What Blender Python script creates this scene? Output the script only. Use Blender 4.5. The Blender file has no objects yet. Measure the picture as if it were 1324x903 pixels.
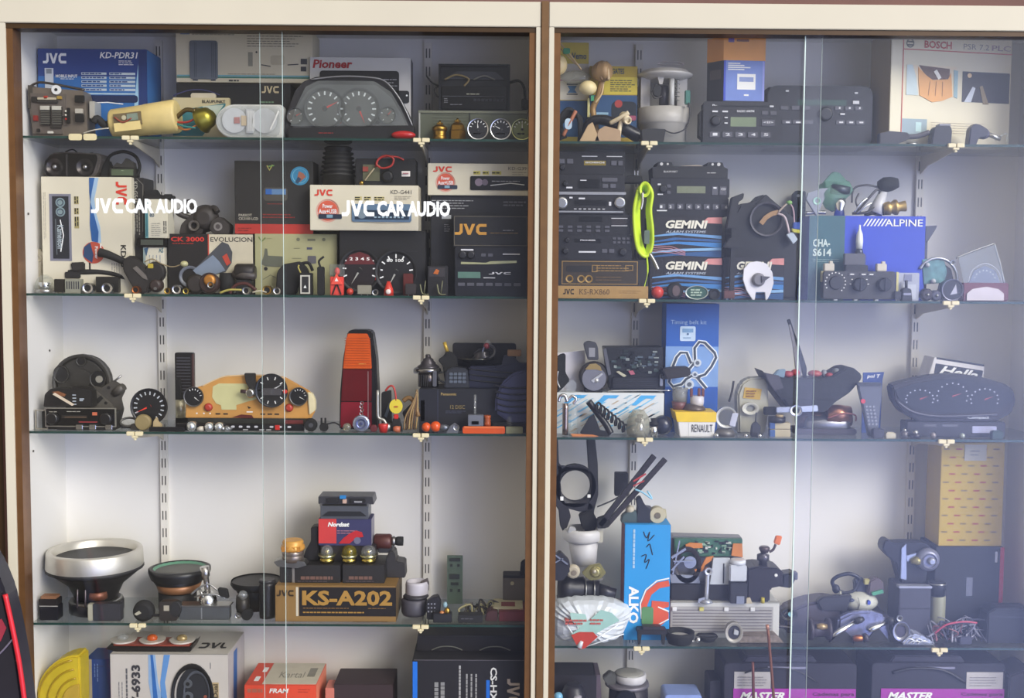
import bpy, bmesh, math, random
from mathutils import Vector, Matrix
random.seed(7)
W, H, FOC = 1324.0, 903.0, 1470.0
S = bpy.context.scene
COL = S.collection
# ---------------------------------------------------------------- camera
CAM = Vector((0.0, -2.94, 1.45))
PITCH, ROLL, YAW = 3.853, 0.40, 0.39
def _basis():
    th, ro, ya = map(math.radians, (PITCH, ROLL, YAW))
    f = Vector((math.sin(ya)*math.cos(th), math.cos(ya)*math.cos(th), -math.sin(th)))
    r0 = Vector((math.cos(ya), -math.sin(ya), 0)); u0 = r0.cross(f)
    r = r0*math.cos(ro) + u0*math.sin(ro); u = u0*math.cos(ro) - r0*math.sin(ro)
    return r, u, f
CR, CU, CF = _basis()
cd = bpy.data.cameras.new('camera'); cam = bpy.data.objects.new('camera', cd); COL.objects.link(cam)
cd.sensor_width = 36.0; cd.lens = 36.0*FOC/W; cd.clip_end = 100; cd.clip_start = .02
cam.matrix_world = Matrix.Translation(CAM) @ Matrix((CR, CU, -CF)).transposed().to_4x4()
S.camera = cam
# ---------------------------------------------------------------- colour, light
S.view_settings.view_transform = 'Standard'; S.view_settings.look = 'None'
S.view_settings.gamma = 1.0; S.view_settings.use_curve_mapping = False
S.view_settings.exposure = -0.1
S.cycles.transparent_max_bounces = 28
S.cycles.max_bounces = 8
S.cycles.caustics_reflective = False; S.cycles.caustics_refractive = False
S.cycles.sample_clamp_indirect = 4.0
wd = bpy.data.worlds.new('street_sky'); S.world = wd; wd.use_nodes = True
nt = wd.node_tree; nt.nodes.clear()
def N(t, **k):
    n = nt.nodes.new(t)
    for a, b in k.items(): setattr(n, a, b)
    return n
def lin(h):
    if isinstance(h, (tuple, list)): c = [v/255 for v in h]
    else: c = [int(h[i:i+2], 16)/255 for i in (0, 2, 4)]
    return tuple(v/12.92 if v <= .04045 else ((v+.055)/1.055)**2.4 for v in c) + (1.0,)
tc = N('ShaderNodeTexCoord')
def lobe(d, power, colour, strength):
    dv = Vector(d).normalized()
    dot = N('ShaderNodeVectorMath', operation='DOT_PRODUCT'); dot.inputs[1].default_value = dv
    nt.links.new(tc.outputs['Generated'], dot.inputs[0])
    mx = N('ShaderNodeMath', operation='MAXIMUM'); mx.inputs[1].default_value = 0; nt.links.new(dot.outputs['Value'], mx.inputs[0])
    pw = N('ShaderNodeMath', operation='POWER'); pw.inputs[1].default_value = power; nt.links.new(mx.outputs[0], pw.inputs[0])
    sc = N('ShaderNodeVectorMath', operation='SCALE'); sc.inputs[0].default_value = [c*strength for c in colour]
    nt.links.new(pw.outputs[0], sc.inputs['Scale']); return sc
lobes = [lobe((0.25, -0.5, 0.85), 6.0, (1.0, 0.975, 0.92), 2.2),        # high sky over the street
         lobe((0.52, -1.0, -0.18), 24.0, (0.40, 0.52, 1.2), 2.5),     # bright blue-white end of the street, low over the road
         lobe((0.9, -0.65, 0.14), 6.0, (0.86, 0.93, 1.06), 3.2),
         lobe((-1.0, -0.5, 0.1), 5.0, (1.0, 0.90, 0.76), 0.95)]        # warm glow from the left, added to keep the left cabinet warm
base = N('ShaderNodeVectorMath', operation='ADD'); base.inputs[0].default_value = (.06, .055, .05)
nt.links.new(lobes[0].outputs[0], base.inputs[1]); cur = base
for l in lobes[1:]:
    a = N('ShaderNodeVectorMath', operation='ADD'); nt.links.new(cur.outputs[0], a.inputs[0]); nt.links.new(l.outputs[0], a.inputs[1]); cur = a
bg = N('ShaderNodeBackground'); nt.links.new(cur.outputs[0], bg.inputs['Color']); bg.inputs['Strength'].default_value = 1.0
ow = N('ShaderNodeOutputWorld'); nt.links.new(bg.outputs[0], ow.inputs['Surface'])
sd = bpy.data.lights.new('hazy_sun', 'SUN'); sd.energy = 2.75; sd.angle = math.radians(24); sd.color = (1.0, .968, .905)
so = bpy.data.objects.new('hazy_sun', sd); COL.objects.link(so)
so.rotation_euler = Vector((0.58, -0.66, 0.44)).to_track_quat('Z', 'Y').to_euler()

# ---------------------------------------------------------------- projection helpers
def proj(p):
    q = Vector(p) - CAM; z = q.dot(CF)
    return W/2 + FOC*q.dot(CR)/z, H/2 - FOC*q.dot(CU)/z, z
def ray(px, py): return (CF + CR*((px-W/2)/FOC) + CU*((H/2-py)/FOC))
def at(px, py, y):
    r = ray(px, py); t = (y-CAM.y)/r.y
    return CAM + r*t
def at_z(px, y, z):
    x = 0.0
    for _ in range(6):
        p = proj((x, y, z)); x += (px-p[0])*p[2]/FOC
    return Vector((x, y, z))

# ---------------------------------------------------------------- materials
_m = {}
def M(col, rough=.55, metal=0.0, var=.07, sc=30, spec=.5, bump=0.0, trans=0.0, emit=None, alpha=None):
    key = (str(col), rough, metal, var, sc, spec, bump, trans, emit, alpha)
    if key in _m: return _m[key]
    m = bpy.data.materials.new('surface_%03d' % len(_m)); m.use_nodes = True
    t = m.node_tree; b = t.nodes['Principled BSDF']; c = lin(col)
    if max(c[:3]) < .075: c = tuple(v*(.45+.55*max(c[:3])/.075) for v in c[:3])+(1.0,)     # soot-black plastics
    b.inputs['Roughness'].default_value = rough; b.inputs['Metallic'].default_value = metal
    b.inputs['Specular IOR Level'].default_value = spec
    co = t.nodes.new('ShaderNodeTexCoord'); nz = t.nodes.new('ShaderNodeTexNoise'); nz.inputs['Scale'].default_value = sc
    nz.inputs['Detail'].default_value = 3; t.links.new(co.outputs['Object'], nz.inputs['Vector'])
    mr = t.nodes.new('ShaderNodeMapRange'); mr.inputs['From Min'].default_value = .3; mr.inputs['From Max'].default_value = .7
    mr.inputs['To Min'].default_value = 1-var; mr.inputs['To Max'].default_value = 1+var
    t.links.new(nz.outputs['Fac'], mr.inputs['Value'])
    sc_ = t.nodes.new('ShaderNodeVectorMath'); sc_.operation = 'SCALE'; sc_.inputs[0].default_value = c[:3]
    t.links.new(mr.outputs[0], sc_.inputs['Scale']); t.links.new(sc_.outputs[0], b.inputs['Base Color'])
    if bump:
        bp = t.nodes.new('ShaderNodeBump'); bp.inputs['Strength'].default_value = bump; bp.inputs['Distance'].default_value = .002
        t.links.new(nz.outputs['Fac'], bp.inputs['Height']); t.links.new(bp.outputs[0], b.inputs['Normal'])
    if trans: b.inputs['Transmission Weight'].default_value = trans; b.inputs['IOR'].default_value = 1.3
    if alpha is not None: b.inputs['Alpha'].default_value = alpha
    _m[key] = m; return m
def glass_mat(name, tint, f0=.04, body=None, bodyfac=0.0, rough=0.0):
    m = bpy.data.materials.new(name); m.use_nodes = True; t = m.node_tree; t.nodes.clear()
    tr = t.nodes.new('ShaderNodeBsdfTransparent'); tr.inputs[0].default_value = (*tint, 1)
    gl = t.nodes.new('ShaderNodeBsdfGlossy'); gl.inputs['Roughness'].default_value = rough
    lw = t.nodes.new('ShaderNodeLayerWeight'); lw.inputs['Blend'].default_value = .5
    pw = t.nodes.new('ShaderNodeMath'); pw.operation = 'POWER'; pw.inputs[1].default_value = 5; t.links.new(lw.outputs['Facing'], pw.inputs[0])
    ma = t.nodes.new('ShaderNodeMath'); ma.operation = 'MULTIPLY_ADD'; ma.inputs[1].default_value = 1-f0; ma.inputs[2].default_value = f0
    t.links.new(pw.outputs[0], ma.inputs[0])
    mx = t.nodes.new('ShaderNodeMixShader'); t.links.new(ma.outputs[0], mx.inputs[0]); t.links.new(tr.outputs[0], mx.inputs[1]); t.links.new(gl.outputs[0], mx.inputs[2])
    out = t.nodes.new('ShaderNodeOutputMaterial'); last = mx
    if body:
        df = t.nodes.new('ShaderNodeBsdfDiffuse'); df.inputs[0].default_value = lin(body)
        nz = t.nodes.new('ShaderNodeTexNoise'); nz.inputs['Scale'].default_value = 9; co = t.nodes.new('ShaderNodeTexCoord')
        t.links.new(co.outputs['Object'], nz.inputs['Vector'])
        mu = t.nodes.new('ShaderNodeMath'); mu.operation = 'MULTIPLY'; mu.inputs[1].default_value = bodyfac*2; t.links.new(nz.outputs['Fac'], mu.inputs[0])
        m2 = t.nodes.new('ShaderNodeMixShader'); t.links.new(mu.outputs[0], m2.inputs[0]); t.links.new(mx.outputs[0], m2.inputs[1]); t.links.new(df.outputs[0], m2.inputs[2]); last = m2
    t.links.new(last.outputs[0], out.inputs[0]); return m
PANE = glass_mat('window_glass', (.988, .984, .978), body='c8ccd8', bodyfac=.0025)
SHELF = glass_mat('shelf_glass', (.94, .96, .945), body='8a908c', bodyfac=.06)
CLEAR = glass_mat('clear_plastic', (.93, .95, .95), body='c8ccc8', bodyfac=.08)
LENS = glass_mat('lamp_glass', (.97, .98, .98), f0=.08, body='e8ecec', bodyfac=.12)
SMOKE = glass_mat('smoked_plastic', (.50, .50, .52), f0=.05, body='2c2c30', bodyfac=.2)
CLOUDY = glass_mat('cloudy_plastic', (.8, .8, .76), body='c8c6b4', bodyfac=.32)
CHROME = M('e0e0e0', .12, 1.0, .04); STEEL = M('a8a8a6', .35, 1.0, .1); ALU = M('c4c2be', .28, .9, .06)
BRASS = M('b89448', .3, 1.0, .15); GOLD = M('c8b25a', .22, 1.0, .1); COPPER = M('a8663c', .35, 1.0, .15)
BLK = M('1b1b1e', .5, var=.12); BLK2 = M('28282b', .6, var=.12); BLKG = M('141418', .25); RUB = M('202022', .8, var=.15)
DGREY = M('3c3c40', .6, var=.1); GREY = M('75757a', .6); LGREY = M('b4b4b2', .5); WHT = M('e8e6de', .6, var=.03)
CREAM = M('ded2b0', .6, var=.05); RED = M('c82820', .4); WPRINT = M('eeeeea', .6, var=.02); KPRINT = M('1c1c20', .6)
RPRINT = M('d03a28', .6, var=.03); GREENLCD = M('8a9a6e', .3); BROWN = M('5a3c28', .5)

# ---------------------------------------------------------------- things and parts (all shapes are given in photo pixels at the thing's own real distance)
ALL = []
class Thing:
    def __init__(s, name, label, cat, px, dep, base, group=None, kind=None, yaw=0):
        s.name, s.label, s.cat, s.group, s.kind, s.yaw = name, label, cat, group, kind, yaw
        s.loc = at_z(px, dep, base); s.px0, s.py0, z = proj(s.loc); s.s = z/FOC; s.parts = []; s.dep = dep
        ALL.append(s)
    def z(s, py): return s.loc.z + (s.py0-py)*s.s
    def p(s, name, mat=None, parent=None, label=None, stuff=False):
        q = Part(s, name, mat or BLK, parent, label, stuff); s.parts.append(q); return q
    def build(s):
        s.parts = [q for q in s.parts if len(q.bm.verts)]
        if len(s.parts) == 1:
            o = s.parts[0].make(s.name, None); root = o
        else:
            root = bpy.data.objects.new(s.name, None); root.empty_display_size = .02; COL.objects.link(root)
            root.location = s.loc
            for q in s.parts: q.make(q.name, root)
        root.location = s.loc; root.rotation_euler.z = math.radians(s.yaw)
        if s.kind: root['kind'] = s.kind
        if s.label: root['label'] = s.label
        if s.cat: root['category'] = s.cat
        if s.group: root['group'] = s.group
        s.root = root; return root
class Part:
    def __init__(s, t, name, mat, parent, label, stuff=False):
        s.t, s.name, s.mat, s.parent, s.label, s.stuff = t, name, mat, parent, label, stuff
        s.bm = bmesh.new(); s.mats = []; s.r = None; s.obj = None
    def rot(s, ang=None, cx=0, cy=0): s.r = None if ang is None else (math.radians(ang), cx, cy); return s
    def v(s, x, y, d=0):
        if s.r:
            a, cx, cy = s.r; dx, dy = x-cx, y-cy; ca, sa = math.cos(a), math.sin(a)
            x, y = cx+dx*ca-dy*sa, cy+dx*sa+dy*ca
        t = s.t; return Vector(((x-t.px0)*t.s, d*t.s, (t.py0-y)*t.s))
    def mi(s, m):
        m = m or s.mat
        if m not in s.mats: s.mats.append(m)
        return s.mats.index(m)
    def _loops(s, rings, mat, closed=True, caps=True, smooth=True):
        bm, mi = s.bm, s.mi(mat); R = [[bm.verts.new(p) for p in r] for r in rings]; n = len(R[0])
        for a, b in zip(R, R[1:]):
            for i in range(n if closed else n-1):
                j = (i+1) % n
                try: f = bm.faces.new((a[i], a[j], b[j], b[i])); f.material_index = mi; f.smooth = smooth
                except ValueError: pass
        if caps:
            for r in (R[0][::-1], R[-1]):
                try: f = bm.faces.new(r); f.material_index = mi
                except ValueError: pass
        return R
    def prism(s, pts, d0=0, d1=10, mat=None, bev=0, pts2=None):
        before = set(s.bm.faces)
        s._loops([[s.v(x, y, d0) for x, y in pts], [s.v(x, y, d1) for x, y in (pts2 or pts)]], mat, smooth=False)
        if bev:
            nf = [f for f in s.bm.faces if f not in before]; ed = {e for f in nf for e in f.edges}
            s.bm.normal_update()
            bmesh.ops.bevel(s.bm, geom=list(ed), offset=bev*s.t.s, segments=2, affect='EDGES', clamp_overlap=True, material=-1)
        return s
    def box(s, x0, y0, x1, y1, d0=0, d1=10, mat=None, bev=0):
        return s.prism([(x0, y0), (x1, y0), (x1, y1), (x0, y1)], d0, d1, mat, bev)
    def rect(s, x0, y0, x1, y1, mat=None, lay=1): return s.box(x0, y0, x1, y1, -.25*lay, 0, mat)
    def rbox(s, x0, y0, x1, y1, r, d0=0, d1=10, mat=None, bev=0):
        pts = []
        for cx, cy, a0 in ((x1-r, y0+r, -90), (x1-r, y1-r, 0), (x0+r, y1-r, 90), (x0+r, y0+r, 180)):
            for k in range(5):
                a = math.radians(a0+22.5*k); pts.append((cx+r*math.cos(a), cy+r*math.sin(a)))
        return s.prism(pts, d0, d1, mat, bev)
    def frame(s, x0, y0, x1, y1, w, d0=0, d1=4, mat=None):
        s.box(x0, y0, x1, y0+w, d0, d1, mat); s.box(x0, y1-w, x1, y1, d0, d1, mat)
        s.box(x0, y0+w, x0+w, y1-w, d0, d1, mat); return s.box(x1-w, y0+w, x1, y1-w, d0, d1, mat)
    def disc(s, cx, cy, r, d0=0, d1=5, mat=None, ry=None, n=28, back=None):
        ry = ry or r; k = 1 if back is None else back
        P = lambda q, d: [s.v(cx+r*q*math.cos(6.2832*i/n), cy+ry*q*math.sin(6.2832*i/n), d) for i in range(n)]
        s._loops([P(1, d0), P(k, d1)], mat); return s
    def ring(s, cx, cy, ro, ri, d0=0, d1=5, mat=None, ry=None, n=32):
        q = (ry or ro)/ro
        P = lambda r, d: [s.v(cx+r*math.cos(6.2832*i/n), cy+r*q*math.sin(6.2832*i/n), d) for i in range(n)]
        s._loops([P(ro, d0), P(ro, d1), P(ri, d1), P(ri, d0), P(ro, d0)], mat, caps=False); return s
    def turn(s, p0, p1, prof, mat=None, n=24, caps=True, smooth=True):
        a, b = s.v(*p0), s.v(*p1); ax = b-a; L = ax.length; ax.normalize()
        u = ax.orthogonal().normalized(); w = ax.cross(u)
        s._loops([[a+ax*(L*t)+(u*math.cos(6.2832*i/n)+w*math.sin(6.2832*i/n))*(max(r, .01)*s.t.s) for i in range(n)] for r, t in prof], mat, caps=caps, smooth=smooth); return s
    def cyl(s, p0, p1, r, mat=None, r1=None, n=20): return s.turn(p0, p1, [(r, 0), (r if r1 is None else r1, 1)], mat, n)
    def ball(s, cx, cy, d, r, mat=None, ry=None, rd=None, n=18, m=10, top=0, bot=1):
        ry = ry or r; rd = rd or r; rings = []
        for j in range(m+1):
            th = math.pi*(top+(bot-top)*j/m); q = max(math.sin(th), .002)
            rings.append([s.v(cx+r*q*math.cos(6.2832*i/n), cy-ry*math.cos(th), d+rd*q*math.sin(6.2832*i/n)) for i in range(n)])
        s._loops(rings, mat); return s
    def tube(s, pts, r, mat=None, n=8, sub=5, r1=None):
        P = [s.v(*(p if len(p) == 3 else (*p, 0))) for p in pts]
        if sub > 1 and len(P) > 2:
            Q = []
            for i in range(len(P)-1):
                a, b, c, d = P[max(i-1, 0)], P[i], P[i+1], P[min(i+2, len(P)-1)]
                for k in range(sub):
                    t = k/sub; Q.append(.5*((2*b)+(c-a)*t+(2*a-5*b+4*c-d)*t*t+(3*b-a-3*c+d)*t**3))
            P = Q+[P[-1]]
        rings = []; u = None; m = len(P)
        for i, p in enumerate(P):
            tg = (P[min(i+1, m-1)]-P[max(i-1, 0)])
            if tg.length < 1e-9: tg = Vector((1, 0, 0))
            tg.normalize()
            u = tg.orthogonal().normalized() if u is None else (u-tg*u.dot(tg)).normalized()
            w = tg.cross(u); rr = (r+((r1-r)*i/(m-1) if r1 is not None else 0))*s.t.s
            rings.append([p+(u*math.cos(6.2832*k/n)+w*math.sin(6.2832*k/n))*rr for k in range(n)])
        s._loops(rings, mat); return s
    def strip(s, pts, wd, d0, d1, mat=None):
        """flat band of width wd following a path in the facing plane"""
        L, R = [], []
        for i, (x, y) in enumerate(pts):
            x0, y0 = pts[max(i-1, 0)]; x1, y1 = pts[min(i+1, len(pts)-1)]
            l = math.hypot(x1-x0, y1-y0) or 1; nx, ny = -(y1-y0)/l*wd/2, (x1-x0)/l*wd/2
            L.append((x+nx, y+ny)); R.append((x-nx, y-ny))
        s._loops([[s.v(*a, d0), s.v(*b, d0), s.v(*b, d1), s.v(*a, d1)] for a, b in zip(L, R)], mat, smooth=False); return s
    def quad(s, a, b, c, d, mat=None):
        f = s.bm.faces.new([s.bm.verts.new(s.v(*p)) for p in (a, b, c, d)]); f.material_index = s.mi(mat); return s
    def text3(s, st, O, U, V, mat=None, bold=.02, slant=0, ext=.02):
        key = (st, bold, slant)
        if key not in _txt:
            c = bpy.data.curves.new('t', 'FONT'); c.body = st; c.offset = bold; c.shear = slant; c.resolution_u = 2
            o = bpy.data.objects.new('t', c); COL.objects.link(o); bpy.context.view_layer.update()
            me = bpy.data.meshes.new_from_object(o); vs = [tuple(q.co) for q in me.vertices]; fs = [tuple(q.vertices) for q in me.polygons]
            bpy.data.objects.remove(o); bpy.data.curves.remove(c); bpy.data.meshes.remove(me)
            _txt[key] = (vs, fs)
        vs, fs = _txt[key]
        xs = [q[0] for q in vs]; ys = [q[1] for q in vs]; x0, x1, y0, y1 = min(xs), max(xs), min(ys), max(ys)
        O, U, V = Vector(O), Vector(U), Vector(V)
        bv = [s.bm.verts.new(s.v(*(O+U*((q[0]-x0)/(x1-x0 or 1))+V*((q[1]-y0)/(y1-y0 or 1))))) for q in vs]; mi = s.mi(mat)
        for f in fs:
            try: g = s.bm.faces.new([bv[i] for i in f]); g.material_index = mi
            except ValueError: pass
        return s
    def text(s, st, x0, y0, x1, y1, mat=None, lay=2, bold=.02, slant=0, rot=0):
        d = -.25*lay-.05
        if rot == 0: return s.text3(st, (x0, y1, d), (x1-x0, 0, 0), (0, y0-y1, 0), mat, bold, slant)
        if rot == 'cw': return s.text3(st, (x0, y0, d), (0, y1-y0, 0), (x1-x0, 0, 0), mat, bold, slant)
        return s.text3(st, (x1, y1, d), (0, y0-y1, 0), (x0-x1, 0, 0), mat, bold, slant)
    def lines(s, x0, y0, x1, y1, n, mat=None, th=1.0, lay=2, vert=False, ragged=.3):
        """illegibly small print, rows of word-sized dashes"""
        rr = random.Random(int(x0*31+y0*17))
        for i in range(n):
            q = (i+.5)/n
            a, b, c = (x0, x1, y0+(y1-y0)*q) if not vert else (y0, y1, x0+(x1-x0)*q)
            end = b-(b-a)*rr.random()*ragged; p = a
            while p < end-1:
                w = min(rr.uniform(2.5, 7), end-p)
                if vert: s.rect(c-th/2, p, c+th/2, p+w, mat, lay)
                else: s.rect(p, c-th/2, p+w, c+th/2, mat, lay)
                p += w+1
        return s
    def make(s, name, root):
        bmesh.ops.recalc_face_normals(s.bm, faces=s.bm.faces[:])
        me = bpy.data.meshes.new(name); s.bm.to_mesh(me); s.bm.free()
        for m in (s.mats or [s.mat]): me.materials.append(m)
        o = bpy.data.objects.new(name, me); COL.objects.link(o)
        if s.parent is not None: o.parent = s.parent.obj
        elif root is not None: o.parent = root
        if s.label: o['label'] = s.label
        if s.stuff: o['kind'] = 'stuff'
        s.obj = o; return o
_J = [[(0, 0), (0, .24), (.35, .24), (.45, .34), (.45, 1), (.72, 1), (.72, .22), (.5, 0)],
      [(.8, 1), (1.08, 1), (1.32, .38), (1.56, 1), (1.86, 1), (1.45, 0), (1.18, 0)],
      [(1.95, .25), (1.95, .75), (2.2, 1), (2.9, 1), (2.9, .74), (2.32, .74), (2.22, .64), (2.22, .36), (2.32, .26), (2.9, .26), (2.9, 0), (2.2, 0)]]
_jv = [q for g in _J for q in g]; _jf = []; _k = 0
for g in _J: _jf.append(tuple(range(_k, _k+len(g)))); _k += len(g)
_txt = {('JVC', b, s_): (_jv, _jf) for b in (.02, .03, .045) for s_ in (0, .2, .3)}
# ---------------------------------------------------------------- shelf heights (world z) and the two cabinets
LZ = [at(350, y, 0).z for y in (178, 381.5, 559.5, 807)]
RZ = [at(1035, y, 0).z for y in (185, 388.5, 567.5, 837)]
L1, L2, L3, L4 = LZ; R1, R2, R3, R4 = RZ
BOT = at(662, 1012, 0).z
L5 = R5 = BOT
BACK = .25
CREAMP = M('c6bda8', .45, var=.03, sc=4); WALLP = M('e8e5df', .6, var=.03, sc=3); BRONZE = M('7a5636', .35, .55, .08); DBRONZE = M('4a3620', .4, .4)
def wbox(name, mat, x0, x1, y0, y1, z0, z1, parent=None, bev=0, kind=None, label=None):
    me = bpy.data.meshes.new(name); bm = bmesh.new(); bmesh.ops.create_cube(bm, size=1)
    for v in bm.verts: v.co = Vector(((x0+x1)/2+v.co.x*(x1-x0), (y0+y1)/2+v.co.y*(y1-y0), (z0+z1)/2+v.co.z*(z1-z0)))
    if bev: bmesh.ops.bevel(bm, geom=bm.edges[:], offset=bev, segments=2, affect='EDGES')
    bm.to_mesh(me); bm.free(); me.materials.append(mat)
    o = bpy.data.objects.new(name, me); COL.objects.link(o)
    if parent: o.parent = parent; o.matrix_parent_inverse = Matrix.Translation(-parent.location)
    if kind: o['kind'] = kind
    if label: o['label'] = label
    return o
PAVE = M('8c8a86', .85, var=.15, sc=6, bump=.3)
wbox('floor', PAVE, -5, 5, -.70, .6, -.06, 0, kind='structure')
wbox('wall_back', M('6a4a42', .8, var=.12, sc=5), -5, 5, BACK+.05, BACK+.25, 0, 3.4, kind='structure')
X = lambda px, y=-.06, py=50: at(px, py, y).x
FY = -.062
ztop = at(662, 2.5, FY).z; zhead = at(662, 35, FY).z; ztrk = at(662, 43.5, -.045).z
def rail_mat(rx):
    m = M('e6e1d6', .45, var=.03, sc=4).copy(); m.name = 'slotted_rail'; t = m.node_tree; b = t.nodes['Principled BSDF']; src = b.inputs['Base Color'].links[0].from_socket
    co = t.nodes.new('ShaderNodeTexCoord'); sp = t.nodes.new('ShaderNodeSeparateXYZ'); t.links.new(co.outputs['Object'], sp.inputs[0])
    def mt(op, a, b_, c=None):
        n = t.nodes.new('ShaderNodeMath'); n.operation = op
        for i, v in enumerate((a, b_, c)):
            if v is None: continue
            if hasattr(v, 'links'): t.links.new(v, n.inputs[i])
            else: n.inputs[i].default_value = v
        return n.outputs[0]
    x = mt('ABSOLUTE', mt('SUBTRACT', sp.outputs['X'], rx), 0); inx = mt('COMPARE', x, .0043, .0017)
    inz = mt('LESS_THAN', mt('FRACT', mt('DIVIDE', sp.outputs['Z'], .0497), 0), .52); k = mt('MULTIPLY', inx, inz)
    mx = t.nodes.new('ShaderNodeMix'); mx.data_type = 'RGBA'; t.links.new(k, mx.inputs[0]); t.links.new(src, mx.inputs[6]); mx.inputs[7].default_value = lin('55524e'); t.links.new(mx.outputs[2], b.inputs['Base Color']); return m
def cabinet(label, xl, xr, stl, str_, sides, rails, zs):
    root = bpy.data.objects.new('display_cabinet', None); COL.objects.link(root)
    root.location = ((xl+xr)/2, 0, 0); root['label'] = label; root['category'] = 'display cabinet'
    P = dict(parent=root)
    wbox('back_panel', WALLP, xl, xr, BACK, BACK+.018, BOT-.02, ztop, **P)
    for k, (a, b) in enumerate(sides): wbox('side_panel', WALLP, a, b, FY+.03, BACK, BOT-.02, ztop, **P)
    wbox('header', CREAMP, xl, xr, FY-.004, FY+.03, zhead, ztop, **P, bev=.0015)
    wbox('top_panel', WALLP, xl, xr, FY+.031, BACK, ztop-.03, ztop-.001, **P)
    wbox('door_track', DBRONZE, stl[1], str_[0], FY+.001, FY+.05, ztrk, zhead-.0005, **P)
    wbox('door_track', BRONZE, stl[1], str_[0], FY+.001, FY+.05, BOT-.012, BOT+.01, **P)
    wbox('base_panel', WALLP, xl, xr, FY+.001, BACK, BOT-.06, BOT-.0005, **P)
    wbox('plinth', CREAMP, xl, xr, FY, BACK, 0, BOT-.061, **P)
    for a, b in (stl, str_): wbox('stile', CREAMP, a, b, FY-.004, FY+.03, BOT-.06, zhead-.0003, **P, bev=.001)
    w = at(9, 50, -.06).x-at(0, 50, -.06).x
    for a, b in ((stl[1], stl[1]+w*.95), (str_[0]-w*.95, str_[0])): wbox('side_channel', BRONZE, a+.0002, b-.0002, FY+.002, FY+.05, BOT+.012, ztrk-.0005, **P)
    for rx in rails:                                    # slotted uprights
        r = wbox('shelf_rail', rail_mat(rx), rx-.0105, rx+.0105, BACK-.012, BACK-.0005, BOT+.02, zhead+.02, **P)
    return root
xs = {k: X(v) for k, v in dict(a=-4, b=8, c=693, d=699.3, e=709.7, f=716.5, g=1405, h=1412).items()}
th = .018
sLx = at(29, 250, 0).x; sRx = at(691.5, 250, 0).x; sR0 = at(701.5, 250, 0).x; sR1 = at(1371, 250, 0).x
railL = [at(207.5, 300, BACK-.012).x, at(553, 300, BACK-.012).x]; railR = [at(823.5, 300, BACK-.012).x, at(1188, 300, BACK-.012).x]
cabL = cabinet('white left-hand glass-fronted display cabinet with amber tail lamp on its third shelf', xs['a'], xs['d'], (xs['a'], xs['b']), (xs['c'], xs['d']), ((sLx-th, sLx), (sRx, sRx+.007)), railL, LZ)
cabR = cabinet('white right-hand glass-fronted display cabinet with purple lidded cases at its bottom', xs['e'], xs['h']+.03, (xs['e'], xs['f']), (xs['g'], xs['h']+.03), ((sR0-.007, sR0), (sR1, sR1+th)), railR, RZ)
o = wbox('cover_strip', M('6e5030', .45, .3, .1), xs['d']+.0003, xs['e']-.0003, FY-.008, FY+.02, .05, at(704, 2.0, FY).z, bev=.002)
o['label'] = 'brown vertical strip closing the gap between the two cabinets'; o['category'] = 'cover strip'
wbox('trim_1', DBRONZE, X(-28), X(-15), FY-.004, FY+.03, 0, ztop, kind='structure'); wbox('trim_2', CREAMP, X(-60), X(-28.2), FY-.01, FY+.03, 0, ztop, kind='structure')
EDGE = M('cfe0d8', .15, var=.02)
def door(root, x0, x1, y, e0, e1):
    z0, z1 = BOT+.008, ztrk+.012
    d = wbox('sliding_door', PANE, x0, x1, y, y+.005, z0, z1, parent=root, label='clear glass sliding door')
    for e, xx in ((e0, x0), (e1, x1)):
        if e: g = wbox('polished_edge', EDGE, xx-.0006*e, xx+.0006*e, y-.0002, y+.0052, z0, z1); g.parent = d
door(cabL, X(10), X(365, -.04), -.044, 0, .5); door(cabL, X(335.5, -.03), X(690), -.030, .4, 0)
door(cabR, X(718), X(1063.5, -.03), -.030, 0, .5); door(cabR, X(1041, -.04), X(1403), -.044, 2.4, 0)
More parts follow.
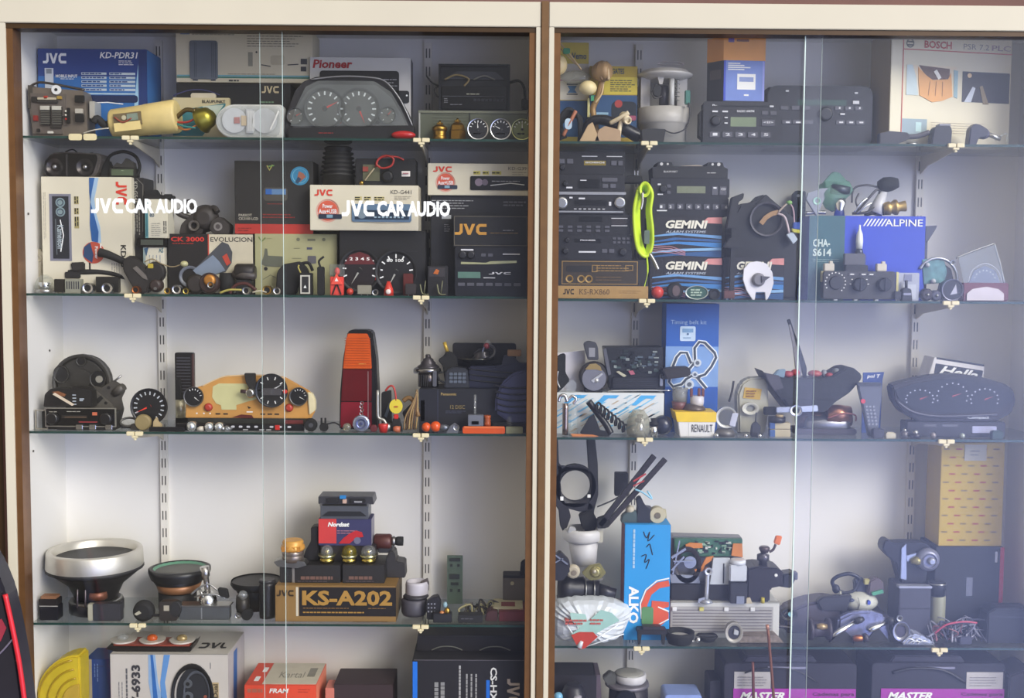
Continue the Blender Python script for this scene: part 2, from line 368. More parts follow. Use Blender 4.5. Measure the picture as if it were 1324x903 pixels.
# glass shelves, brackets with clips
names = ['top', 'second', 'third', 'fourth']
for side, zs, x0, x1, rails in (('left', LZ, sLx, sRx, railL), ('right', RZ, sR0, sR1, railR)):
    for k, z in enumerate(zs):
        s_ = wbox('glass_shelf', SHELF, x0+.001, x1-.001, 0, BACK-.0125, z-.006, z)
        s_['label'] = 'greenish glass shelf, %s one down in the %s cabinet' % (names[k], side); s_['category'] = 'shelf'; s_['group'] = 'glass shelves'
        e = wbox('shelf_edge', M('27443e', .2, var=.05), x0+.001, x1-.001, -.0006, .0002, z-.006, z); e.parent = s_
        for j, rx in enumerate(rails):
            b = bpy.data.objects.new('shelf_bracket', None); COL.objects.link(b); b.location = (rx, BACK-.013, z-.0065)
            b['label'] = 'cream shelf bracket under the %s glass shelf of the %s cabinet, on its %s upright' % (names[k], side, ('left', 'right')[j]); b['category'] = 'bracket'; b['group'] = 'shelf brackets'
            bm = bmesh.new()
            pr = [(-.0, 0), (-.232, 0), (-.236, -.006), (-.232, -.011), (-.05, -.032), (0, -.05)]
            A = [bm.verts.new((-.0016, y, zz)) for y, zz in pr]; B = [bm.verts.new((.0016, y, zz)) for y, zz in pr]
            bm.faces.new(A[::-1]); bm.faces.new(B)
            for i in range(6): bm.faces.new((A[i], A[(i+1) % 6], B[(i+1) % 6], B[i]))
            bmesh.ops.recalc_face_normals(bm, faces=bm.faces[:])
            me = bpy.data.meshes.new('arm'); bm.to_mesh(me); bm.free(); me.materials.append(CREAMP); o = bpy.data.objects.new('arm', me); COL.objects.link(o); o.parent = b
            c = bmesh.new()
            def cb(x0_, x1_, y0_, y1_, z0_, z1_):
                bmesh.ops.create_cube(c, size=1, matrix=Matrix.Translation(((x0_+x1_)/2, (y0_+y1_)/2, (z0_+z1_)/2)) @ Matrix.Diagonal((x1_-x0_, y1_-y0_, z1_-z0_, 1)))
            cb(-.021, -.0012, -.2475, -.239, -.003, .0075); cb(.0012, .021, -.2475, -.239, -.003, .0075); cb(-.008, .008, -.2465, -.2365, -.009, -.003); cb(-.0035, .0035, -.245, -.2365, -.015, -.009)
            bmesh.ops.bevel(c, geom=c.edges[:], offset=.0012, segments=2, affect='EDGES')
            me = bpy.data.meshes.new('clip'); c.to_mesh(me); c.free(); me.materials.append(M('e8dcb4', .5, var=.04)); o = bpy.data.objects.new('clip', me); COL.objects.link(o); o.parent = b
# white lettering on the glass of the left cabinet
for nm, lab, (a, y0, b, y1), pane in (('glass_lettering', 'white car audio lettering on the glass, left of the two, at the second shelf', (118, 257, 255, 276), -.0447), ('glass_lettering', 'white car audio lettering on the glass over the small white radio carton', (442, 260, 582, 280), -.0307)):
    t = Thing(nm, lab, 'lettering', (a+b)/2, pane, at((a+b)/2, y1, pane).z, group='white lettering stuck on the glass'); q = t.p('letters', M('f2f2ee', .5, var=.02))
    w = b-a
    q.text('JVC', a, y0, a+w*.30, y1, bold=.045, lay=0); q.text('CAR', a+w*.325, y0, a+w*.59, y1, bold=.045, lay=0); q.text('AUDIO', a+w*.605, y0, b, y1, bold=.045, lay=0)
# wall screws / hole marks on the left side wall
for k, (px, py) in enumerate(((27, 277), (66, 457), (36, 582))):
    p = at_z(30, .03+.09*(k % 2), at(px, py, .05).z); dd = .03+.12*(k % 2)
    o = wbox('screw', M('6a6660', .4, .8), sLx+.0003, sLx+.003, dd-.003, dd+.003, p.z-.003, p.z+.003, bev=.0008)
    o['label'] = 'small grey screw in the left side wall, %s' % ('beside the white upright radio carton', 'above the dark round disc', 'under the third shelf')[k]; o['category'] = 'screw'; o['group'] = 'side wall screws'
# ---------------------------------------------------------------- builders for the kinds that repeat
def carton(name, label, x0, y0, x1, y1, dep, base, dp, col, cat='box', group=None, side=None, top=None, yaw=0, bev=.5):
    t = Thing(name, label, cat, (x0+x1)/2, dep, base, group, yaw=yaw)
    c = M(col, .55, var=.04, sc=12) if isinstance(col, str) else col
    b = t.p('carton', c); b.box(x0, y0, x1, t.py0, 0, dp, bev=bev)
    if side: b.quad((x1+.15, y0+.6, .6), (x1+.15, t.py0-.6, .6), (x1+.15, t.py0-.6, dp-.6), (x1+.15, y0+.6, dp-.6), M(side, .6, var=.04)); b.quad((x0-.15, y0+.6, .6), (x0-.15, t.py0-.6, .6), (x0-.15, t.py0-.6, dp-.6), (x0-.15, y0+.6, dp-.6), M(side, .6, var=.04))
    if top: b.quad((x0+.6, y0-.15, .6), (x1-.6, y0-.15, .6), (x1-.6, y0-.15, dp-.6), (x0+.6, y0-.15, dp-.6), M(top, .6, var=.04))
    return t, t.p('front_print', WPRINT)
def radio(label, x0, y0, x1, y1, dep, base, dp=60, face='1d1d21', body='222226', disp=None, knobs=(), btns=(), slot=None, prints=(), group=None, name='car_radio', trim=None, r=2, kmat=None):
    t = Thing(name, label, 'car radio', (x0+x1)/2, dep, base, group); y1 = t.py0 if y1 is None else y1
    t.p('chassis', M(body, .45, .5)).box(x0+2, y0+1.5, x1-2, y1, 3, dp, bev=.4)
    f = t.p('faceplate', M(face, .4)); f.rbox(x0, y0, x1, y1, r, 0, 4, bev=.6)
    if trim: f.frame(x0, y0, x1, y1, 1, -.3, 1, trim)
    if slot: t.p('tape_slot', M('08080a', .3)).rect(*slot, lay=1.2)
    if disp: d = t.p('display', M(disp[4], .25)); d.rect(*disp[:4], lay=1.4)
    for kx, ky, kr in knobs:
        k = t.p('knob', kmat or M('2e2e33', .35)); k.turn((kx, ky, 0), (kx, ky, -5), [(kr, 0), (kr, .6), (kr*.88, .9), (kr*.7, 1)]); k.rect(kx-.4, ky-kr*.8, kx+.4, ky-kr*.2, WPRINT, 1); k.r = None
    for bb in btns: t.p('button', M('54545c', .4)).box(*bb[:4], -1.2, 0, None, bev=.25)
    if prints:
        q = t.p('face_print', M('d8d8dc', .5))
        for a in prints:
            if len(a) == 4: q.rect(*a, lay=6)
            else: q.text(a[4], *a[:4], lay=6, mat=a[5] if len(a) > 5 else None)
    return t
def gauge(t, cx, cy, r, ang=200, dial='1a1a1c', ndl='e02818', bez=None, n=11, a0=-225, a1=45, d=0, marks=WPRINT, ry=None, deep=6, parent=None, glass=False, big=0):
    """round instrument: bezel, dial with ticks, needle"""
    ry = ry or r; b = t.p('bezel', bez or BLK2, parent)
    b.ring(cx, cy, r, r*.88, d-1.2, d+1, ry=ry); b.disc(cx, cy, r*.98, d+.9, d+deep, ry=ry*.98, back=.8)
    f = t.p('dial', M(dial, .5), b); f.disc(cx, cy, r*.9, d+.2, d+.88, ry=ry*.9)
    k = t.p('tick_marks', marks, f)
    for i in range(n):
        a = math.radians(a0+(a1-a0)*i/(n-1)); c_, s_ = math.cos(a), math.sin(a)
        k.strip([(cx+r*.64*c_, cy+ry*.64*s_), (cx+r*.82*c_, cy+ry*.82*s_)], max(.7, r*.06)+big, d+.02, d+.15)
    a = math.radians(ang); q = t.p('needle', M(ndl, .4), f)
    q.prism([(cx-.12*r*math.cos(a)-.06*r*math.sin(a), cy-.12*ry*math.sin(a)+.06*ry*math.cos(a)), (cx+.75*r*math.cos(a), cy+.75*ry*math.sin(a)), (cx-.12*r*math.cos(a)+.06*r*math.sin(a), cy-.12*ry*math.sin(a)-.06*ry*math.cos(a))], d-.5, d-.2)
    q.disc(cx, cy, r*.12, d-.9, d, BLK)
    return b
def bulb(label, x, y, r, dep, base, col=None, name='light_bulb', cat='light bulb', group=None, lay=False, cap=None):
    """small bulb: glass globe and metal cap; lying towards the viewer or standing"""
    t = Thing(name, label, cat, x, dep, base, group); by = t.py0; y = by-r-.2 if lay else y
    g = t.p('globe', col or LENS)
    if lay: g.ball(x, y, r, r); t.p('cap', cap or STEEL).turn((x, y, r*1.7), (x, y, r*3.4), [(r*.75, 0), (r*.75, .8), (r*.5, 1)])
    else: g.ball(x, y, 0, r); t.p('cap', cap or STEEL).turn((x, y+r*.8, 0), (x, by, 0), [(r*.8, 0), (r*.7, .15), (r*.7, 1)])
    return t
def small(name, label, cat, x, dep, base, group=None): return Thing(name, label, cat, x, dep, base, group)
def relay(label, x0, x1, y0, dep, base, col, group=None, name='relay', cat='relay', h=6):
    t = Thing(name, label, cat, (x0+x1)/2, dep, base, group); b = t.p('housing', M(col, .45)); b.box(x0, y0, x1, t.py0-1.5, 0, h, bev=.6)
    for k in (.25, .7): t.p('pin', STEEL).box(x0+(x1-x0)*k, t.py0-1.6, x0+(x1-x0)*k+1, t.py0, h*.3, h*.6)
    return t
def socket(label, x, y, r, dep, base, mat=CHROME, core=BLK, group=None, name='bulb_socket', cat='socket', ln=10):
    """metal tube end pointing at the viewer"""
    t = Thing(name, label, cat, x, dep, base, group); y = t.py0-r
    t.p('sleeve', mat).ring(x, y, r, r*.62, 0, ln); t.p('core', core).disc(x, y, r*.6, 1.5, ln); return t
def plug(label, x0, x1, y0, dep, base, col='1c1c1e', group=None, lead=None, name='plug', cat='plug'):
    t = Thing(name, label, cat, (x0+x1)/2, dep, base, group); b = t.p('shell', M(col, .5)); y1 = t.py0
    b.box(x0, y0, x1, y1, 0, 10, bev=.8); q = t.p('contacts', STEEL)
    for k in range(3): q.rect(x0+(x1-x0)*(.2+.25*k), y0+(y1-y0)*.3, x0+(x1-x0)*(.2+.25*k)+1, y0+(y1-y0)*.7)
    if lead: t.p('lead', RUB).tube(lead, 1.1)
    return t
# ================================================================ TOP SHELF, LEFT CABINET
t = small('tape_mechanism', 'stripped grey and brown tape deck mechanism at the left end of the top shelf', 'tape mechanism', 76, .02, L1)
b = t.p('chassis', M('7c7266', .4, .5)); b.prism([(35, 120), (42, 113), (106, 117), (110, 132), (112, t.py0), (41, t.py0)], 4, 34, bev=.4)
b.box(36.5, 111, 42, 140, 2, 32, M('4c463e', .5, .4)); b.box(113, 130, 120, 152, 8, 32, M('c8c4b8', .4, .5), bev=.5)
t.p('front_plate', M('6e665e', .45, .5)).prism([(40, 121), (85, 122), (84, 150), (78, 151), (80, 173), (42, 173)], 1, 4)
q = t.p('top_bar', M('4a4440', .4, .6)); q.tube([(38, 112, 6), (52, 107, 4), (80, 111, 4), (108, 116, 6)], 1.6); q.tube([(38, 112, 6), (38, 122, 6)], 1.5)
t.p('drive_gear', M('f4f4f0', .25, .3)).turn((74, 117, 3), (74, 117, -1), [(6, 0), (6, 1)]).disc(74, 117, 2, -1.6, 0, BLK)
for x, y in ((54, 138), (69, 138)):
    q = t.p('motor_coil', M('33322e', .6)); q.box(x, y, x+12, y+24, -3, 2, bev=.6); q.box(x, y, x+12, y+5, -3.6, 0, M('b8b4a6', .5)); [q.box(x, y+7+3*k, x+12, y+8.2+3*k, -3.6, 0, M('54524a', .5)) for k in range(6)]
for x, y, w, h, c in ((42, 126, 8, 7, '2c2a28'), (98, 124, 12, 9, '1c1c1c'), (98, 141, 10, 6, 'b8b2a4'), (98, 148, 11, 10, '1e1e20'), (87, 140, 4, 20, '1a1a1c'), (50, 127, 24, 3, 'c0b49a'), (50, 131, 26, 3, '3a3836'), (44, 150, 6, 7, '8a2a24'), (66, 160, 14, 6, '3a3632'), (48, 167, 4, 4, '2a2826'), (62, 170, 7, 3, 'd8d4c8'), (85, 143, 3, 2.5, 'e0dccc'), (85, 148, 3, 2.5, 'e0dccc'), (85, 153, 3, 2.5, 'c03028'), (58, 125, 5, 4, 'b03828'), (75, 125, 6, 4, 'a88a3c')):
    t.p('component', M(c, .45, .2)).box(x, y, x+w, y+h, -2, 1.5, bev=.4)

_c = carton
t, q = _c('radio_carton', 'large blue radio carton with white lettering behind the tape mechanism', 51, 65, 191, 0, .097, L1, 60, '1c3c80', side='3c78b8')
q.rect(51, 100, 180, 176, M('2a68a8', .5)); q.prism([(180, 84), (180, 130), (176, 176), (170, 176)], -.4, 0, M('9cc4d8', .5)); q.rect(181, 66, 191, 176, M('16336e', .5))
q.text('JVC', 58, 71, 88, 84, bold=.03, lay=3); q.text('KD-PDR31', 131, 69, 180, 77, slant=.2, lay=3); q.lines(155, 79, 178, 86, 3, th=.8, lay=3)
q.rect(60, 90, 71, 118, M('c8ccd0', .5), 3); q.rect(62, 91, 69, 97, M('7c8288', .5), 4); q.text('MOBILE INPUT', 74, 98, 102, 102, lay=3); q.lines(80, 103, 98, 104, 1, th=.7, lay=3)
for r in range(5):
    for x0, x1 in ((107, 139), (143, 176)): q.rect(x0, 95+5.1*r, x1, 98+5.1*r, M('bcc8cc', .5), 3); q.lines(x0+1, 95+5.1*r, x1-2, 98+5.1*r, 1, M('20407a', .5), th=1.6, lay=4, ragged=.6)
q.rbox(116, 124, 179, 133, 3, -.9, 0, M('14264e', .4)); q.rect(108, 121, 176, 123, M('a8c0cc', .5), 3); q.strip([(112, 134), (140, 133), (160, 135)], 1.2, -1, 0)
t = small('fuel_pump', 'cream plastic fuel pump lying on its side before the blue carton', 'fuel pump', 182, .005, L1)
b = t.p('pump_body', M('d6bf7c', .45, var=.1)); b.turn((137, 158, 24), (224, 147, 24), [(17, 0), (19, .03), (20, .5), (20.5, .52), (22, .96), (20, 1)])
b.rot(-7, 180, 150); q = t.p('window_recess', M('6a5a3c', .6)); q.rot(-7, 180, 150); q.box(146, 144, 182, 160, 2, 5); b.rot()
q = t.p('valve_insert', M('b8b090', .5)); q.rot(-7, 180, 150); q.box(146, 156, 180, 167, .5, 4, M('dcc684', .5)); q.box(164, 146, 178, 155, 0, 5, M('7c8a7a', .4), bev=.5); q.disc(160, 150, 3, 1, 4); q.tube([(148, 148, 1), (158, 156, 0), (170, 152, 0)], 1, M('8c3a2a', .5))
q = t.p('outlet_bracket', M('6c5c34', .35, .7)); q.tube([(222, 150, 20), (236, 140, 16), (250, 142, 12)], 3); q.tube([(224, 156, 16), (240, 156, 12), (252, 150, 10)], 1.4, M('a8322a', .5)); q.tube([(224, 162, 16), (238, 166, 12), (252, 160, 10)], 1.3, M('b87038', .5)); q.tube([(224, 158, 14), (236, 162, 10), (250, 164, 10)], 1.2, M('2c7a74', .5))
t.p('connector_flange', M('8c8230', .3, .85, .12)).turn((254, 153, 22), (272, 146, 16), [(17, 0), (18, .08), (15, .3), (13, .7), (6, 1)])
t.p('inlet_hose', RUB).tube([(139, 158, 20), (130, 160, 16), (122, 152, 12), (118, 158, 10)], 6, r1=4)
t.p('wire', M('cfcab8', .5)).tube([(104, 172, 10), (120, 168, 6), (140, 166, 2)], .8)

t, q = _c('radio_carton', 'black radio carton with white maker lettering under the amplifier carton', 229, 109, 376, 0, .125, L1, 60, '1c1e22')
q.text('JVC', 339, 112, 361, 121, M('c8b890', .5), bold=.03); q.lines(336, 131, 356, 134, 1, M('6a8c6c', .5), th=2); q.strip([(225+4*k, 125-8*math.sin(k/5)) for k in range(16)], 1.2, -.5, 0, M('3c3c68', .5)); base = t.z(108)
t, q = _c('amplifier_carton', 'beige amplifier carton with a grey finned amplifier pictured, under the header', 228, 40, 404, 0, .12, base, 58, 'cbc1a6')
q.rect(229, 97.5, 404, 99.2, M('6aa4b0', .5), 2); q.rect(229, 99.6, 404, 101.3, M('2e7464', .5), 2)
q.rbox(246, 54, 282, 103, 3, -1.6, 0, M('6c7480', .35, .4)); [q.rect(x, 56, x+.8, 101, M('4e5660', .4), 7.5) for x in (252, 254, 274, 276, 279)]; q.box(250, 102, 256, 105, -1.2, 0, M('4c5058', .5)); q.box(273, 102, 279, 105, -1.2, 0, M('4c5058', .5))
q.rect(234, 43, 246, 46, M('205a96', .5), 2); q.lines(249, 45, 306, 47, 1, M('8a8478', .5), lay=2); q.lines(320, 46, 396, 62, 5, M('66625a', .5), th=.8); q.rect(321, 68, 327, 86, M('8c8878', .5)); q.disc(332, 68, 1.2, -.6, 0, DGREY)
q.rbox(350, 72, 369, 84, 3, -.7, 0, M('b8ae94', .5)); q.strip([(338, 84), (350, 86)], 1.2, -.8, 0, DGREY); q.strip([(372, 84), (386, 83)], 1.2, -.8, 0, DGREY); q.rect(389, 76, 397, 83, DGREY, 3); q.rect(389, 86, 396, 92, DGREY, 3); q.lines(295, 95, 378, 97, 1, M('7a7468', .5), th=.7); q.lines(296, 103, 309, 106, 1, DGREY, th=2)
t, q = _c('radio_carton', 'small beige and teal radio carton leaning between fuel pump and lamp', 224, 127, 297, 0, .105, L1, 8, 'c4b890')
q.prism([(246, 141), (292, 134), (292, 137), (262, 176), (224, 176), (224, 160)], -.6, 0, M('34747c', .5)); q.prism([(262, 138), (290, 136), (276, 156)], -.9, 0, M('b8c4b4', .5)); q.text('BLAUPUNKT', 262, 130, 292, 134, M('2a2a2e', .5)); q.rbox(247, 121, 279, 128, 3, 1, 6, M('c8bea2', .5))
t = small('fog_lamp', 'clear lozenge-shaped lamp lens with reflector, standing on the top shelf', 'lamp', 322, .02, L1); y1 = t.py0
def pill(x0, y0, x1, y1, k=.62):
    r = (y1-y0)/2; cy = (y0+y1)/2
    return [(x0+r*1.2+r*1.2*math.cos(math.radians(90+10*i)), cy-r*math.sin(math.radians(90+10*i))) for i in range(19)] + [(x1-3, y1), (x1, y1-4), (x1+1, y0+4), (x1-2, y0)]
t.p('housing', M('c8c8c0', .3)).prism(pill(278, 135, 365, y1), 4, 26, bev=1)
q = t.p('reflector', M('e4e6e6', .3, .35))
for cx in (303, 342): q.turn((cx, 156, 1), (cx, 156, 3.8), [(16, 0), (12, .5), (4, 1)])
q.box(318, 141, 327, 172, 1, 4); t.p('filament_shield', M('d0b890', .4)).box(312, 150, 319, 163, -1, 3, bev=.5).box(303, 152, 310, 160, -.5, 3, M('a86058', .5))
t.p('lens', LENS).prism(pill(281, 138, 362, y1-3), -3, 2, bev=1.6); q = t.p('lens_flutes', M('e6e6e0', .2))
for k in range(7): q.box(321+1.4*k, 144, 321.6+1.4*k, 170, -3.4, -3)
q.strip([(350, 168), (356, 156), (361, 144)], 2, -3.4, -3)
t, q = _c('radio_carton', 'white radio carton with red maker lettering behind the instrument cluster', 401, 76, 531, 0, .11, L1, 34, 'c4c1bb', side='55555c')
q.text('Pioneer', 405, 79, 456, 90, M('a01820', .5), bold=.03, slant=.15); q.rbox(414, 93, 516, 128, 4, -1.2, 0, M('202228', .35)); q.rbox(508, 118, 529, 134, 3, -1.2, 0, M('2a2c30', .35)); q.lines(496, 102, 514, 114, 3, M('98989c', .5), lay=6); q.disc(526, 124, 1.2, -1.6, 0, WPRINT)
t = small('instrument_cluster', 'arched grey car instrument cluster with red needles on the top shelf', 'instrument cluster', 450, .03, L1); y1 = t.py0
arch = [(367, y1-10), (370, 150), (374, 136), (381, 118), (392, 106), (408, 100), (450, 98), (482, 99), (500, 105), (515, 122), (526, 142), (534, 162), (534, y1-4), (530, y1), (374, y1)]
t.p('housing', M('2c2b2e', .5)).prism(arch, 4, 35, bev=1)
t.p('backing_plate', M('504f50', .6)).prism([(374, 156), (384, 138), (398, 118), (412, 110), (486, 110), (506, 126), (518, 146), (526, 166), (380, 168)], 3, 4.1)
q = t.p('hood_rim', M('8a8a8c', .25, .3)); q.tube([(402, 104, 2), (440, 100, 0), (478, 101, 0), (498, 106, 0), (514, 124, 1), (524, 142, 2), (533, 162, 3)], 1.0)
gauge(t, 420, 141, 27, -28, '545250', n=13, bez=M('3a3a3c', .5), deep=2.4, d=1, big=.3); gauge(t, 464, 141, 27, 68, '545250', n=13, bez=M('3a3a3c', .5), deep=2.4, d=1, big=.3)
gauge(t, 382, 151, 11, -30, '5a5852', n=5, bez=M('3a3a3c', .5), deep=2, d=1); gauge(t, 501, 149, 11, -50, '5a5852', n=5, bez=M('3a3a3c', .5), deep=2, d=1)
for k in range(11): t.p('warning_lamp', M('2c2a2c' if k % 4 else '7c2420', .4)).disc(406+8.2*k, 158+(k % 3 == 0), 2.6, 1.8, 3.2, None, 2.2)
t.p('lower_trim', BLK).prism([(372, 166), (534, 162), (534, y1), (374, y1)], -1, 4, bev=.6); q = t.p('trim_print', M('a03028', .5)); q.lines(412, 172, 436, 173, 1, th=.8, lay=5.5)
t.p('front_cover', CLEAR).prism([(376, 164), (383, 140), (396, 114), (412, 106), (484, 106), (506, 120), (519, 142), (528, 162)], -2.2, -1.4)
t = small('marker_lamp_lens', 'flat red oval lamp lens at the right foot of the arched cluster', 'lamp lens', 521, .002, L1); t.p('lens', M('b02424', .2, var=.1)).ball(521, t.py0-5.5, 7, 16, ry=5.5, rd=7)
t = small('radio_stand_box', 'grey-green ribbed metal case behind the round gauges, upper right of left cabinet', 'metal case', 611, .075, L1); y1 = t.py0
b = t.p('case', M('5c6050', .45, .3)); b.box(541, 145, 681, y1, 0, 60, bev=1); [b.box(560, 148+4*k, 605, 149.2+4*k, -.6, .2) for k in range(6)]; b.box(541, 144, 681, 147, -1.5, 1, M('787a68', .4, .3)); b.box(606, 146, 608, 176, -.8, 0, M('33352e', .5))
t.p('corner_trim', M('c8c8be', .3, .6)).box(541.5, 147, 543.5, y1-1, -1.2, 0); zz = t.z(144)
t = small('cased_radio', 'black car radio in its mounting frame with loose wires, on the metal case', 'car radio', 612, .10, zz); y1 = t.py0
t.p('chassis', M('17191e', .45)).box(569, 86, 657, y1, 4, 34, bev=.6); t.p('mounting_frame', M('24262c', .4, .4)).frame(567, 84, 659, y1, 3, -1, 8)
q = t.p('top_opening', M('47484c', .4, .4)); q.prism([(573, 103), (590, 93), (640, 93), (652, 103)], 1, 4); q.tube([(575, 104, -1), (590, 98, -2), (606, 103, -1), (600, 112, -1)], 1.2, M('8c7a50', .4)); q.tube([(640, 104, -1), (626, 99, -2), (612, 104, -1)], 1, M('7c7a70', .4))
t.p('faceplate', BLKG).rbox(571, 112, 654, y1-4, 2, 0, 4, bev=.5); q = t.p('face_print', M('a8a890', .4)); q.lines(603, 121, 624, 123, 1, th=1.2, lay=2); q.lines(574, 127, 580, 134, 3, M('68686c', .5)); q.lines(582, 135, 600, 136, 1, M('68686c', .5)); q.rect(572, 124.6, 653, 125.2, M('4c4c52', .5), 2)
for k in range(8): t.p('button', M('2e3036', .4)).box(612+5*k, 128, 616+5*k, 131, -1, .5, bev=.3)
q = t.p('cable', RUB); q.tube([(571, 112, 8), (560, 108, 6), (553, 101, 6), (551, 98, 6)], 1); q.tube([(568, 111, 4), (562, 116, 2), (564, 124, 2), (569, 126, 2)], 1); q.tube([(659, 106, 6), (670, 104, 4), (677, 112, 2), (679, 128, 0)], 1.8)
t.p('lead_plug', RUB).box(674, 128, 683, 141, -4, 5, bev=1)
for x, top, lab in ((568, 157, 'brass threaded sender unit with a pointed tip in front of the metal case'), (591, 154, 'brass hexagonal sender unit with domed top beside the chrome gauges')):
    t = small('brass_sender', lab, 'sender unit', x, .03, L1, 'brass sender units'); y1 = t.py0
    t.p('threaded_body', M('a07c38', .35, 1, .15)).turn((x, y1, 10), (x, top+4, 10), [(9, 0), (9, .3), (8, .33), (8.6, .4), (8, .46), (8.8, .55), (8, .6), (10, .65), (10, .85), (6, 1)] if x < 580 else [(10, 0), (11, .1), (11, .55), (10, .6), (9, .85), (6, 1)], n=24 if x < 580 else 6, smooth=x < 580)
    t.p('terminal', BRASS).turn((x, top+4, 10), (x, top-2, 10), [(3, 0), (2.2, .5), (1.4, 1)]); t.p('nut', BRASS).turn((x, top+3, 10), (x, top+1, 10), [(4.5, 0), (4.5, 1)], n=6, smooth=False)
for x, c, bz, a, lab in ((618, '14161c', CHROME, -95, 'small round chrome-rimmed gauge with dark dial, left of the trio'), (647.5, '14161c', CHROME, -150, 'small round chrome-rimmed gauge in the middle of the trio'), (675, '6c7444', M('a8a868', .25, 1), -90, 'small round gauge with a yellow-green face beside the cabinet post')):
    t = small('round_gauge', lab, 'gauge', x, .02, L1, 'small round gauges on the top shelf'); gauge(t, x, t.py0-14, 13.8, a, c, 'e8e8e0', bz, n=7, deep=22, a0=-160, a1=-20); t.p('dial_print', WPRINT).lines(x-6, t.py0-10, x+6, t.py0-7, 1, th=2, lay=0)
for k, x in enumerate((97, 116)):
    t = small('glass_clamp', 'cream plastic pad on the top shelf edge, %s of the pair' % ('left', 'right')[k], 'clamp pad', x, -.0065, at(x, 181, -.0065).z, 'cream pads clamped on the shelf edge'); t.p('pad', M('e0d2a4', .5)).rbox(x-8.5, 173, x+8.5, 181.5, 2.5, 0, 2.6, bev=.6)

# ================================================================ TOP SHELF, RIGHT CABINET
t, q = _c('parts_carton', 'yellow and blue parts carton against the centre post on the top shelf', 708, 57, 760, 0, .12, R1, 50, 'b8a234')
q.rect(708, 84, 760, 104, M('b8b0a0', .5)); q.rect(708, 104, 760, 130, M('d8d0b8', .5)); q.rect(708, 131, 760, 177, M('24507c', .5)); q.text('Vemo', 738, 70, 757, 78, M('223a50', .5)); q.rect(722, 104, 753, 106, M('a87890', .5), 2); q.prism([(733, 112), (745, 112), (742, 117), (745, 121), (733, 121), (736, 117)], -.7, 0, M('3c6c94', .5)); q.rect(732, 109, 746, 111, DGREY, 2); q.rect(732, 122, 746, 123.5, DGREY, 2)
t, q = _c('parts_carton', 'yellow-topped carton with blue lower half right behind the float arm', 761, 87, 823, 0, .10, R1, 40, 'b89c24')
q.rect(780, 101, 823, 123, M('d8c23c', .5)); q.rect(761, 124, 823, 178, M('1e4a74', .5)); q.lines(788, 104, 820, 120, 6, M('4a4a30', .5), th=1.1); q.text('GATES', 790, 90, 806, 97, M('3a4a4c', .5)); q.rbox(790, 132, 822, 158, 6, -.6, 0, M('14202c', .4)); q.disc(799, 135, 5, -1, 0, M('a83830', .4)); q.rbox(810, 150, 822, 156, 2, -1, 0, M('a04860', .4)); q.rect(762, 146, 786, 149, M('90b4c8', .5), 2)
t = small('fuel_sender', 'cream and brass fuel level sender with round float and pivoted arm', 'fuel sender', 768, .045, R1); y1 = t.py0
t.p('float', M('ecd8a0', .4)).ball(760, 113.5, 8, 11.5, ry=9.5, rd=10); t.p('second_float', M('e0c890', .4)).ball(722, 84, 10, 11, ry=13, rd=9)
q = t.p('swivel_head', M('a8865a', .5, var=.25)); q.turn((769, 92, 16), (788, 92, 4), [(9, 0), (13, .3), (14, .55), (12, .7), (12.5, .8), (8, 1)]); q.tube([(779, 82, 2), (784, 90, 1), (786, 104, 2)], 2, M('c8ac84', .5)); q.tube([(773, 83, 2), (771, 92, 1), (778, 104, 2)], 1.8, M('7c5c38', .5))
q = t.p('stem', M('9c7a48', .45, .2)); q.tube([(778, 104, 12), (774, 122, 14), (768, 136, 16), (768, 146, 16), (776, y1-1, 16)], 4); q.box(760, 126, 763, 150, 12, 16, M('b8b070', .5)); q.tube([(780, 106, 10), (778, 120, 10), (770, 132, 12)], 1.2, M('d8b888', .4))
q = t.p('float_arm', M('c8ac80', .4, .3)); q.tube([(722, 56, 4), (736, 72, 4), (751, 91, 4)], 1.1); q.tube([(722, 62, 8), (744, 84, 6)], .8); t.p('arm_clip', M('2e8a5a', .5)).box(727, 64, 736, 71, 1, 7, bev=.8).box(764, 123, 768, 130, 8, 12, M('2e8a5a', .5))
t.p('cloudy_bag', CLOUDY).ball(745, 98, 22, 20, ry=9, rd=6)
t = small('coiled_hose', 'thick black curved rubber hose lying before the yellow-topped carton', 'hose', 795, .035, R1); y1 = t.py0; t.p('hose', M('1c1e28', .35)).tube([(752, y1-6, 16), (762, 158, 12), (778, 154, 10), (796, 160, 8), (812, 168, 8), (828, y1-9, 10)], 5, r1=9)
t = small('white_pipe_fitting', 'cream plastic pipe stub with a round open end beside the flanged pump', 'pipe fitting', 806, .012, R1); q = t.p('pipe', M('dccca8', .5)); y1 = t.py0
q.tube([(790, 158, 14), (802, 152, 8), (813, 145, 6)], 3); q.turn((806, 148, 14), (812, 156, 4), [(6, 0), (5.5, .7), (5.5, 1)]); q.ring(812, 156, 4.6, 2.6, 2, 6); q.tube([(806, 150, 12), (802, 164, 10), (800, y1-3, 8)], 3)
t = small('cable_bundle', 'black coiled cable bundle with an orange band by the centre post', 'cable bundle', 738, .025, R1); y1 = t.py0; q = t.p('cable', RUB)
for k in range(5): q.tube([(724+2*k, y1-3-k, 6+3*k), (722+k, 158, 4+3*k), (734+2*k, 141+2*k, 4+3*k), (748+k, 152, 6+3*k), (750, y1-3, 6+3*k)], 2.6)
t.p('orange_band', M('a86848', .5)).tube([(728, 176, 0), (736, 160, -2), (744, 144, -1)], 2.4); t.p('blue_tag', M('b8ccd8', .5)).rbox(730, 154, 739, 168, 4, -4, -2)
t = small('connector_block', 'small tan angular plastic block under the black hose', 'connector block', 783, .0, R1); y1 = t.py0; t.p('block', M('a88c6c', .6)).prism([(768, y1), (774, 168), (782, 163), (802, 168), (803, y1)], 0, 12, bev=.8); 
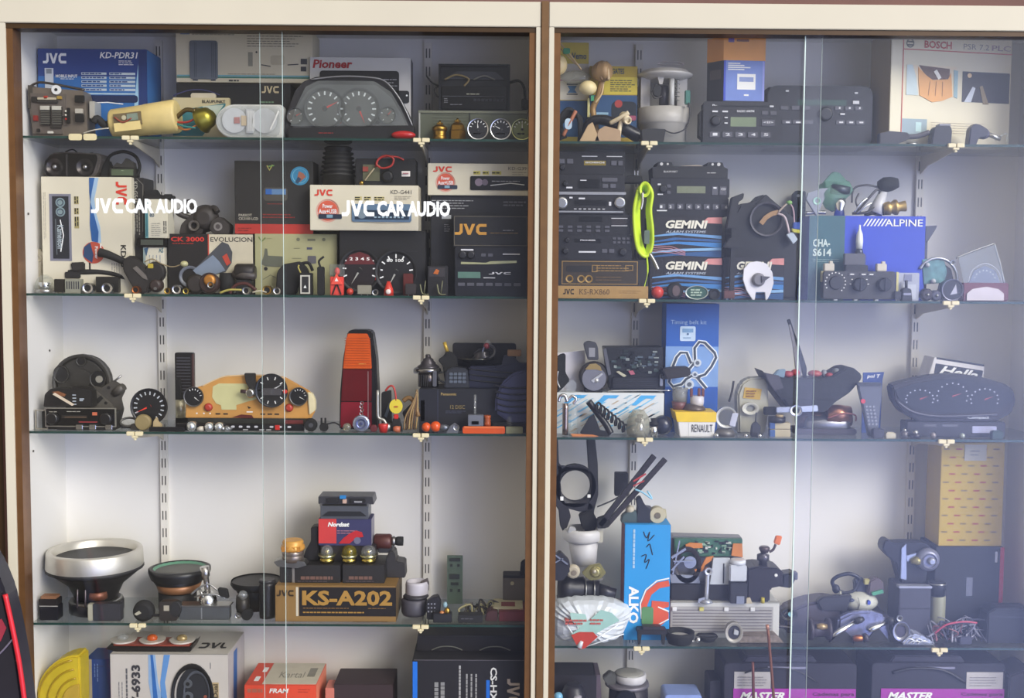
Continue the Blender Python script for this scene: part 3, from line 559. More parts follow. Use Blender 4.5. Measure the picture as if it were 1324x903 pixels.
t = small('connector_block', 'tan folded plastic tab, further left under the black hose', 'connector block', 762, .0, R1); y1 = t.py0; t.p('block', M('b89c74', .6)).prism([(749, y1), (760, 162), (766, 158), (776, y1)], 0, 10, bev=.6)
t = small('fuel_pump_module', 'white upright fuel pump module with a wide round flange', 'fuel pump', 864, .04, R1); y1 = t.py0
b = t.p('canister', M('b0aca4', .45, var=.03)); b.turn((862, y1, 40), (862, 136, 40), [(31, 0), (31, .55), (33, .58), (34, .62), (34, 1)])
t.p('flange', M('c6c2bc', .4, var=.03)).turn((863, 100, 36), (863, 86, 36), [(22, 0), (36, .35), (37, .55), (33, .62), (30, .9), (24, 1)]); t.p('maker_ring', M('b4a8a8', .5)).ring(868, 81, 17, 15, 14, 18, ry=2.4)
q = t.p('side_strut', M('b8b4ae', .45)); q.box(831, 97, 843, 138, 28, 50); q.box(879, 96, 892, 138, 30, 50); q.prism([(850, 95), (860, 95), (857, 108), (853, 108)], 12, 16)
t.p('pump_motor', M('35323a', .4)).cyl((861, 135, 28), (861, 108, 28), 6); t.p('feed_tube', M('c8c8c4', .4)).cyl((870, 135, 18), (870, 100, 18), 3.5)
q = t.p('spring', STEEL); q.tube([(877+3*math.cos(k*.9), 128-k*.75, 18+3*math.sin(k*.9)) for k in range(44)], .6, sub=1)
t.p('float_block', M('1c1c1e', .6)).prism([(844, 116), (848, 108), (856, 112), (854, 126), (846, 122)], 10, 18, bev=.5); t.p('float_wire', M('444040', .4, .5)).tube([(842, 118, 8), (846, 127, 6), (856, 124, 8)], .8); t.p('wall_shell', M('a8a49c', .45)).box(836, 98, 888, 136, 56, 64)
t.p('green_plug', M('3c7468', .5)).box(886, 116, 893, 134, 8, 14, bev=1); t.p('lead', DGREY).tube([(891, 132, 8), (892, 150, 4), (886, 166, 3), (872, 172, 4), (860, 168, 6)], .9)
t = small('black_clip_part', 'low black rectangular part in front of the flanged pump', 'clip', 845, .0, R1); y1 = t.py0; t.p('block', BLK2).prism([(830, y1), (829, 168), (840, 166), (861, 167), (858, y1)], 0, 14, bev=.8)
RX = radio('small black car radio with green display and orange carton on top', 908, 132, 1007, None, .045, R1, 26, disp=(944, 152, 977, 164, '7c8a6c'), knobs=((924.5, 157, 6.5),), face='2e2e33',
    btns=[(917+16.5*k, 171, 930+16.5*k, 178) for k in range(5)]+[(984, 144, 992, 149), (995, 144, 1003, 149), (984, 155, 1001, 163)],
    prints=[(920, 136, 926, 138, 'R-'), (920, 144, 927, 146), (933, 144, 940, 146), (936, 152, 940, 153.5), (936, 159, 940, 160.5), (952, 143, 974, 146, 'RADIO AM/FM'), (994, 137, 999, 139)]+[(921+16.5*k, 172.5, 927+16.5*k, 176, str(k+1)) for k in range(5)]+[(986, 157, 999, 160, '<II>')], slot=(932, 137, 992, 139), r=4)
RX.p('side_cover', M('3c3c3e', .5)).prism([(905, 176), (905, 146), (910, 140), (910, 180)], 4, 24)
t = Thing('filter_carton', 'tall orange and blue parts carton standing on the small black radio', 'box', 962, .046, RX.z(132), yaw=0); y1 = t.py0
# carton turned so that its left side shows: two faces meet at x=934
b = t.p('carton', M('2c2c3c', .5)); A = [(917, 20), (934.5, 0), (989, 4), (972, 24)]
def vprism(P, pts, ya, yb, mat=None): P._loops([[P.v(x, ya, d) for x, d in pts], [P.v(x, yb, d) for x, d in pts]], mat, smooth=False)
vprism(b, A, 49, y1, M('30303e', .5)); OR = M('f0a040', .5, var=.04); vprism(b, [(916.6, 20), (934.3, -.5), (989.4, 3.6), (972, 24.4)], 48.6, 79, OR)
F = lambda u: (935+53.5*u, -.8+3.9*u)
def fq(P, u0, u1, y0, y1_, mat, k=.15):
    (xa, da), (xb, db) = F(u0), F(u1); P.quad((xa, y0, da-k), (xb, y0, db-k), (xb, y1_, db-k), (xa, y1_, da-k), mat)
q = t.p('front_print', WPRINT); fq(q, 0, 1, 79, 130.5, M('6c84c8', .5)); fq(q, 0, .05, 79, 130.5, M('2c44b8', .5), .3); fq(q, .95, 1, 79, 130.5, M('8c94d8', .5), .3)
fq(q, .33, .78, 96, 116, WPRINT, .4); fq(q, .38, .73, 100, 106, M('8898c8', .5), .5); [fq(q, .1, .1+w, 82+2.6*k, 83.4+2.6*k, WPRINT, .4) for k, w in enumerate((.3, .4, .55, .4))]; fq(q, .5, .62, 122, 124, WPRINT, .4); fq(q, .1, .24, 51, 56, M('6c4c9c', .5), .4); fq(q, .3, .6, 52, 55, M('8c5440', .5), .4)
t.p('side_print', M('50484c', .5)).quad((920, 90, 16.3), (932, 90, 2.6), (932, 102, 2.6), (920, 102, 16.3))
t = radio('wide black rounded car radio with centre knob next to the small radio', 991, 112, 1127, None, .10, R1, 55, face='2a2a33', disp=(1030, 130, 1093, 137, '41564f'), knobs=((1066, 148, 9),), r=12,
    btns=[(1008+14*k, 138, 1018+14*k, 143) for k in range(3)]+[(1078+13*k, 138, 1088+13*k, 143) for k in range(3)]+[(1010+14*k, 156, 1022+14*k, 161) for k in range(3)]+[(1080+13*k, 156, 1091+13*k, 161) for k in range(3)],
    prints=[(1014, 118, 1018, 120), (1103, 120, 1107, 122), (1101, 131, 1109, 135), (1015, 158, 1020, 160), (1028, 158, 1034, 160), (1085, 147, 1091, 149)]+[(1083+13*k, 139, 1085+13*k, 141.5) for k in range(3)]+[(1084+13*k, 157.5, 1089+13*k, 159.5) for k in range(3)])
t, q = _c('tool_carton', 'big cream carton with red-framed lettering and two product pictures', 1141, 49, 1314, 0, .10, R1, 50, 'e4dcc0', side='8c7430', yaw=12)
rd = M('c05040', .5); q.rect(1157, 49, 1158.2, 176, rd, 2); q.rect(1157, 68, 1314, 69.2, rd, 2); q.text('BOSCH', 1187, 56.5, 1226, 66, rd, bold=.03); q.ring(1167, 61, 5.5, 4.3, -.6, 0, M('5c5c50', .5)); q.rect(1163, 58, 1171, 60, M('5c5c50', .5)); q.rect(1163, 62, 1171, 64, M('5c5c50', .5)); q.text('PSR 7.2', 1243, 58, 1280, 65, M('948c84', .5), bold=.0); q.text('PLC', 1284, 58, 1312, 65, M('a48c90', .5))
sk = M('e8a860', .5); q.rect(1162, 88, 1234, 126, M('e8d8b8', .5)); q.prism([(1163, 88), (1171, 88), (1177, 104), (1180, 126), (1163, 126)], -.7, 0, M('c8d8d8', .5)); q.prism([(1180, 88), (1224, 91), (1224, 104), (1196, 106), (1188, 98)], -.7, 0, M('5c3c30', .5)); q.prism([(1179, 90), (1190, 100), (1200, 106), (1222, 104), (1226, 96), (1229, 126), (1214, 132), (1200, 134), (1182, 126), (1180, 108)], -.95, 0, sk)
q.strip([(1203, 94), (1210, 104)], 5, -1.4, 0, M('e8e4dc', .4)); [q.strip([(1196+9*k, 108), (1194+10*k, 126)], .9, -1.2, 0, M('a06838', .5)) for k in range(3)]; q.prism([(1230, 92), (1236, 93), (1236, 128), (1231, 126)], -.8, 0, M('98b8c0', .5))
q.rect(1243, 93, 1312, 132, M('2e3044', .5)); q.prism([(1246, 132), (1258, 112), (1262, 114), (1256, 132)], -.8, 0, M('c8d0dc', .4)); q.prism([(1268, 112), (1272, 110), (1282, 134), (1274, 134)], -.8, 0, M('8c7c60', .5)); q.disc(1253, 98, 3, -.8, 0, M('e0c090', .4)); q.rect(1158, 156, 1194, 176, M('94a8b0', .5)); q.rect(1178, 160, 1186, 172, M('b8d8d8', .4), 2); q.lines(1200, 158, 1290, 174, 5, M('c8bca8', .5), th=.7)
for x, lab, sg in ((1170, 'dark ignition lead coil with square head at the cream carton foot', 1), ):
    t = small('ignition_lead', lab, 'ignition part', 1186, .035, R1); y1 = t.py0
    t.p('lead_boot', M('3c3c46', .5)).prism([(1139, y1-2), (1139, 172), (1152, 169), (1176, 171), (1180, 178), (1160, y1-1)], 6, 18, bev=1); t.p('bent_arm', M('5a5860', .4)).tube([(1174, 176, 12), (1190, 175, 10), (1204, 170, 8)], 3.5); t.p('coil_head', M('2c2e3a', .4)).prism([(1204, y1-1), (1207, 166), (1213, 162), (1228, 162), (1231, 168), (1230, y1)], 0, 16, bev=1.2); t.p('head_cap', M('8c8c98', .35)).box(1214, 160, 1229, 163, 1, 14, bev=.6); t.p('metal_end', STEEL).tube([(1176, y1-3, 12), (1190, y1-3, 10)], 2)
t = small('ignition_lead', 'dark ribbed connector with a silver pin under the dark product picture', 'ignition part', 1276, .03, R1); y1 = t.py0
t.p('boot', M('34364a', .4)).prism([(1252, y1), (1254, 166), (1260, 160), (1268, 162), (1278, 168), (1277, 176), (1266, 178), (1262, y1)], 0, 14, bev=1.2); t.p('pin', ALU).tube([(1278, 172, 8), (1296, 179, 6)], 3); t.p('collar', M('5c5c74', .4)).turn((1270, 172, 8), (1280, 173, 8), [(7, 0), (7, .6), (5, 1)]); t.p('guard', CLEAR).tube([(1290, 180, 8), (1304, 172, 8), (1306, 184, 8)], 1.5)
# ================================================================ SECOND SHELF, LEFT CABINET
BT = M('2a5c98', .4); TAN = M('d6ccb0', .55, var=.03)
t, q = _c('radio_carton', 'tall white radio carton standing on end with a blue ribbon and round red sticker', 56, 230, 172, 0, .065, L2, 60, 'd4ccb4'); TC = t
q.rect(66, 252, 94, 338, M('7c7c88', .4)); q.rect(70, 255, 91, 335, M('2c3038', .35), 2)
for y in (263, 275): q.disc(80.5, y, 6, -.9, 0, M('9cb4b8', .3, .5)); q.ring(80.5, y, 4.5, 3, -1.2, 0, M('4c5c68', .4))
q.strip([(80, 285), (84, 305), (80, 326)], 1.2, -1, 0, WPRINT); q.text('Kameleon', 76, 292, 84, 322, M('a8b4b8', .5), rot='cw', lay=4); q.strip([(74, 284), (75, 330)], 1, -1, 0, M('60686c', .5))
for a, b in ((255, 265), (270, 278), (281, 296)): q.rect(98, a, 104, b, M('a89c68', .5)); q.lines(98, a, 104, b, 2, KPRINT, th=1.4, lay=2, vert=True)
q.prism([(118, 231), (130, 231), (127, 246), (124, 258), (126, 276), (131, 294), (132, 314), (121, 314), (118, 296), (120, 272), (119, 250)], -.4, 0, M('9cb8d0', .4)); q.prism([(118, 231), (125, 231), (121, 250), (119, 262), (118, 250)], -.7, 0, BT); q.prism([(119, 262), (123, 276), (129, 300), (128, 314), (120, 312), (118, 290)], -.7, 0, BT)
q.text('JVC', 152, 236, 166, 265, RPRINT, rot='cw', bold=.03); q.text('KD-G', 157, 317, 164, 345, KPRINT, rot='cw'); q.disc(122, 327, 14, -.5, 0, M('b8503c', .4)); q.prism([(109, 332), (110, 320), (118, 314), (122, 330), (120, 340)], -.8, 0, M('2a4468', .4)); q.text('Power', 124, 319, 128, 335, WPRINT, rot='cw', lay=4); q.lines(130, 316, 133, 338, 1, WPRINT, th=1.4, lay=4, vert=True)
q.lines(144, 340, 156, 360, 4, M('8c867c', .5), vert=True, th=.8); q.lines(58, 250, 62, 330, 2, M('a8a294', .5), vert=True, th=.5)
zt = t.z(230)
t = small('headlamp_pair', 'smoked grey twin lamp unit lying on the tall white carton', 'lamp unit', 92, .075, zt); y1 = t.py0
t.p('housing', M('56504c', .35)).prism([(54, 222), (57, 208), (66, 198), (82, 196), (128, 198), (130, 206), (124, 224), (116, y1), (60, y1)], 3, 40, bev=2)
for cx in (71, 110): t.p('reflector', M('8c8680', .25, .8)).turn((cx, 216, 0), (cx, 216, 4), [(11, 0), (8, .5), (3, 1)], caps=False).ball(cx, 216, 1.5, 3.5, STEEL)
t.p('lens', SMOKE).prism([(56, 220), (59, 208), (67, 200), (82, 198), (125, 200), (126, 206), (120, 224), (114, y1-1), (61, y1-1)], -1, 2.6, bev=1); t.p('divider', M('3c3836', .5)).box(86, 200, 88, y1-2, -1.4, 2)
t.p('wire', RUB).tube([(82, 196, 8), (92, 193, 8), (102, 199, 6), (118, 197, 8)], .9)
t = small('tuning_display', 'small green-lit display module in a loop of black cable on the white carton', 'display module', 157, .085, zt); y1 = t.py0
t.p('module', M('35342f', .45)).box(141, 217, 174, y1-1, 2, 22, bev=.6); t.p('display', M('5c6850', .3)).rect(144, 221, 172, y1-3, lay=-6).box(144, 219, 172, y1-3, 1, 2.2); t.p('scale_arc', M('b8c8a0', .4)).strip([(146, 224), (158, 221), (170, 224)], 1.4, .7, 1.4)
t.p('bracket', M('4c4a46', .4, .4)).prism([(143, 216), (150, 210), (156, 212), (162, 204), (172, 210), (173, 217)], 4, 14, bev=.5)
q = t.p('cable_loop', RUB); q.tube([(136, y1-2, 10), (133, 214, 12), (139, 200, 14), (156, 195, 14), (171, 201, 14), (177, 214, 12), (174, y1-2, 10)], 2.2); t.p('cable_bundle', RUB).prism([(125, y1), (130, 210), (138, 206), (142, 216), (141, y1)], 8, 18, bev=2)
t, q = _c('radio_carton', 'narrow black carton standing edge-on behind the tall white carton', 175, 231, 187, 0, .085, L2, 45, '2a2828'); q.text('KD-G541', 175, 236, 180, 262, M('9c988c', .5), rot='cw'); q.lines(174.5, 266, 183, 308, 3, M('8c887c', .5), vert=True); q.strip([(179, 232), (187, 240), (186, 300)], .8, -.6, 0, M('6c6860', .5))
t, q = _c('parts_carton', 'small white and teal carton upright under the broad black connector', 186, 320, 213, 0, .07, L2, 30, 'd0cab4'); q.rect(186, 320, 189, 378, M('8c9c98', .5)); q.text('AS', 206, 321, 212, 327, M('4c7078', .5)); q.lines(192, 330, 210, 360, 4, M('88909c', .5), vert=True, th=.7); q.prism([(187, 322), (193, 320), (190, 332)], -.5, 0, M('3c5870', .4)); z2 = t.z(320)
t = small('display_faceplate', 'black detachable radio face with greenish screen between two small white cartons', 'radio faceplate', 196, .065, z2); y1 = t.py0; t.p('face', BLKG).rbox(177, 308, 214, y1, 2, 0, 26, bev=.6); t.p('screen', M('4c5048', .3)).rect(182, 310, 211, 317); z3 = t.z(308)
t, q = _c('parts_carton', 'small white carton with teal edge carrying the lettering overlap and a black connector', 188, 258, 217, 0, .07, z3, 30, 'd0cab4'); q.rect(188, 259, 192, 308, M('6c9c9c', .5)); q.rect(189, 272, 191.5, 306, M('3a7078', .5), 2); q.lines(196, 288, 209, 306, 7, M('8c8a80', .5), th=.6); q.lines(211, 286, 216, 306, 2, M('3c3c3c', .5), vert=True, th=1); q.text('eo', 194, 276, 200, 281, M('4c6070', .5)); z4 = t.z(258)
t = small('plug_row', 'black multi-way connector lying on the small white and teal carton', 'connector', 202, .075, z4); y1 = t.py0; q = t.p('connector_body', RUB); q.box(184, 252, 221, y1, 2, 22, bev=.8); q.prism([(184, 252), (188, 246), (200, 245), (204, 252)], 4, 16, bev=.6); t.p('tag', RUB).box(212, 251, 222, 257, 0, 4, bev=.5)
# phone kit boxes
t, q = _c('phone_kit_carton', 'black and beige hands-free kit carton with a handset pictured', 218, 303, 328, 0, .085, L2, 50, '24201f'); q.rect(270.5, 303.5, 327.5, 379, M('c9c0a6', .5)); q.rect(269.5, 303.5, 271, 379, M('b03c2c', .5), 2); q.text('CK 3000', 222, 307, 265, 313, M('c8342a', .5), bold=.03); q.text('EVOLUCION', 273, 307, 327, 313, M('3c3a38', .5), bold=.01); q.lines(224, 315, 256, 316, 1, M('a03028', .5), th=1)
q.prism([(250, 350), (288, 313), (296, 316), (301, 326), (300, 340), (292, 352), (262, 360)], -.9, 0, M('4a4c50', .4)); q.prism([(250, 350), (276, 330), (284, 338), (292, 350), (270, 358), (256, 356)], -1.3, 0, M('7c8898', .4)); q.prism([(288, 332), (294, 328), (299, 340), (294, 344)], -1.6, 0, M('b84838', .4)); q.ring(246, 358, 14, 10, -1, 0, M('70747c', .4)); z5 = t.z(303)
t = small('switch_cluster', 'dusty brown-black steering column switch cluster on the hands-free carton', 'switch cluster', 262, .095, z5); y1 = t.py0; dk = M('3a3430', .6, var=.2)
t.p('hub', dk).turn((262, 282, 22), (262, 282, 4), [(16, 0), (18, .4), (14, .8), (8, 1)]); t.p('front_block', dk).prism([(270, 296), (274, 285), (284, 280), (297, 291), (296, y1), (276, y1)], 0, 22, bev=1); t.p('key_slot', M('8a8580', .4, .3)).disc(282, 293, 5.5, -.8, 2).disc(282, 293, 3, -1.2, 0, M('4c4644', .5))
t.p('rear_block', dk).prism([(229, y1), (232, 290), (246, 276), (250, 268), (262, 267), (268, 280), (258, y1)], 8, 30, bev=1); t.p('left_stalk', dk).tube([(246, 282, 14), (232, 278, 12), (226, 272, 10)], 3, r1=4.5); t.p('right_stalk', dk).tube([(262, 276, 12), (274, 268, 10), (280, 274, 6)], 3.5); t.p('upper_tab', dk).prism([(236, 276), (236, 258), (244, 257), (248, 274)], 12, 20, bev=.8); t.p('switch_ring', M('544e48', .5)).ring(250, 292, 7, 4, 2, 8)
t, q = _c('phone_kit_carton', 'beige hands-free kit carton with a faint accessory drawing, beside the dark gauges', 330, 303, 436, 0, .085, L2, 50, 'a5a278'); q.strip([(335, 307), (339, 313), (344, 308)], 1.6, -.5, 0, M('6a7c40', .5)); q.lines(346, 308, 356, 310, 1, M('8c8a60', .5)); gq = M('6f6f58', .5)
q.prism([(342, 330), (343, 322), (346, 322), (347, 331), (366, 332), (366, 346), (344, 345), (338, 342)], -.5, 0, M('5f6254', .5)); q.disc(344, 348, 2.4, -.6, 0, KPRINT); [q.disc(x, 310, 2.2, -.5, 0, gq) for x in (386, 419)]; q.rect(398, 309, 408, 312, gq); q.rect(397, 320, 404, 323, M('4c4c60', .5)); q.rect(380, 321, 388, 321.8, gq); q.rbox(398, 331, 409, 341, 1.5, -.6, 0, M('5c5a60', .5)); q.rect(378, 334, 390, 334.8, gq); z6 = t.z(303)
q.strip([(340, 362), (350, 356), (362, 362), (372, 357)], .8, -.5, 0, gq)
t, q = _c('phone_kit_carton', 'large black hands-free kit carton with red base band and round blue sticker', 304, 209, 405, 0, .09, z6, 45, '2e2c29'); q.rect(304, 290, 405, 302.6, M('b0342a', .5)); q.lines(308, 294, 328, 300, 2, M('6c2420', .5), th=.8, lay=3); q.strip([(346, 215), (349, 221), (353, 214)], 1.6, -.5, 0, M('a8a050', .5)); q.strip([(348, 216), (355, 215)], 1.4, -.6, 0, M('6c9c50', .5)); q.rbox(341, 243, 372, 260, 4, -.4, 0, M('4a463e', .5)); q.rect(344, 245, 370, 252, M('5c80a8', .4), 3); q.rect(344, 245, 352, 252, M('2c60a8', .4), 4); q.text('PARROT', 309, 277, 326, 280.5, M('b0aa98', .5)); q.text('CK3100 LCD', 309, 281.5, 334, 285, M('b0aa98', .5)); q.lines(340, 276, 384, 283, 2, M('7c2820', .5), th=1.6); q.lines(346, 262, 368, 266, 1, M('7c2820', .5))
q.disc(388, 228, 12, -.6, 0, M('3a82a4', .4)); q.ring(388, 228, 9.5, 8.8, -.9, 0, M('6cacc4', .4)); q.prism([(384, 234), (387, 222), (393, 225), (396, 229), (388, 236)], -1, 0, M('98604c', .4)); q.prism([(382, 236), (386, 229), (390, 232), (386, 238)], -1.2, 0, M('2e4860', .4))
# right half : dark pile
t, q = _c('carton', 'unmarked black carton holding up the white radio carton, behind the two loose dials', 439, 299, 550, 0, .06, L2, 70, '1f1e20', cat='box'); DBX = t; q.lines(500, 322, 540, 360, 6, M('2e2e33', .5), th=1); z7 = t.z(299)
def jbox(label, x0, y0, x1, dep, base, dp, model, stereo, side='beb6a0'):
    t, q = _c('radio_carton', label, x0, y0, x1, 0, dep, base, dp, 'd6ceb6', side=side); y1 = t.py0; h = y1-y0; return t, q, h
t, q, h = jbox('white radio carton under the glass lettering with a round red sticker', 401, 240, 541, .045, z7, 60, '', '')
q.text('JVC', 407, 246, 430, 254, RPRINT, bold=.03); q.text('KD-G441', 505, 246, 532, 251, M('5a5650', .5), bold=.0); q.lines(510, 253, 532, 259, 3, M('8c8578', .5), th=.6)
def sticker(q, cx, cy, r):
    q.ring(cx, cy, r*1.15, r*1.05, -.4, 0, M('d8a090', .5)); q.disc(cx, cy, r, -.5, 0, M('d05c44', .5)); q.text('Power', cx-r*.5, cy-r*.65, cx+r*.5, cy-r*.25, WPRINT, lay=4); q.text('Aux+USB', cx-r*.9, cy-r*.15, cx+r*.9, cy+r*.3, WPRINT, lay=4); q.rbox(cx-r*.9, cy+r*.35, cx+r*1.4, cy+r*.8, 1, -1.3, 0, M('2a3548', .4)); q.rect(cx-r*.1, cy+r*.4, cx+r*.5, cy+r*.7, M('7ca0b0', .4), 6)
sticker(q, 424, 273, 13)
for a, b in ((459, 468), (471, 480), (484, 497)): q.rect(a, 254.5, b, 260, M('c8bc84', .5)); q.lines(a, 254.5, b, 260, 2, KPRINT, th=1.3, lay=2)
q.rbox(455, 264, 532, 287, 2.5, -1.2, 0, M('6c88a4', .3, .3)); q.rbox(459, 272, 529, 284, 1.5, -1.6, 0, M('2c3c50', .3)); q.disc(468, 277, 6, -2, 0, M('a0b4c4', .25, .5)); [q.rect(484+5*k, 280, 487+5*k, 282, M('9cb4c4', .3), 8) for k in range(8)]; q.strip([(462, 287), (500, 289), (530, 287)], 1, -.4, 0, M('b0a894', .5)); z8 = t.z(240)
t = small('intake_bellows', 'black ribbed rubber bellows standing on the white radio carton', 'bellows', 433, .06, z8); y1 = t.py0
pr = [(21, 0), (21, .25)]; 
for k in range(6): a = .27+.11*k; pr += [(23.5-.7*k, a), (23.5-.7*k, a+.03), (19.5-.6*k, a+.05), (19.5-.6*k, a+.075)]
pr += [(18, .93), (18.5, .97), (16, 1)]; t.p('bellows', M('262422', .6, var=.15)).turn((434, y1, 24), (434, 188, 24), pr, n=32)
t = small('cassette_adapter', 'black boxed device with a looped red wire and small white price tag', 'electronic device', 498, .06, z8); y1 = t.py0; t.p('body', M('1e1d1e', .5)).box(459, 205, 537, y1, 3, 44, bev=1); t.p('price_tag', M('e4dcd4', .5)).box(519, 221, 530, 228, 2.4, 3.2, bev=.2).rect(521, 223.5, 528, 225, M('a87878', .5), -9)
q = t.p('red_wire', M('a8322a', .4)); q.tube([(486, 216, 0), (490, 206, -2), (500, 202, -3), (509, 206, -3), (506, 215, -3), (494, 218, -3), (487, 212, -3), (494, 204, -2), (512, 203, 0), (522, 207, 2)], 1.3); q.tube([(484, 218, 0), (478, 226, -2), (472, 234, -2)], .9, M('a89878', .4)); t.p('green_label', M('5c5c44', .5)).box(469, 213, 491, 234, 2, 3.2).rect(469, 216, 476, 222, M('8c3c30', .5), -8); t.p('thumb_wheel', BLK).turn((501, 228, 3), (501, 228, -4), [(8, 0), (8, .6), (5, 1)]); t.p('terminal', BRASS).ball(468, y1-3, -4, 3)
t, q = _c('radio_carton', 'tall black carton with white spec lettering behind the gold-lettered one', 557, 254, 684, 0, .105, L2, 50, '25252b'); q.lines(558, 259, 616, 272, 4, M('a8a8a8', .5), th=.9); q.lines(650, 260, 680, 268, 2, M('686870', .5), th=1.8); q.rect(571, 279, 583, 284, M('a8acb0', .5)); q.lines(574, 290, 582, 301, 4, M('787878', .5)); z9 = t.z(254)
t, q, h = jbox('white radio carton on the black pile beside the centre post', 553, 212, 683, .095, z9, 55, '', '')
q.text('JVC', 560, 216, 584, 223, RPRINT, bold=.03); q.text('KD-G391', 657, 216, 683, 220, M('5a5650', .5), bold=.0); q.lines(662, 222, 682, 227, 2, M('8c8578', .5), th=.6); sticker(q, 576, 236, 11)
for a, b in ((612, 621), (624, 632), (636, 648)): q.rect(a, 221.5, b, 226, M('c8bc54', .5)); q.lines(a, 221.5, b, 226, 1, KPRINT, th=1.6, lay=2)
q.rbox(608, 228, 683, 246, 2, -1.2, 0, M('1c1c20', .3)); q.disc(619, 236, 5, -1.6, 0, M('9c8c98', .3, .5)); q.disc(627, 236, 4, -1.7, 0, M('7c707c', .3, .5)); q.strip([(634, 240), (660, 237), (678, 239)], 1, -1.7, 0, WPRINT); q.lines(636, 233, 672, 236, 1, M('a8a8ac', .5), lay=7)
rr = radio('lowest black car radio with pale green screen at the right of the left cabinet', 588, 347, 683, None, .04, L2, 28, disp=(592, 352, 621, 360, '5c7c70'), btns=[(592+12*k, 366, 601+12*k, 370) for k in range(7)], prints=[(632, 352, 660, 355, 'JVC'), (625, 359, 640, 360)], face='1a1c26'); z10 = rr.z(347)
rr = radio('black car radio with a bright chrome strip, on the lowest radio', 588, 320, 683, None, .045, z10, 26, btns=[(622, 328, 628, 332), (631, 328, 637, 332)], knobs=((598, 330, 5), (609, 330, 5)), prints=[(596, 322.5, 612, 324.5), (650, 328, 672, 329.5)], face='22232a'); rr.p('chrome_strip', M('d8d8a8', .2, .6)).prism([(596, 339), (628, 340), (634, 338), (668, 337), (668, 340), (630, 342), (596, 342)], -1.2, 0); z11 = rr.z(320)
t, q = _c('radio_carton', 'black carton with gold maker lettering above the two stacked radios', 586, 279, 683, 0, .055, z11, 22, '1e1e22'); q.text('JVC', 588, 290, 629, 304, M('c8923c', .45), bold=.03); q.frame(587, 280, 682, 318, .8, -.4, 0, M('5c5648', .5)); q.lines(634, 300, 676, 303, 1, M('7c6034', .5)); q.lines(650, 297, 666, 299, 1, M('8c8c90', .5))
# dial pair
for cx, c2, a, lab in ((465, '8a2028', 122, 'round revolution counter dial with a red arc, left of the pair'), (512, 'c8c8c8', 118, 'round black speedometer dial beside the revolution counter')):
    t = small('loose_dial', lab, 'dial', cx, .045, L2, 'loose instrument dials'); cy = 350 if cx < 500 else 352; gauge(t, cx, cy, 27, a, '1c1b1e' if cx > 500 else '241a1e', 'a8a8a0', BLK2, n=9, deep=8, a0=-200, a1=20, ry=28)
    if cx < 500:
        q = t.p('red_arc', M('5c1c20', .5)); q.prism([(cx-20, cy-8), (cx-12, cy-20), (cx, cy-24), (cx+12, cy-20), (cx+20, cy-8)], -.2, .15); t.p('arc_print', WPRINT).text('2 3 4 5', cx-13, cy-17, cx+13, cy-13, lay=1); t.p('red_line', RED).strip([(cx+23, cy+2), (cx+21, cy+13)], 2.2, -.4, .1)
    else: t.p('dial_numbers', WPRINT).text('80 100', cx-12, cy-17, cx+10, cy-13, lay=1)
    t.p('foot', BLK2).box(cx-14, cy+24, cx+14, t.py0, 1, 9, bev=.5)
t = small('warning_module', 'small dark module with an orange hazard symbol at the foot of the black pile', 'module', 565, .03, L2); y1 = t.py0; t.p('body', M('232124', .5)).box(553, 344, 579, y1, 0, 26, bev=.6); t.p('face', M('3c383c', .5)).rect(555, 346, 575, 358); t.p('symbol', M('b8642c', .4)).prism([(560, 354), (564, 348), (568, 350), (566, 355)], -.9, 0)
# front litter, left half
t = small('dome_lamp', 'clear plastic dome lamp at the left end of the second shelf', 'lamp', 53, .02, L2); y1 = t.py0; t.p('base', ALU).turn((53, y1, 14), (53, y1-5, 14), [(12, 0), (12, 1)]); t.p('reflector', CHROME).turn((53, y1-4, 14), (53, y1-14, 14), [(5, 0), (9, 1)]); t.p('dome', CLEAR).ball(53, y1-5, 14, 13.5, ry=19, bot=.5)
t = small('white_lever', 'yellowed plastic pivot lever propped against the side wall', 'lever', 55, .09, L2); y1 = t.py0; q = t.p('lever', M('b8ae94', .5)); q.prism([(46, y1), (45, 338), (47, 324), (53, 322), (57, 330), (54, 344), (56, y1)], 0, 5, bev=.6); q.prism([(58, 326), (62, 325), (69, y1), (63, y1)], 3, 7, bev=.5); q.ring(51, 334, 4.5, 2, -1, 0)
t = small('green_terminal', 'small green and cream terminal block beside the yellowed lever', 'terminal block', 72, .075, L2); y1 = t.py0; t.p('block', M('4c7450', .5)).box(70, 345, 80, y1, 0, 10, bev=.6); t.p('cap', M('b8a880', .5)).box(67, 338, 72, 348, 1, 7, bev=.6).box(81, 352, 84, y1, 1, 8)
def stalk(lab, pts, r, base, px, dep, lump=None, name='column_stalk'):
    t = small(name, lab, 'stalk switch', px, dep, base); t.p('lever_arm', RUB).tube(pts, r, r1=r*.6)
    if lump: t.p('switch_body', M('2c2826', .6, var=.2)).prism(lump, -2, 16, bev=1.5)
    return t
t = stalk('black column stalk switch with flat handle across the white carton, upper of two', [(128, 327, 4), (140, 330, 4), (158, 338, 6), (172, 344, 8)], 6, L2, 168, .04, [(160, 336), (170, 330), (186, 344), (196, 362), (190, t.py0), (176, t.py0), (160, 350)])
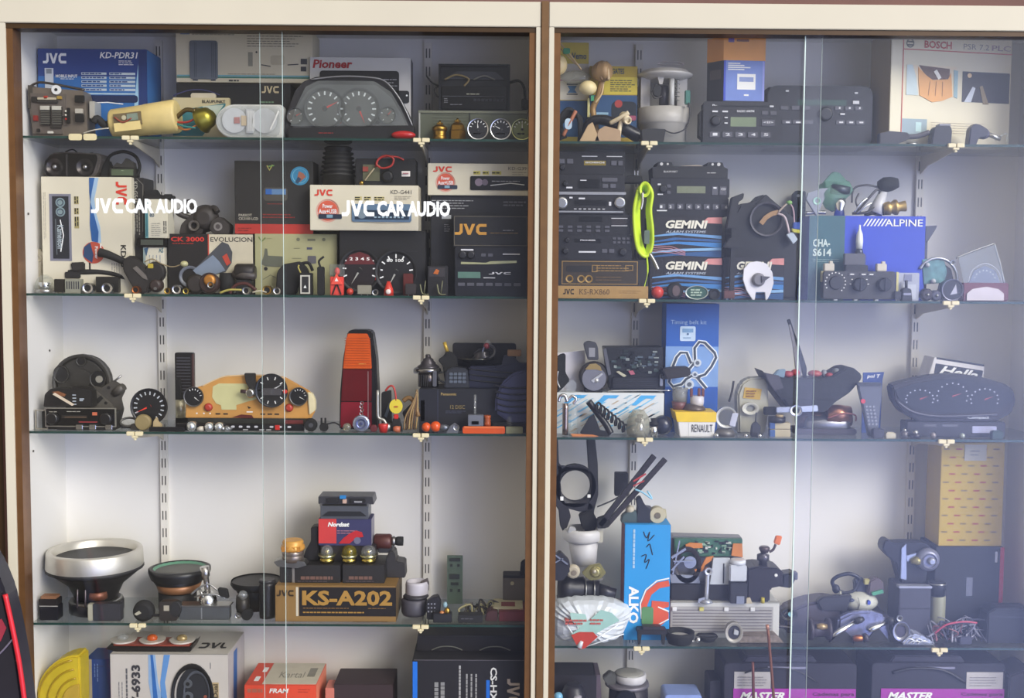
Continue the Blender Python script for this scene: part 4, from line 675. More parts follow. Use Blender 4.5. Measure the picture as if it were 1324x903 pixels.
y1 = t.py0; t.p('contact_plate', M('7c7670', .4, .4)).prism([(173, 347), (178, 344), (190, 356), (192, 362), (186, 360)], -3.5, -2, bev=.3); t.p('yellow_tab', M('b8a43c', .4)).box(192, 341, 199, 347, -2, 3, bev=.5); t.p('side_drum', M('262220', .6, var=.2)).turn((200, 352, 12), (200, 352, -1), [(12, 0), (14, .5), (11, 1)]); t.p('wire', M('8c7c5c', .5)).tube([(186, 339, 4), (196, 335, 4), (208, 341, 4), (222, 345, 4), (236, 341, 2)], .8); t.p('wire_plug', M('b0ac80', .4)).ball(238, 341, 2, 5, ry=4); t.p('lower_drum', M('3a2c28', .5, var=.2)).turn((201, 369, 8), (201, 369, -4), [(9, 0), (9, .6), (5, 1)]); t.p('screw', STEEL).disc(202, 373, 2, -5, 0)
t = stalk('black column stalk switch lying low with a plug end, lower of two', [(88, 352, 6), (108, 352, 4), (130, 352, 4), (152, 356, 4), (164, 364, 6)], 4.5, L2, 130, .06, [(92, 340), (110, 339), (110, 350), (100, 352), (94, 350)]); t.p('block', BLK2).box(84, 352, 104, 360, 0, 12, bev=.8); t.p('pin', BLK).box(115, 332, 117, 352, 2, 4)
t.p('rest', BLK2).box(90, 359, 100, t.py0, 4, 12)
relay('black relay with brown terminals between dome lamp and printed block', 70, 83, 361, .02, L2, '282420')
t = small('card_connector', 'pale printed connector block in the front row of the second shelf', 'connector', 94, .02, L2); t.p('block', M('8c8c7c', .5)).box(84, 361, 104, t.py0, 0, 12, bev=.5); q = t.p('contacts', DGREY); [q.rect(86+3*k, 364, 87.5+3*k, 374) for k in range(6)]
socket('upright chrome switch barrel left of the chrome ring', 113, 371, 7, .015, L2, ln=12); socket('small chrome-ringed socket facing forward near the shelf clip', 138, 372, 7, .01, L2, ln=12)
relay('black cigarette-lighter plug with pale label above the chrome ring', 124, 153, 358, .045, L2, '262422', name='lighter_plug', cat='plug', h=10)
for k, (x, r, d, c, lab) in enumerate(((175, 5, .012, COPPER, 'small copper bulb base under the drum of the stalk switch'), (228, 6, .015, CHROME, 'chrome bulb cap at the foot of the black hands-free carton'), (216, 4, .01, BRASS, 'tiny brass cap beside the chrome bulb cap'), (240, 4, .008, GOLD, 'tiny yellow-metal cap in front of the handset picture'), (318, 5, .012, STEEL, 'small steel cap under the word-printed beige panel'), (345, 6, .012, BRASS, 'amber-tinted brass lamp cap at the foot of the beige kit carton'), (358, 5, .008, CHROME, 'small bright chrome nut beside the amber lamp cap'))): socket(lab, x, 0, r, d, L2, c, name='bulb_holder', cat='lamp cap')
t = small('thermostat', 'round thermostat with an orange-brown centre before the handset picture', 'thermostat', 271, .03, L2); y1 = t.py0; t.p('drum', M('3c2a26', .5, var=.2)).turn((270, y1-14, 10), (270, y1-14, -2), [(13, 0), (14, .5), (11, 1)]); t.p('centre_cap', M('b87c34', .4, .4)).turn((272, y1-18, -2), (272, y1-18, -6), [(8, 0), (7, .7), (4, 1)]); t.p('spring_clip', STEEL).ring(274, y1-12, 4, 3, -7, -2)
t = small('coil_part', 'dusty brown-black round winding beside the orange-centred thermostat', 'winding', 252, .03, L2); t.p('winding', M('332c28', .7, var=.25)).turn((252, t.py0-13, 12), (252, t.py0-13, 0), [(11, 0), (13, .5), (9, 1)])
t = small('motor_unit', 'small dark electric motor lying before the beige half of the carton', 'motor', 308, .04, L2); y1 = t.py0; t.p('can', M('34302f', .45, .3)).turn((302, 352, 12), (328, 352, 12), [(9, 0), (11, .1), (11, .9), (8, 1)]); t.p('coupling', M('4c4642', .5)).turn((300, 355, 8), (330, 357, 4), [(5, 0), (6, .5), (4, 1)]); t.p('foot', BLK2).box(304, 362, 324, y1, 4, 20, bev=1)
t = small('black_cup', 'small round black plastic cup next to the dark motor', 'cup', 291, .04, L2); t.p('cup', RUB).turn((291, t.py0, 10), (291, 353, 10), [(8, 0), (10, .5), (9, 1)])
t = small('wire_harness', 'tangled dark harness with red and yellow ends in front of the motor', 'wiring', 310, .006, L2); y1 = t.py0; q = t.p('wires', M('4c2420', .5)); q.tube([(296, y1-2, 4), (304, y1-12, 4), (318, y1-14, 4), (330, y1-6, 4)], 2.2); q.tube([(284, y1-2, 2), (296, y1-6, 2), (312, y1-6, 2)], 1.5, M('a89c50', .5)); q.tube([(326, y1-3, 2), (336, y1-5, 2), (344, y1-3, 2)], 1, M('c8c0a8', .5))
t = small('rocker_switch', 'black and white rocker switch standing in the front row below the sketch', 'switch', 395, .02, L2); y1 = t.py0; t.p('body', BLK).box(387, 353, 403, y1, 0, 14, bev=.7); t.p('white_frame', M('c8c4b8', .4)).frame(388.5, 356, 401, y1-1.5, 1.8, -.8, .4); t.p('rocker', BLK2).box(390.5, 358, 399, y1-3.5, -1.6, 1, bev=.6); t.p('symbol', WPRINT).prism([(393, y1-9), (394.8, y1-13), (396.6, y1-9)], -2, -1.6); t.p('yellow_lead', M('b8a850', .4)).tube([(388, 353, 5), (385, 346, 5), (386, 343, 5)], .9)
t = small('grip_bracket', 'black angular plastic handle leaning behind the rocker switch', 'handle', 375, .05, L2); y1 = t.py0; t.p('grip', RUB).prism([(356, y1), (358, 352), (366, 342), (388, 338), (396, 346), (400, 356), (388, 362), (382, y1)], 0, 12, bev=1.5); t.p('hook', RUB).tube([(386, 342, 4), (398, 340, 4), (404, 350, 2)], 2)
t = small('black_plug', 'slim black plug standing between rocker switch and triangle lamp', 'plug', 413, .02, L2); y1 = t.py0; t.p('plug_body', RUB).box(410, 345, 419, y1, 0, 8, bev=1); t.p('lead', RUB).tube([(414, 346, 4), (412, 338, 4), (418, 332, 6)], 1.4)
def tri_lamp(lab, x0, x1, y0, cx_dep, clear=True):
    t = small('warning_lamp', lab, 'lamp', (x0+x1)/2, cx_dep, L2); y1 = t.py0; w = x1-x0
    t.p('red_body', M('d84a40', .35)).prism([(x0, y1), (x0, y0+16), (x1, y0+16), (x1, y1)], 0, 8, bev=.6); t.p('triangle', M('e85a4a', .3)).prism([(x0+1, y0+26), ((x0+x1)/2, y0+11), (x1-1, y0+26)], -2.5, 0, bev=.4); q = t.p('white_mark', M('f0e4dc', .4)); q.prism([((x0+x1)/2-2.5, y0+22), ((x0+x1)/2, y0+17), ((x0+x1)/2+2.5, y0+22)], -3, -2.5); t.p('black_legs', RUB).strip([((x0+x1)/2, y0+24), (x0+3, y1-1)], 1.6, -1.2, 0).strip([((x0+x1)/2, y0+24), (x1-3, y1-1)], 1.6, -1.2, 0)
    if clear: t.p('clear_cap', CLEAR).box(x0-1, y0, x1+1, y0+15, 0, 8, bev=.6); t.p('red_bulb', M('e05048', .3)).ball((x0+x1)/2, y0+9, 4, 3.5, ry=5)
tri_lamp('red warning triangle lamp with a clear cap in the second shelf front row', 427, 444, 342, .015)
t = small('red_cone_lamp', 'tiny red cone lamp with a white centre below the speedometer dial', 'lamp', 502, .012, L2); y1 = t.py0; t.p('cone', M('c83c30', .35)).turn((502, y1, 6), (502, 364, 6), [(6.5, 0), (6, .4), (2, 1)]); t.p('white_centre', M('e8d8d0', .4)).ball(502, y1-5, -1, 3.4, rd=2)
bulb('small round red-capped bulb between triangle lamp and grey switch', 452, 372, 4.5, .01, L2, M('b83c2c', .35), 'indicator_bulb', 'indicator bulb', lay=True)
relay('small grey slide switch in front of the revolution counter', 462, 480, 369, .01, L2, '8c8878', name='slide_switch', cat='switch'); socket('tiny dark steel button beside the grey slide switch', 485, 0, 4, .01, L2, STEEL, name='push_button', cat='button'); relay('small dark relay with white mark between red cone and hazard module', 524, 538, 367, .012, L2, '3a3434')
for k, x in enumerate((548, 570)): 
    t = small('antenna_clip', 'thin forked wire clip before the hazard module, %s of two' % ('left', 'right')[k], 'wire clip', x, .008, L2, 'forked wire clips'); q = t.p('wire', M('7c7c60', .4, .5)); y1 = t.py0; q.tube([(x-5, 368, 3), (x-2, y1-3, 2), (x+6, y1-2, 2)], .9); q.tube([(x+2, 363, 3), (x, y1-2, 2)], .7)
t = small('indicator_lamp', 'small dark red stud lamp at the foot of the speedometer dial', 'indicator lamp', 527, .03, L2); t.p('stud', M('5c2420', .4)).box(521, 354, 534, t.py0, 0, 6, bev=1)

# ================================================================ SECOND SHELF, RIGHT CABINET
t, q = _c('radio_carton', 'gold-banded black radio carton at the bottom of the stack by the centre post', 709, 336, 838, 0, .03, R2, 60, '232021'); y1 = t.py0; gd = M('9c7c42', .5)
q.rect(709, 370, 838, y1-.3, M('a4824c', .5)); q.text('JVC', 728, 374, 742, 381, M('3a2c18', .5), bold=.03); q.text('KS-RX860', 749, 374, 788, 381, M('5c4424', .5), bold=0); q.lines(800, 375, 832, 380, 2, M('7c6034', .5), th=.7)
q.frame(726, 338, 824, 368, .9, -.4, 0, gd); q.rect(726.9, 338.9, 823, 367, M('3a3024', .5)); q.rbox(732, 344, 764, 352, 2, -.8, 0, KPRINT); [q.ring(x, 361, 5, 3, -.9, 0, gd) for x in (736, 751, 761)]; q.lines(770, 342, 815, 352, 3, gd, lay=3); q.lines(770, 357, 812, 364, 2, M('6c5430', .5), lay=3); q.frame(765, 343, 772, 352, .8, -.9, 0, gd); q.frame(808, 343, 818, 350, .8, -.9, 0, gd); zz = t.z(336)
B6 = lambda y0, y1_, xs: [(x, y0, x+w, y1_) for x, w in xs]
r1 = radio('lowest radio of the centre-post stack, dark grey with grille buttons at its right', 716, 304, 817, None, .035, zz, 55, face='26262b', slot=(742, 309, 777, 314), btns=[(792+6*k, 307+5*j, 796+6*k, 310+5*j) for k in range(4) for j in range(2)]+[(778+9*k, 322, 785+9*k, 327) for k in range(2)], knobs=((731, 325, 4), (805, 326, 5), (733, 311, 3)), prints=[(750, 310, 770, 312, 'PIONEER'), (748, 325, 770, 327)]); za = r1.z(304)
r2 = radio('second-lowest radio of the centre-post stack with a framed screen', 714, 277, 815, None, .035, za, 55, face='242428', disp=(791, 283, 810, 291, '3e3a3c'), btns=[(722+12*k, 292, 728+12*k, 295) for k in range(6)]+[(722+12*k, 297, 728+12*k, 300) for k in range(6)], slot=(748, 280, 778, 287), prints=[(790, 282, 811, 282.8), (790, 291.5, 811, 292.3)]); zb = r2.z(277)
r3 = radio('silver-edged radio with two round chrome knobs in the middle of the stack', 710, 249, 808, None, .03, zb, 55, face='2a2a2e', kmat=M('b8b8b8', .25, .8), knobs=((726, 263, 8), (801, 262, 7.5)), slot=(742, 259, 784, 266), prints=[(736, 255, 740, 257), (748, 256, 756, 258), (742, 270, 782, 271, 'IIIIIII'), (787, 261, 790, 266)]); r3.p('silver_edge', M('b4b4b4', .3, .7)).rbox(710, 248.5, 809, 252, 1, -1.4, 2).rbox(712, 273, 806, 275, 1, -1.4, 2); zc = r3.z(249)
r4 = radio('dull black radio with wide window above the silver-edged one', 715, 226, 808, None, .04, zc, 50, face='26262b', slot=(747, 232, 775, 244), prints=[(750, 233, 758, 234), (732, 242, 740, 244)], knobs=((731, 238, 3.5),), btns=[(778, 230, 798, 235), (779, 238, 786, 243), (789, 238, 796, 243)]); zd = r4.z(226)
r5 = radio('topmost radio of the centre-post stack with an amber screen', 716, 196, 808, None, .04, zd, 50, face='222227', disp=(755, 208, 783, 214, '8c7c3a'), btns=[(722, 206, 730, 212), (733, 206, 741, 212), (790, 208, 797, 214), (799, 208, 805, 214)], prints=[(752, 202, 772, 203), (757, 209.5, 781, 211.5, 'IIOIIIOI'), (784, 202, 804, 203)], knobs=((727, 217, 3.5),)); ze = r5.z(196)
# gemini boxes
def gem(lab, x0, y0, x1, dep, base, group=None, dp=50):
    t, q = _c('alarm_carton', lab, x0, y0, x1, 0, dep, base, dp, '22202a', side='2c2c34', group=group); y1 = t.py0; h = y1-y0; w = x1-x0; X_ = lambda u: x0+w*u; Y_ = lambda v: y0+h*v
    q.prism([(X_(.72), Y_(.16)), (X_(.8), Y_(.03)), (X_(1)-.4, Y_(.02)), (X_(1)-.4, Y_(.18))], -.4, 0, M('d8908c', .5))
    for v0, v1, v2, v3, c in ((.48, .40, .52, .47, '6c9cd0'), (.62, .52, .60, .57, '2c5c98'), (.70, .62, .74, .64, '3c80c4'), (.88, .80, .80, .76, '88b4dc'), (.98, .90, .97, .84, '285488')): q.prism([(X_(.04), Y_(v0)), (X_(.35), Y_(v1)), (X_(1)-.4, Y_(v3)), (X_(1)-.4, Y_(v2)+1.5), (X_(.4), Y_(v1)+3), (X_(.04), Y_(v0)+1.5)], -.4, 0, M(c, .5))
    for k in range(4): q.strip([(X_(.03), Y_(.72+.05*k)), (X_(.3), Y_(.74+.05*k)), (X_(.5), Y_(.86+.03*k))], .7, -.8, 0, M('c88c94', .5))
    q.text('GEMINI', X_(.22), Y_(.10), X_(.80), Y_(.30), M('e4e0d0', .5), lay=5, bold=.04, slant=.2); q.text('ALARM SYSTEMS', X_(.22), Y_(.35), X_(.78), Y_(.41), M('a8b0bc', .5), lay=5, slant=.3); return t
g1 = gem('blue-streaked alarm carton on the shelf behind the green cable, lower of two', 839, 333, 933, .05, R2); g2 = gem('blue-streaked alarm carton stacked on its twin under the black radios', 839, 280, 933, .05, g1.z(333)); zg = g2.z(280)
gem('black alarm carton partly hidden by the white oval disc', 934, 333, 1013, .046, R2, dp=16)
ra = radio('black radio front with six preset keys, bottom of the bracketed set', 840, 256, 942, None, .055, zg, 52, face='25252a', btns=[(852+11.5*k, 264, 860+11.5*k, 271) for k in range(8)], prints=[(853+12*k, 266, 856+12*k, 269.5, st) for k, st in enumerate('123<>456')]+[(849, 272, 862, 273.5)]); zr = ra.z(256)
rb = radio('black radio with olive screen between presets and eared bracket', 841, 231, 943, None, .055, zr, 50, face='25252a', disp=(875, 241, 912, 250, '7a8068'), knobs=((857, 245, 5),), btns=[(862, 239, 867, 243), (862, 247, 867, 251), (920, 241, 928, 252), (930, 241, 939, 252)], prints=[(850, 238, 854, 240), (850, 251, 857, 252.5), (922, 242, 926, 244), (932, 243, 938, 246, 'CD')]); zq = rb.z(231)
t = small('radio_bracket', 'black mounting bracket with two drilled ears on top of the olive-screen radio', 'bracket', 893, .06, zq); y1 = t.py0
t.p('bracket_body', M('222226', .5)).prism([(844, y1), (843, 217), (849, 216), (850, 210), (868, 210), (870, 215), (914, 215), (915, 210), (934, 210), (936, 216), (941, 218), (941, y1)], 0, 40, bev=.6); q = t.p('ear_hole', M('d4d2d0', .5)); [q.disc(x, 212.6, r, -.4, .2) for x, r in ((855, 2), (863, 1.4), (921, 1.6), (929, 2.2))]; t.p('bracket_print', M('b8b8b8', .5)).text('BLAUPUNKT', 858, 221, 876, 223.5, lay=1).lines(914, 222, 930, 225, 1, lay=1); t.p('inner_card', M('b8a898', .5)).prism([(872, 215), (904, 213), (910, 215)], 4, 8)
t = small('charger_plug', 'black square mains plug with upright pins above the green cable', 'plug', 822, .05, zz if False else at(822, 236, .05).z); y1 = t.py0
t.p('plug_body', RUB).prism([(807, 235), (808, 228), (814, 227), (818, 226), (830, 227), (832, y1), (808, y1)], 4, 26, bev=1); q = t.p('pin', STEEL); q.box(821, 220, 822.4, 228, 10, 12); t.p('pin', STEEL).box(825, 220, 826.4, 228, 10, 12)
t = small('coiled_cable', 'bright yellow-green coiled cable hanging beside the radio stack', 'cable', 832, .012, R2); y1 = t.py0; LG = M('c4e01c', .4, var=.1); q = t.p('coil', LG)
for k in range(8):
    o_ = k*.95; q.tube([(824+o_*.7, 246, 8+k), (819+o_, 270, 6+k), (820+o_, 300, 5+k), (825+o_*.8, 324-o_, 6+k), (836, 332-o_, 8+k), (843-o_*.5, 318-o_, 8+k), (843-o_*.6, 296, 7+k), (840-o_*.5, 272, 6+k), (842-o_*.6, 250+o_, 7+k), (833, 237+o_, 8+k), (824+o_*.7, 246, 8+k)], 2.3)
t.p('tie_wrap', LG).ring(832, 246, 7, 4, 2, 12, ry=10); t.p('metal_hook', ALU).tube([(829, 250, 2), (829, 262, 1), (827, 272, 1)], 1.6); t.p('label_tag', M('5c6c5c', .4)).rbox(832, 298, 839, 316, 2, 2, 4, bev=.3); t.p('connector_tip', STEEL).tube([(840, 328, 8), (846, 338, 6), (851, 349, 5)], 2.4)
t.p('hanging_end', LG).tube([(836, 328, 8), (838, 352, 10), (834, 372, 10), (834, y1-1.5, 10)], 1.3)
t = small('red_ball', 'small glossy red ball knob in front of the lower blue-streaked carton', 'knob', 851, .02, R2); t.p('ball', M('c43c30', .3)).ball(851, t.py0-8.5, 8, 8.2)
t = small('key_fob', 'dark oval knob with grey face right of the red ball', 'knob', 873, .02, R2); y1 = t.py0; t.p('rim', RUB).turn((873, y1-11, 8), (873, y1-11, 0), [(9, 0), (11, .5), (9, 1)]); t.p('face', M('5c4c4c', .4)).disc(874, y1-11, 5, -1, 1, None, 7)
t = small('oval_badge', 'oval green and white badge plate beside the dark knob', 'badge', 901, .015, R2); y1 = t.py0; t.p('plate', M('2c5244', .4)).disc(901, y1-9, 14, 1, 4, None, 8.5); t.p('rim', M('b4bcb4', .3, .4)).ring(901, y1-9, 15, 13.4, 0, 3, None, 9); t.p('emblem', M('a8bca8', .4)).lines(893, y1-14, 909, y1-4, 3, th=1.8, lay=-3)
socket('small black knurled ring right of the oval badge', 924, 0, 7, .02, R2, RUB, BLK, name='knurled_ring', cat='ring'); relay('small rusty brown switch at the foot of the black alarm carton', 936, 950, 376, .015, R2, '5a3430', name='rusty_switch', cat='switch')
t = small('oval_disc', 'white oval disc with a grey pointer knob and square notch', 'selector disc', 980, .03, R2); y1 = t.py0
t.p('disc_plate', M('e6e4ea', .4, var=.02)).prism([(973, y1), (965, 376), (960, 362), (961, 348), (968, 340), (978, 338), (990, 341), (998, 352), (1000, 366), (996, 380), (992, y1), (990, y1), (989, 378), (977, 378), (976, y1)], 0, 4, bev=.4); t.p('knob', M('7c7a80', .4)).turn((980, 362, 0), (980, 362, -6), [(9, 0), (8, .7), (6, 1)]); t.p('pointer', M('54525a', .4)).prism([(982, 357), (994, 358), (983, 366)], -8, -2, bev=.4)
# speaker / door lock motor pile
t = small('door_speaker', 'black moulded speaker pod with ribbon cables leaning right of the alarm cartons', 'speaker pod', 992, .08, R2); y1 = t.py0
t.p('pod', M('26262b', .55, var=.12)).prism([(950, y1-3), (946, 300), (950, 275), (956, 264), (976, 262), (988, 250), (1002, 262), (1020, 276), (1034, 290), (1036, 330), (1030, y1)], 8, 60, bev=3); t.p('cone_ring', M('4a4850', .4)).ring(990, 284, 22, 19.5, 3, 9); t.p('cone', M('1c1c20', .5)).turn((990, 284, 7.8), (990, 284, 20), [(19.5, 0), (12, .5), (4, 1)], caps=False)
q = t.p('ribbon', M('a88458', .4)); q.strip([(982, 290), (988, 282), (996, 277), (1004, 275)], 6, 0, 2); q.tube([(1004, 275, 0), (1012, 266, -2), (1018, 263, -2)], 1.3, M('c4b4a4', .4)); q.tube([(1003, 277, 0), (1012, 282, -2), (1018, 302, -2)], 1.6, M('c0b0b4', .4)); t.p('white_plug', M('b4c0cc', .4)).prism([(1014, 304), (1022, 300), (1029, 310), (1023, 316)], -4, 2, bev=.6); t.p('green_joint', M('7cac5c', .4)).ball(1017, 263, -2, 4, ry=3); q = t.p('wires', M('b898a4', .4)); q.tube([(1017, 263, -3), (1022, 272, -4), (1024, 290, -3)], 1); t.p('blue_plug', M('2c4c9c', .4)).box(1022, 288, 1032, 297, -6, 2, bev=.8); t.p('yellow_plug', M('b8b43c', .4)).prism([(1020, 296), (1033, 298), (1031, 302), (1022, 301)], -6, 2, bev=.5)
t = small('black_latch', 'tall black plastic latch arm between olive-screen radio and speaker pod', 'latch', 950, .012, R2); y1 = t.py0; q = t.p('arm', M('222227', .5)); q.prism([(944, 256), (960, 250), (959, 258), (953, 262), (950, 296), (938, 296), (943, 262)], 2, 14, bev=1); q.prism([(945, 295), (950, 295), (950, y1), (944, y1)], 4, 10); q.prism([(934, 320), (942, 308), (957, 306), (957, 320), (944, 322)], 0, 12, bev=1)
t = small('clamp_bracket', 'dark upright bracket with drilled top behind the sliding door edge', 'bracket', 1030, .205, R2); y1 = t.py0; t.p('plate', M('34343c', .45)).prism([(1023, y1), (1023, 252), (1028, 247), (1040, 248), (1041, y1)], 4, 12, bev=.8); t.p('hole', M('8c8c98', .4)).disc(1030, 254, 2, 3.2, 5)
# changer carton
t, q = _c('changer_carton', 'teal and bright blue carton with white slanted-bar maker lettering', 1044, 280, 1194, 0, .075, R2, 55, '2c48c4'); CH = t; y1 = t.py0
q.rect(1044, 280, 1090, y1, M('35606c', .5)); q.text('CHA-', 1049, 310, 1071, 320, M('c8d8d4', .5), bold=.03, lay=3); q.text('S614', 1049, 322, 1073, 332, M('c8d8d4', .5), bold=.03, lay=3); q.lines(1049, 335, 1086, 340, 2, M('8caaac', .5), th=.7, lay=3); q.rect(1100, 330, 1118, 350, M('4c5080', .5))
for k in range(6): q.prism([(1113+4.6*k, 293), (1119+4.6*k, 283.5), (1121+4.6*k, 283.5), (1115+4.6*k, 293)], -.6, 0, WPRINT)
q.text('ALPINE', 1141, 284, 1190, 293, WPRINT, bold=.01, lay=3); q.lines(1070, 375, 1098, 377, 1, WPRINT, lay=3); zk = t.z(280)
t = small('filter_valve', 'translucent green valve body lying on the teal and blue carton', 'valve', 1080, .09, zk); y1 = t.py0; GP = glass_mat('green_plastic', (.62, .82, .74), body='8cb8a4', bodyfac=.3)
q = t.p('green_shell', GP); q.turn((1068, 258, 24), (1104, 240, 14), [(12, 0), (20, .15), (20, .4), (12, .7), (8, 1)]); q.prism([(1066, 236), (1078, 222), (1086, 223), (1102, 240), (1096, 250), (1080, 236), (1070, 244)], 6, 16, bev=1); t.p('dark_core', M('3c444c', .35, .4)).turn((1076, 244, 10), (1100, 246, 8), [(6, 0), (7, .5), (5, 1)]); t.p('side_tap', M('9cc8b8', .4)).ring(1057, 260, 5, 2.6, 4, 10); t.p('chrome_cap', CHROME).turn((1088, 256, 10), (1088, y1, 10), [(7, 0), (9, .3), (6, .6), (7, 1)]); t.p('metal_rod', STEEL).tube([(1044, y1-4, 10), (1058, y1-5, 10), (1070, y1-5, 10)], 2.4)
t = small('grey_lever', 'grey pressed-metal lever lying left of the green valve', 'lever', 1056, .10, zk); t.p('lever', M('8c9098', .4, .3)).prism([(1042, 258), (1044, 250), (1060, 244), (1074, 243), (1068, 252), (1056, t.py0)], 0, 6, bev=.5)
t = small('wired_lamp_holder', 'chrome lamp holder with looped wires and black cap on the blue carton', 'lamp holder', 1135, .09, zk); y1 = t.py0
q = t.p('wire_loops', M('4c4a4c', .35, .3)); q.tube([(1104, 262, 10), (1106, 244, 10), (1122, 239, 10), (1140, 242, 12)], 1.3); q.tube([(1110, 274, 8), (1120, 262, 6), (1134, 246, 8), (1140, 246, 10)], 1.6); q.tube([(1104, 276, 8), (1124, 274, 4), (1138, 262, 6), (1140, 248, 10)], 1.8); q.tube([(1112, 250, 8), (1108, 262, 6), (1116, y1-3, 6)], 1.2)
t.p('chrome_wires', CHROME).tube([(1106, 274, 4), (1112, 264, 2), (1122, 256, 4)], 1.2).tube([(1109, 276, 3), (1118, 268, 1), (1128, 262, 3)], 1); t.p('white_sleeve', M('c8c8cc', .4)).turn((1146, 246, 12), (1134, y1-4, 10), [(5, 0), (8, .6), (10, 1)]); t.p('black_cap', RUB).turn((1138, 240, 12), (1163, 236, 8), [(6, 0), (10, .3), (9, .7), (6, 1)]); t.p('brass_fitting', M('b09458', .35, .7)).turn((1144, 270, 8), (1172, 266, 4), [(8, 0), (9, .3), (7, .35), (10, .5), (10, .62), (6, .7), (7, 1)]); t.p('dark_cable', RUB).tube([(1120, y1-2, 8), (1136, y1-6, 6), (1146, y1-4, 8)], 2.6)
t = small('spark_plug', 'white and chrome spark plug hanging point-up before the blue carton', 'spark plug', 1111, .05, R2); y1 = t.py0; t.p('insulator', M('e4e8e4', .3)).turn((1111, 322, 6), (1111, 291, 6), [(4, 0), (4.6, .3), (4, .6), (1.6, .8), (1, 1)]); t.p('tip', M('4c505c', .3, .8)).turn((1111, 334, 6), (1111, 321, 6), [(2, 0), (5, .3), (5, .7), (3, 1)]); t.p('stand', M('4c5068', .4)).box(1109.5, 333, 1112.5, y1, 4, 8)
t = small('heater_controls', 'dark heater control panel with a dial and two round knobs', 'control panel', 1112, .03, R2); y1 = t.py0-1.5
t.p('panel', M('3a3a40', .5)).rbox(1064, 351, 1157, y1, 3, 0, 14, bev=1); t.p('display_hood', M('26262c', .45)).box(1093, 343, 1122, 352, 2, 12, bev=.8); t.p('backboard', M('54545c', .45)).box(1092, 328, 1118, 343, 4, 12, bev=.6)
q = t.p('scale_marks', WPRINT)
for k in range(14): a = math.radians(-210+20*k); q.disc(1079.5+13*math.cos(a), 366+13*math.sin(a), .8, -.4, .1)
t.p('left_dial', M('303036', .4)).turn((1080, 366, 0), (1080, 366, -3), [(9, 0), (8, 1)])
for x in (1110, 1142): k = t.p('knob', M('1e1e24', .35)); k.turn((x, 368, 0), (x, 368, -8), [(9, 0), (9, .5), (7.5, 1)]); k.box(x-1.2, 360, x+1.2, 376, -9.5, -6, M('2c2c34', .35), bev=.4)
for x in (1096, 1111, 1121): t.p('button', M('484850', .4)).rbox(x, 353, x+9, 357, 1, -1.2, 0)
q = t.p('button_print', WPRINT); [q.rect(x+2, 354.4, x+7, 355.6, lay=6) for x in (1096, 1111, 1121)]; [q.rect(x, y, x+2, y+1) for x, y in ((1098, 367), (1121, 367), (1100, 361), (1119, 361))]
for x in (1066, 1134): t.p('terminal_block', M('c8c0b0', .5)).box(x, 341, x+13, 351, 4, 12, bev=.8).box(x+7, 338, x+11, 342, 5, 10)
for x in (1078, 1104, 1131): t.p('mounting_foot', M('c8c8c8', .35, .4)).prism([(x, y1-3), (x+7, y1-3), (x+5, y1+1.5), (x+1, y1+1.5)], 2, 8)
t.p('cream_tab', M('a09a70', .5)).box(1062, 351, 1067, 365, 4, 9)
t = small('floppy_disc', 'square pale grey disc case with yellow edge at the blue carton foot', 'disc case', 1174, .035, R2); y1 = t.py0-1; t.p('case', M('a4a8b8', .4)).rbox(1160, 353, 1188, y1+1, 1.5, 0, 3, bev=.4); t.p('yellow_edge', M('c8c080', .4)).box(1158, 352, 1161, y1, -.4, 2.6); t.p('shutter', M('7c7e90', .35, .3)).box(1168, 355, 1178, 364, -.6, 0); t.p('label', M('b8bcc8', .5)).rect(1164, 368, 1184, y1-1)
t = small('toggle_switch', 'small black toggle switch before the pale grey disc case', 'switch', 1172, .015, R2); y1 = t.py0; t.p('body', M('2a2a34', .4)).prism([(1166, y1), (1167, 374), (1171, 372), (1178, 374), (1180, y1)], 0, 10, bev=.8); t.p('lever', M('2a2a34', .4)).tube([(1173, 374, 5), (1172, 363, 3)], 2); t.p('face_plate', M('8c8c9c', .35, .4)).rect(1168, 379, 1178, 382)
relay('low dark plug between the heater panel and the toggle switch', 1157, 1166, 377, .02, R2, '30303c', name='low_plug', cat='plug')
t = small('alternator_half', 'pale metal ring housing with green circuit inside at the right rail', 'motor housing', 1212, .06, R2); y1 = t.py0
q = t.p('metal_ring', M('aeb0b8', .3, .7)); q.tube([(1193+26+26*math.cos(a)-6, 362+28*math.sin(a), 6) for a in [math.radians(-150+12*k) for k in range(20)]], 2); q.ring(1232, 340, 3.4, 1.6, 3, 8); t.p('circuit', M('5c8890', .45, var=.35, sc=60)).prism([(1193, 336), (1210, 334), (1222, 338), (1226, 352), (1222, 366), (1196, 368)], 6, 12, bev=.6); t.p('inner_dark', M('34343e', .5)).prism([(1220, 340), (1232, 348), (1236, 364), (1228, y1-1), (1216, y1-1), (1222, 360)], 8, 20, bev=1); t.p('clips', M('b8bcc4', .4)).ball(1199, 343, 3, 3).ball(1207, 364, 3, 3.4)
t = small('pointer_dial', 'round black dial with a pale pointer before the ring housing', 'dial', 1231, .025, R2); y1 = t.py0; t.p('dial', M('2c2c38', .35)).turn((1231, y1-14.5, 12), (1231, y1-14.5, 0), [(14, 0), (14, .7), (12, 1)]); t.p('rim', M('6c6c7c', .3, .5)).ring(1231, y1-14.5, 14, 12.4, -1, 3); t.p('pointer', M('b0b0c0', .4)).prism([(1228, y1-8), (1235, y1-22), (1237, y1-10)], -1, 0)
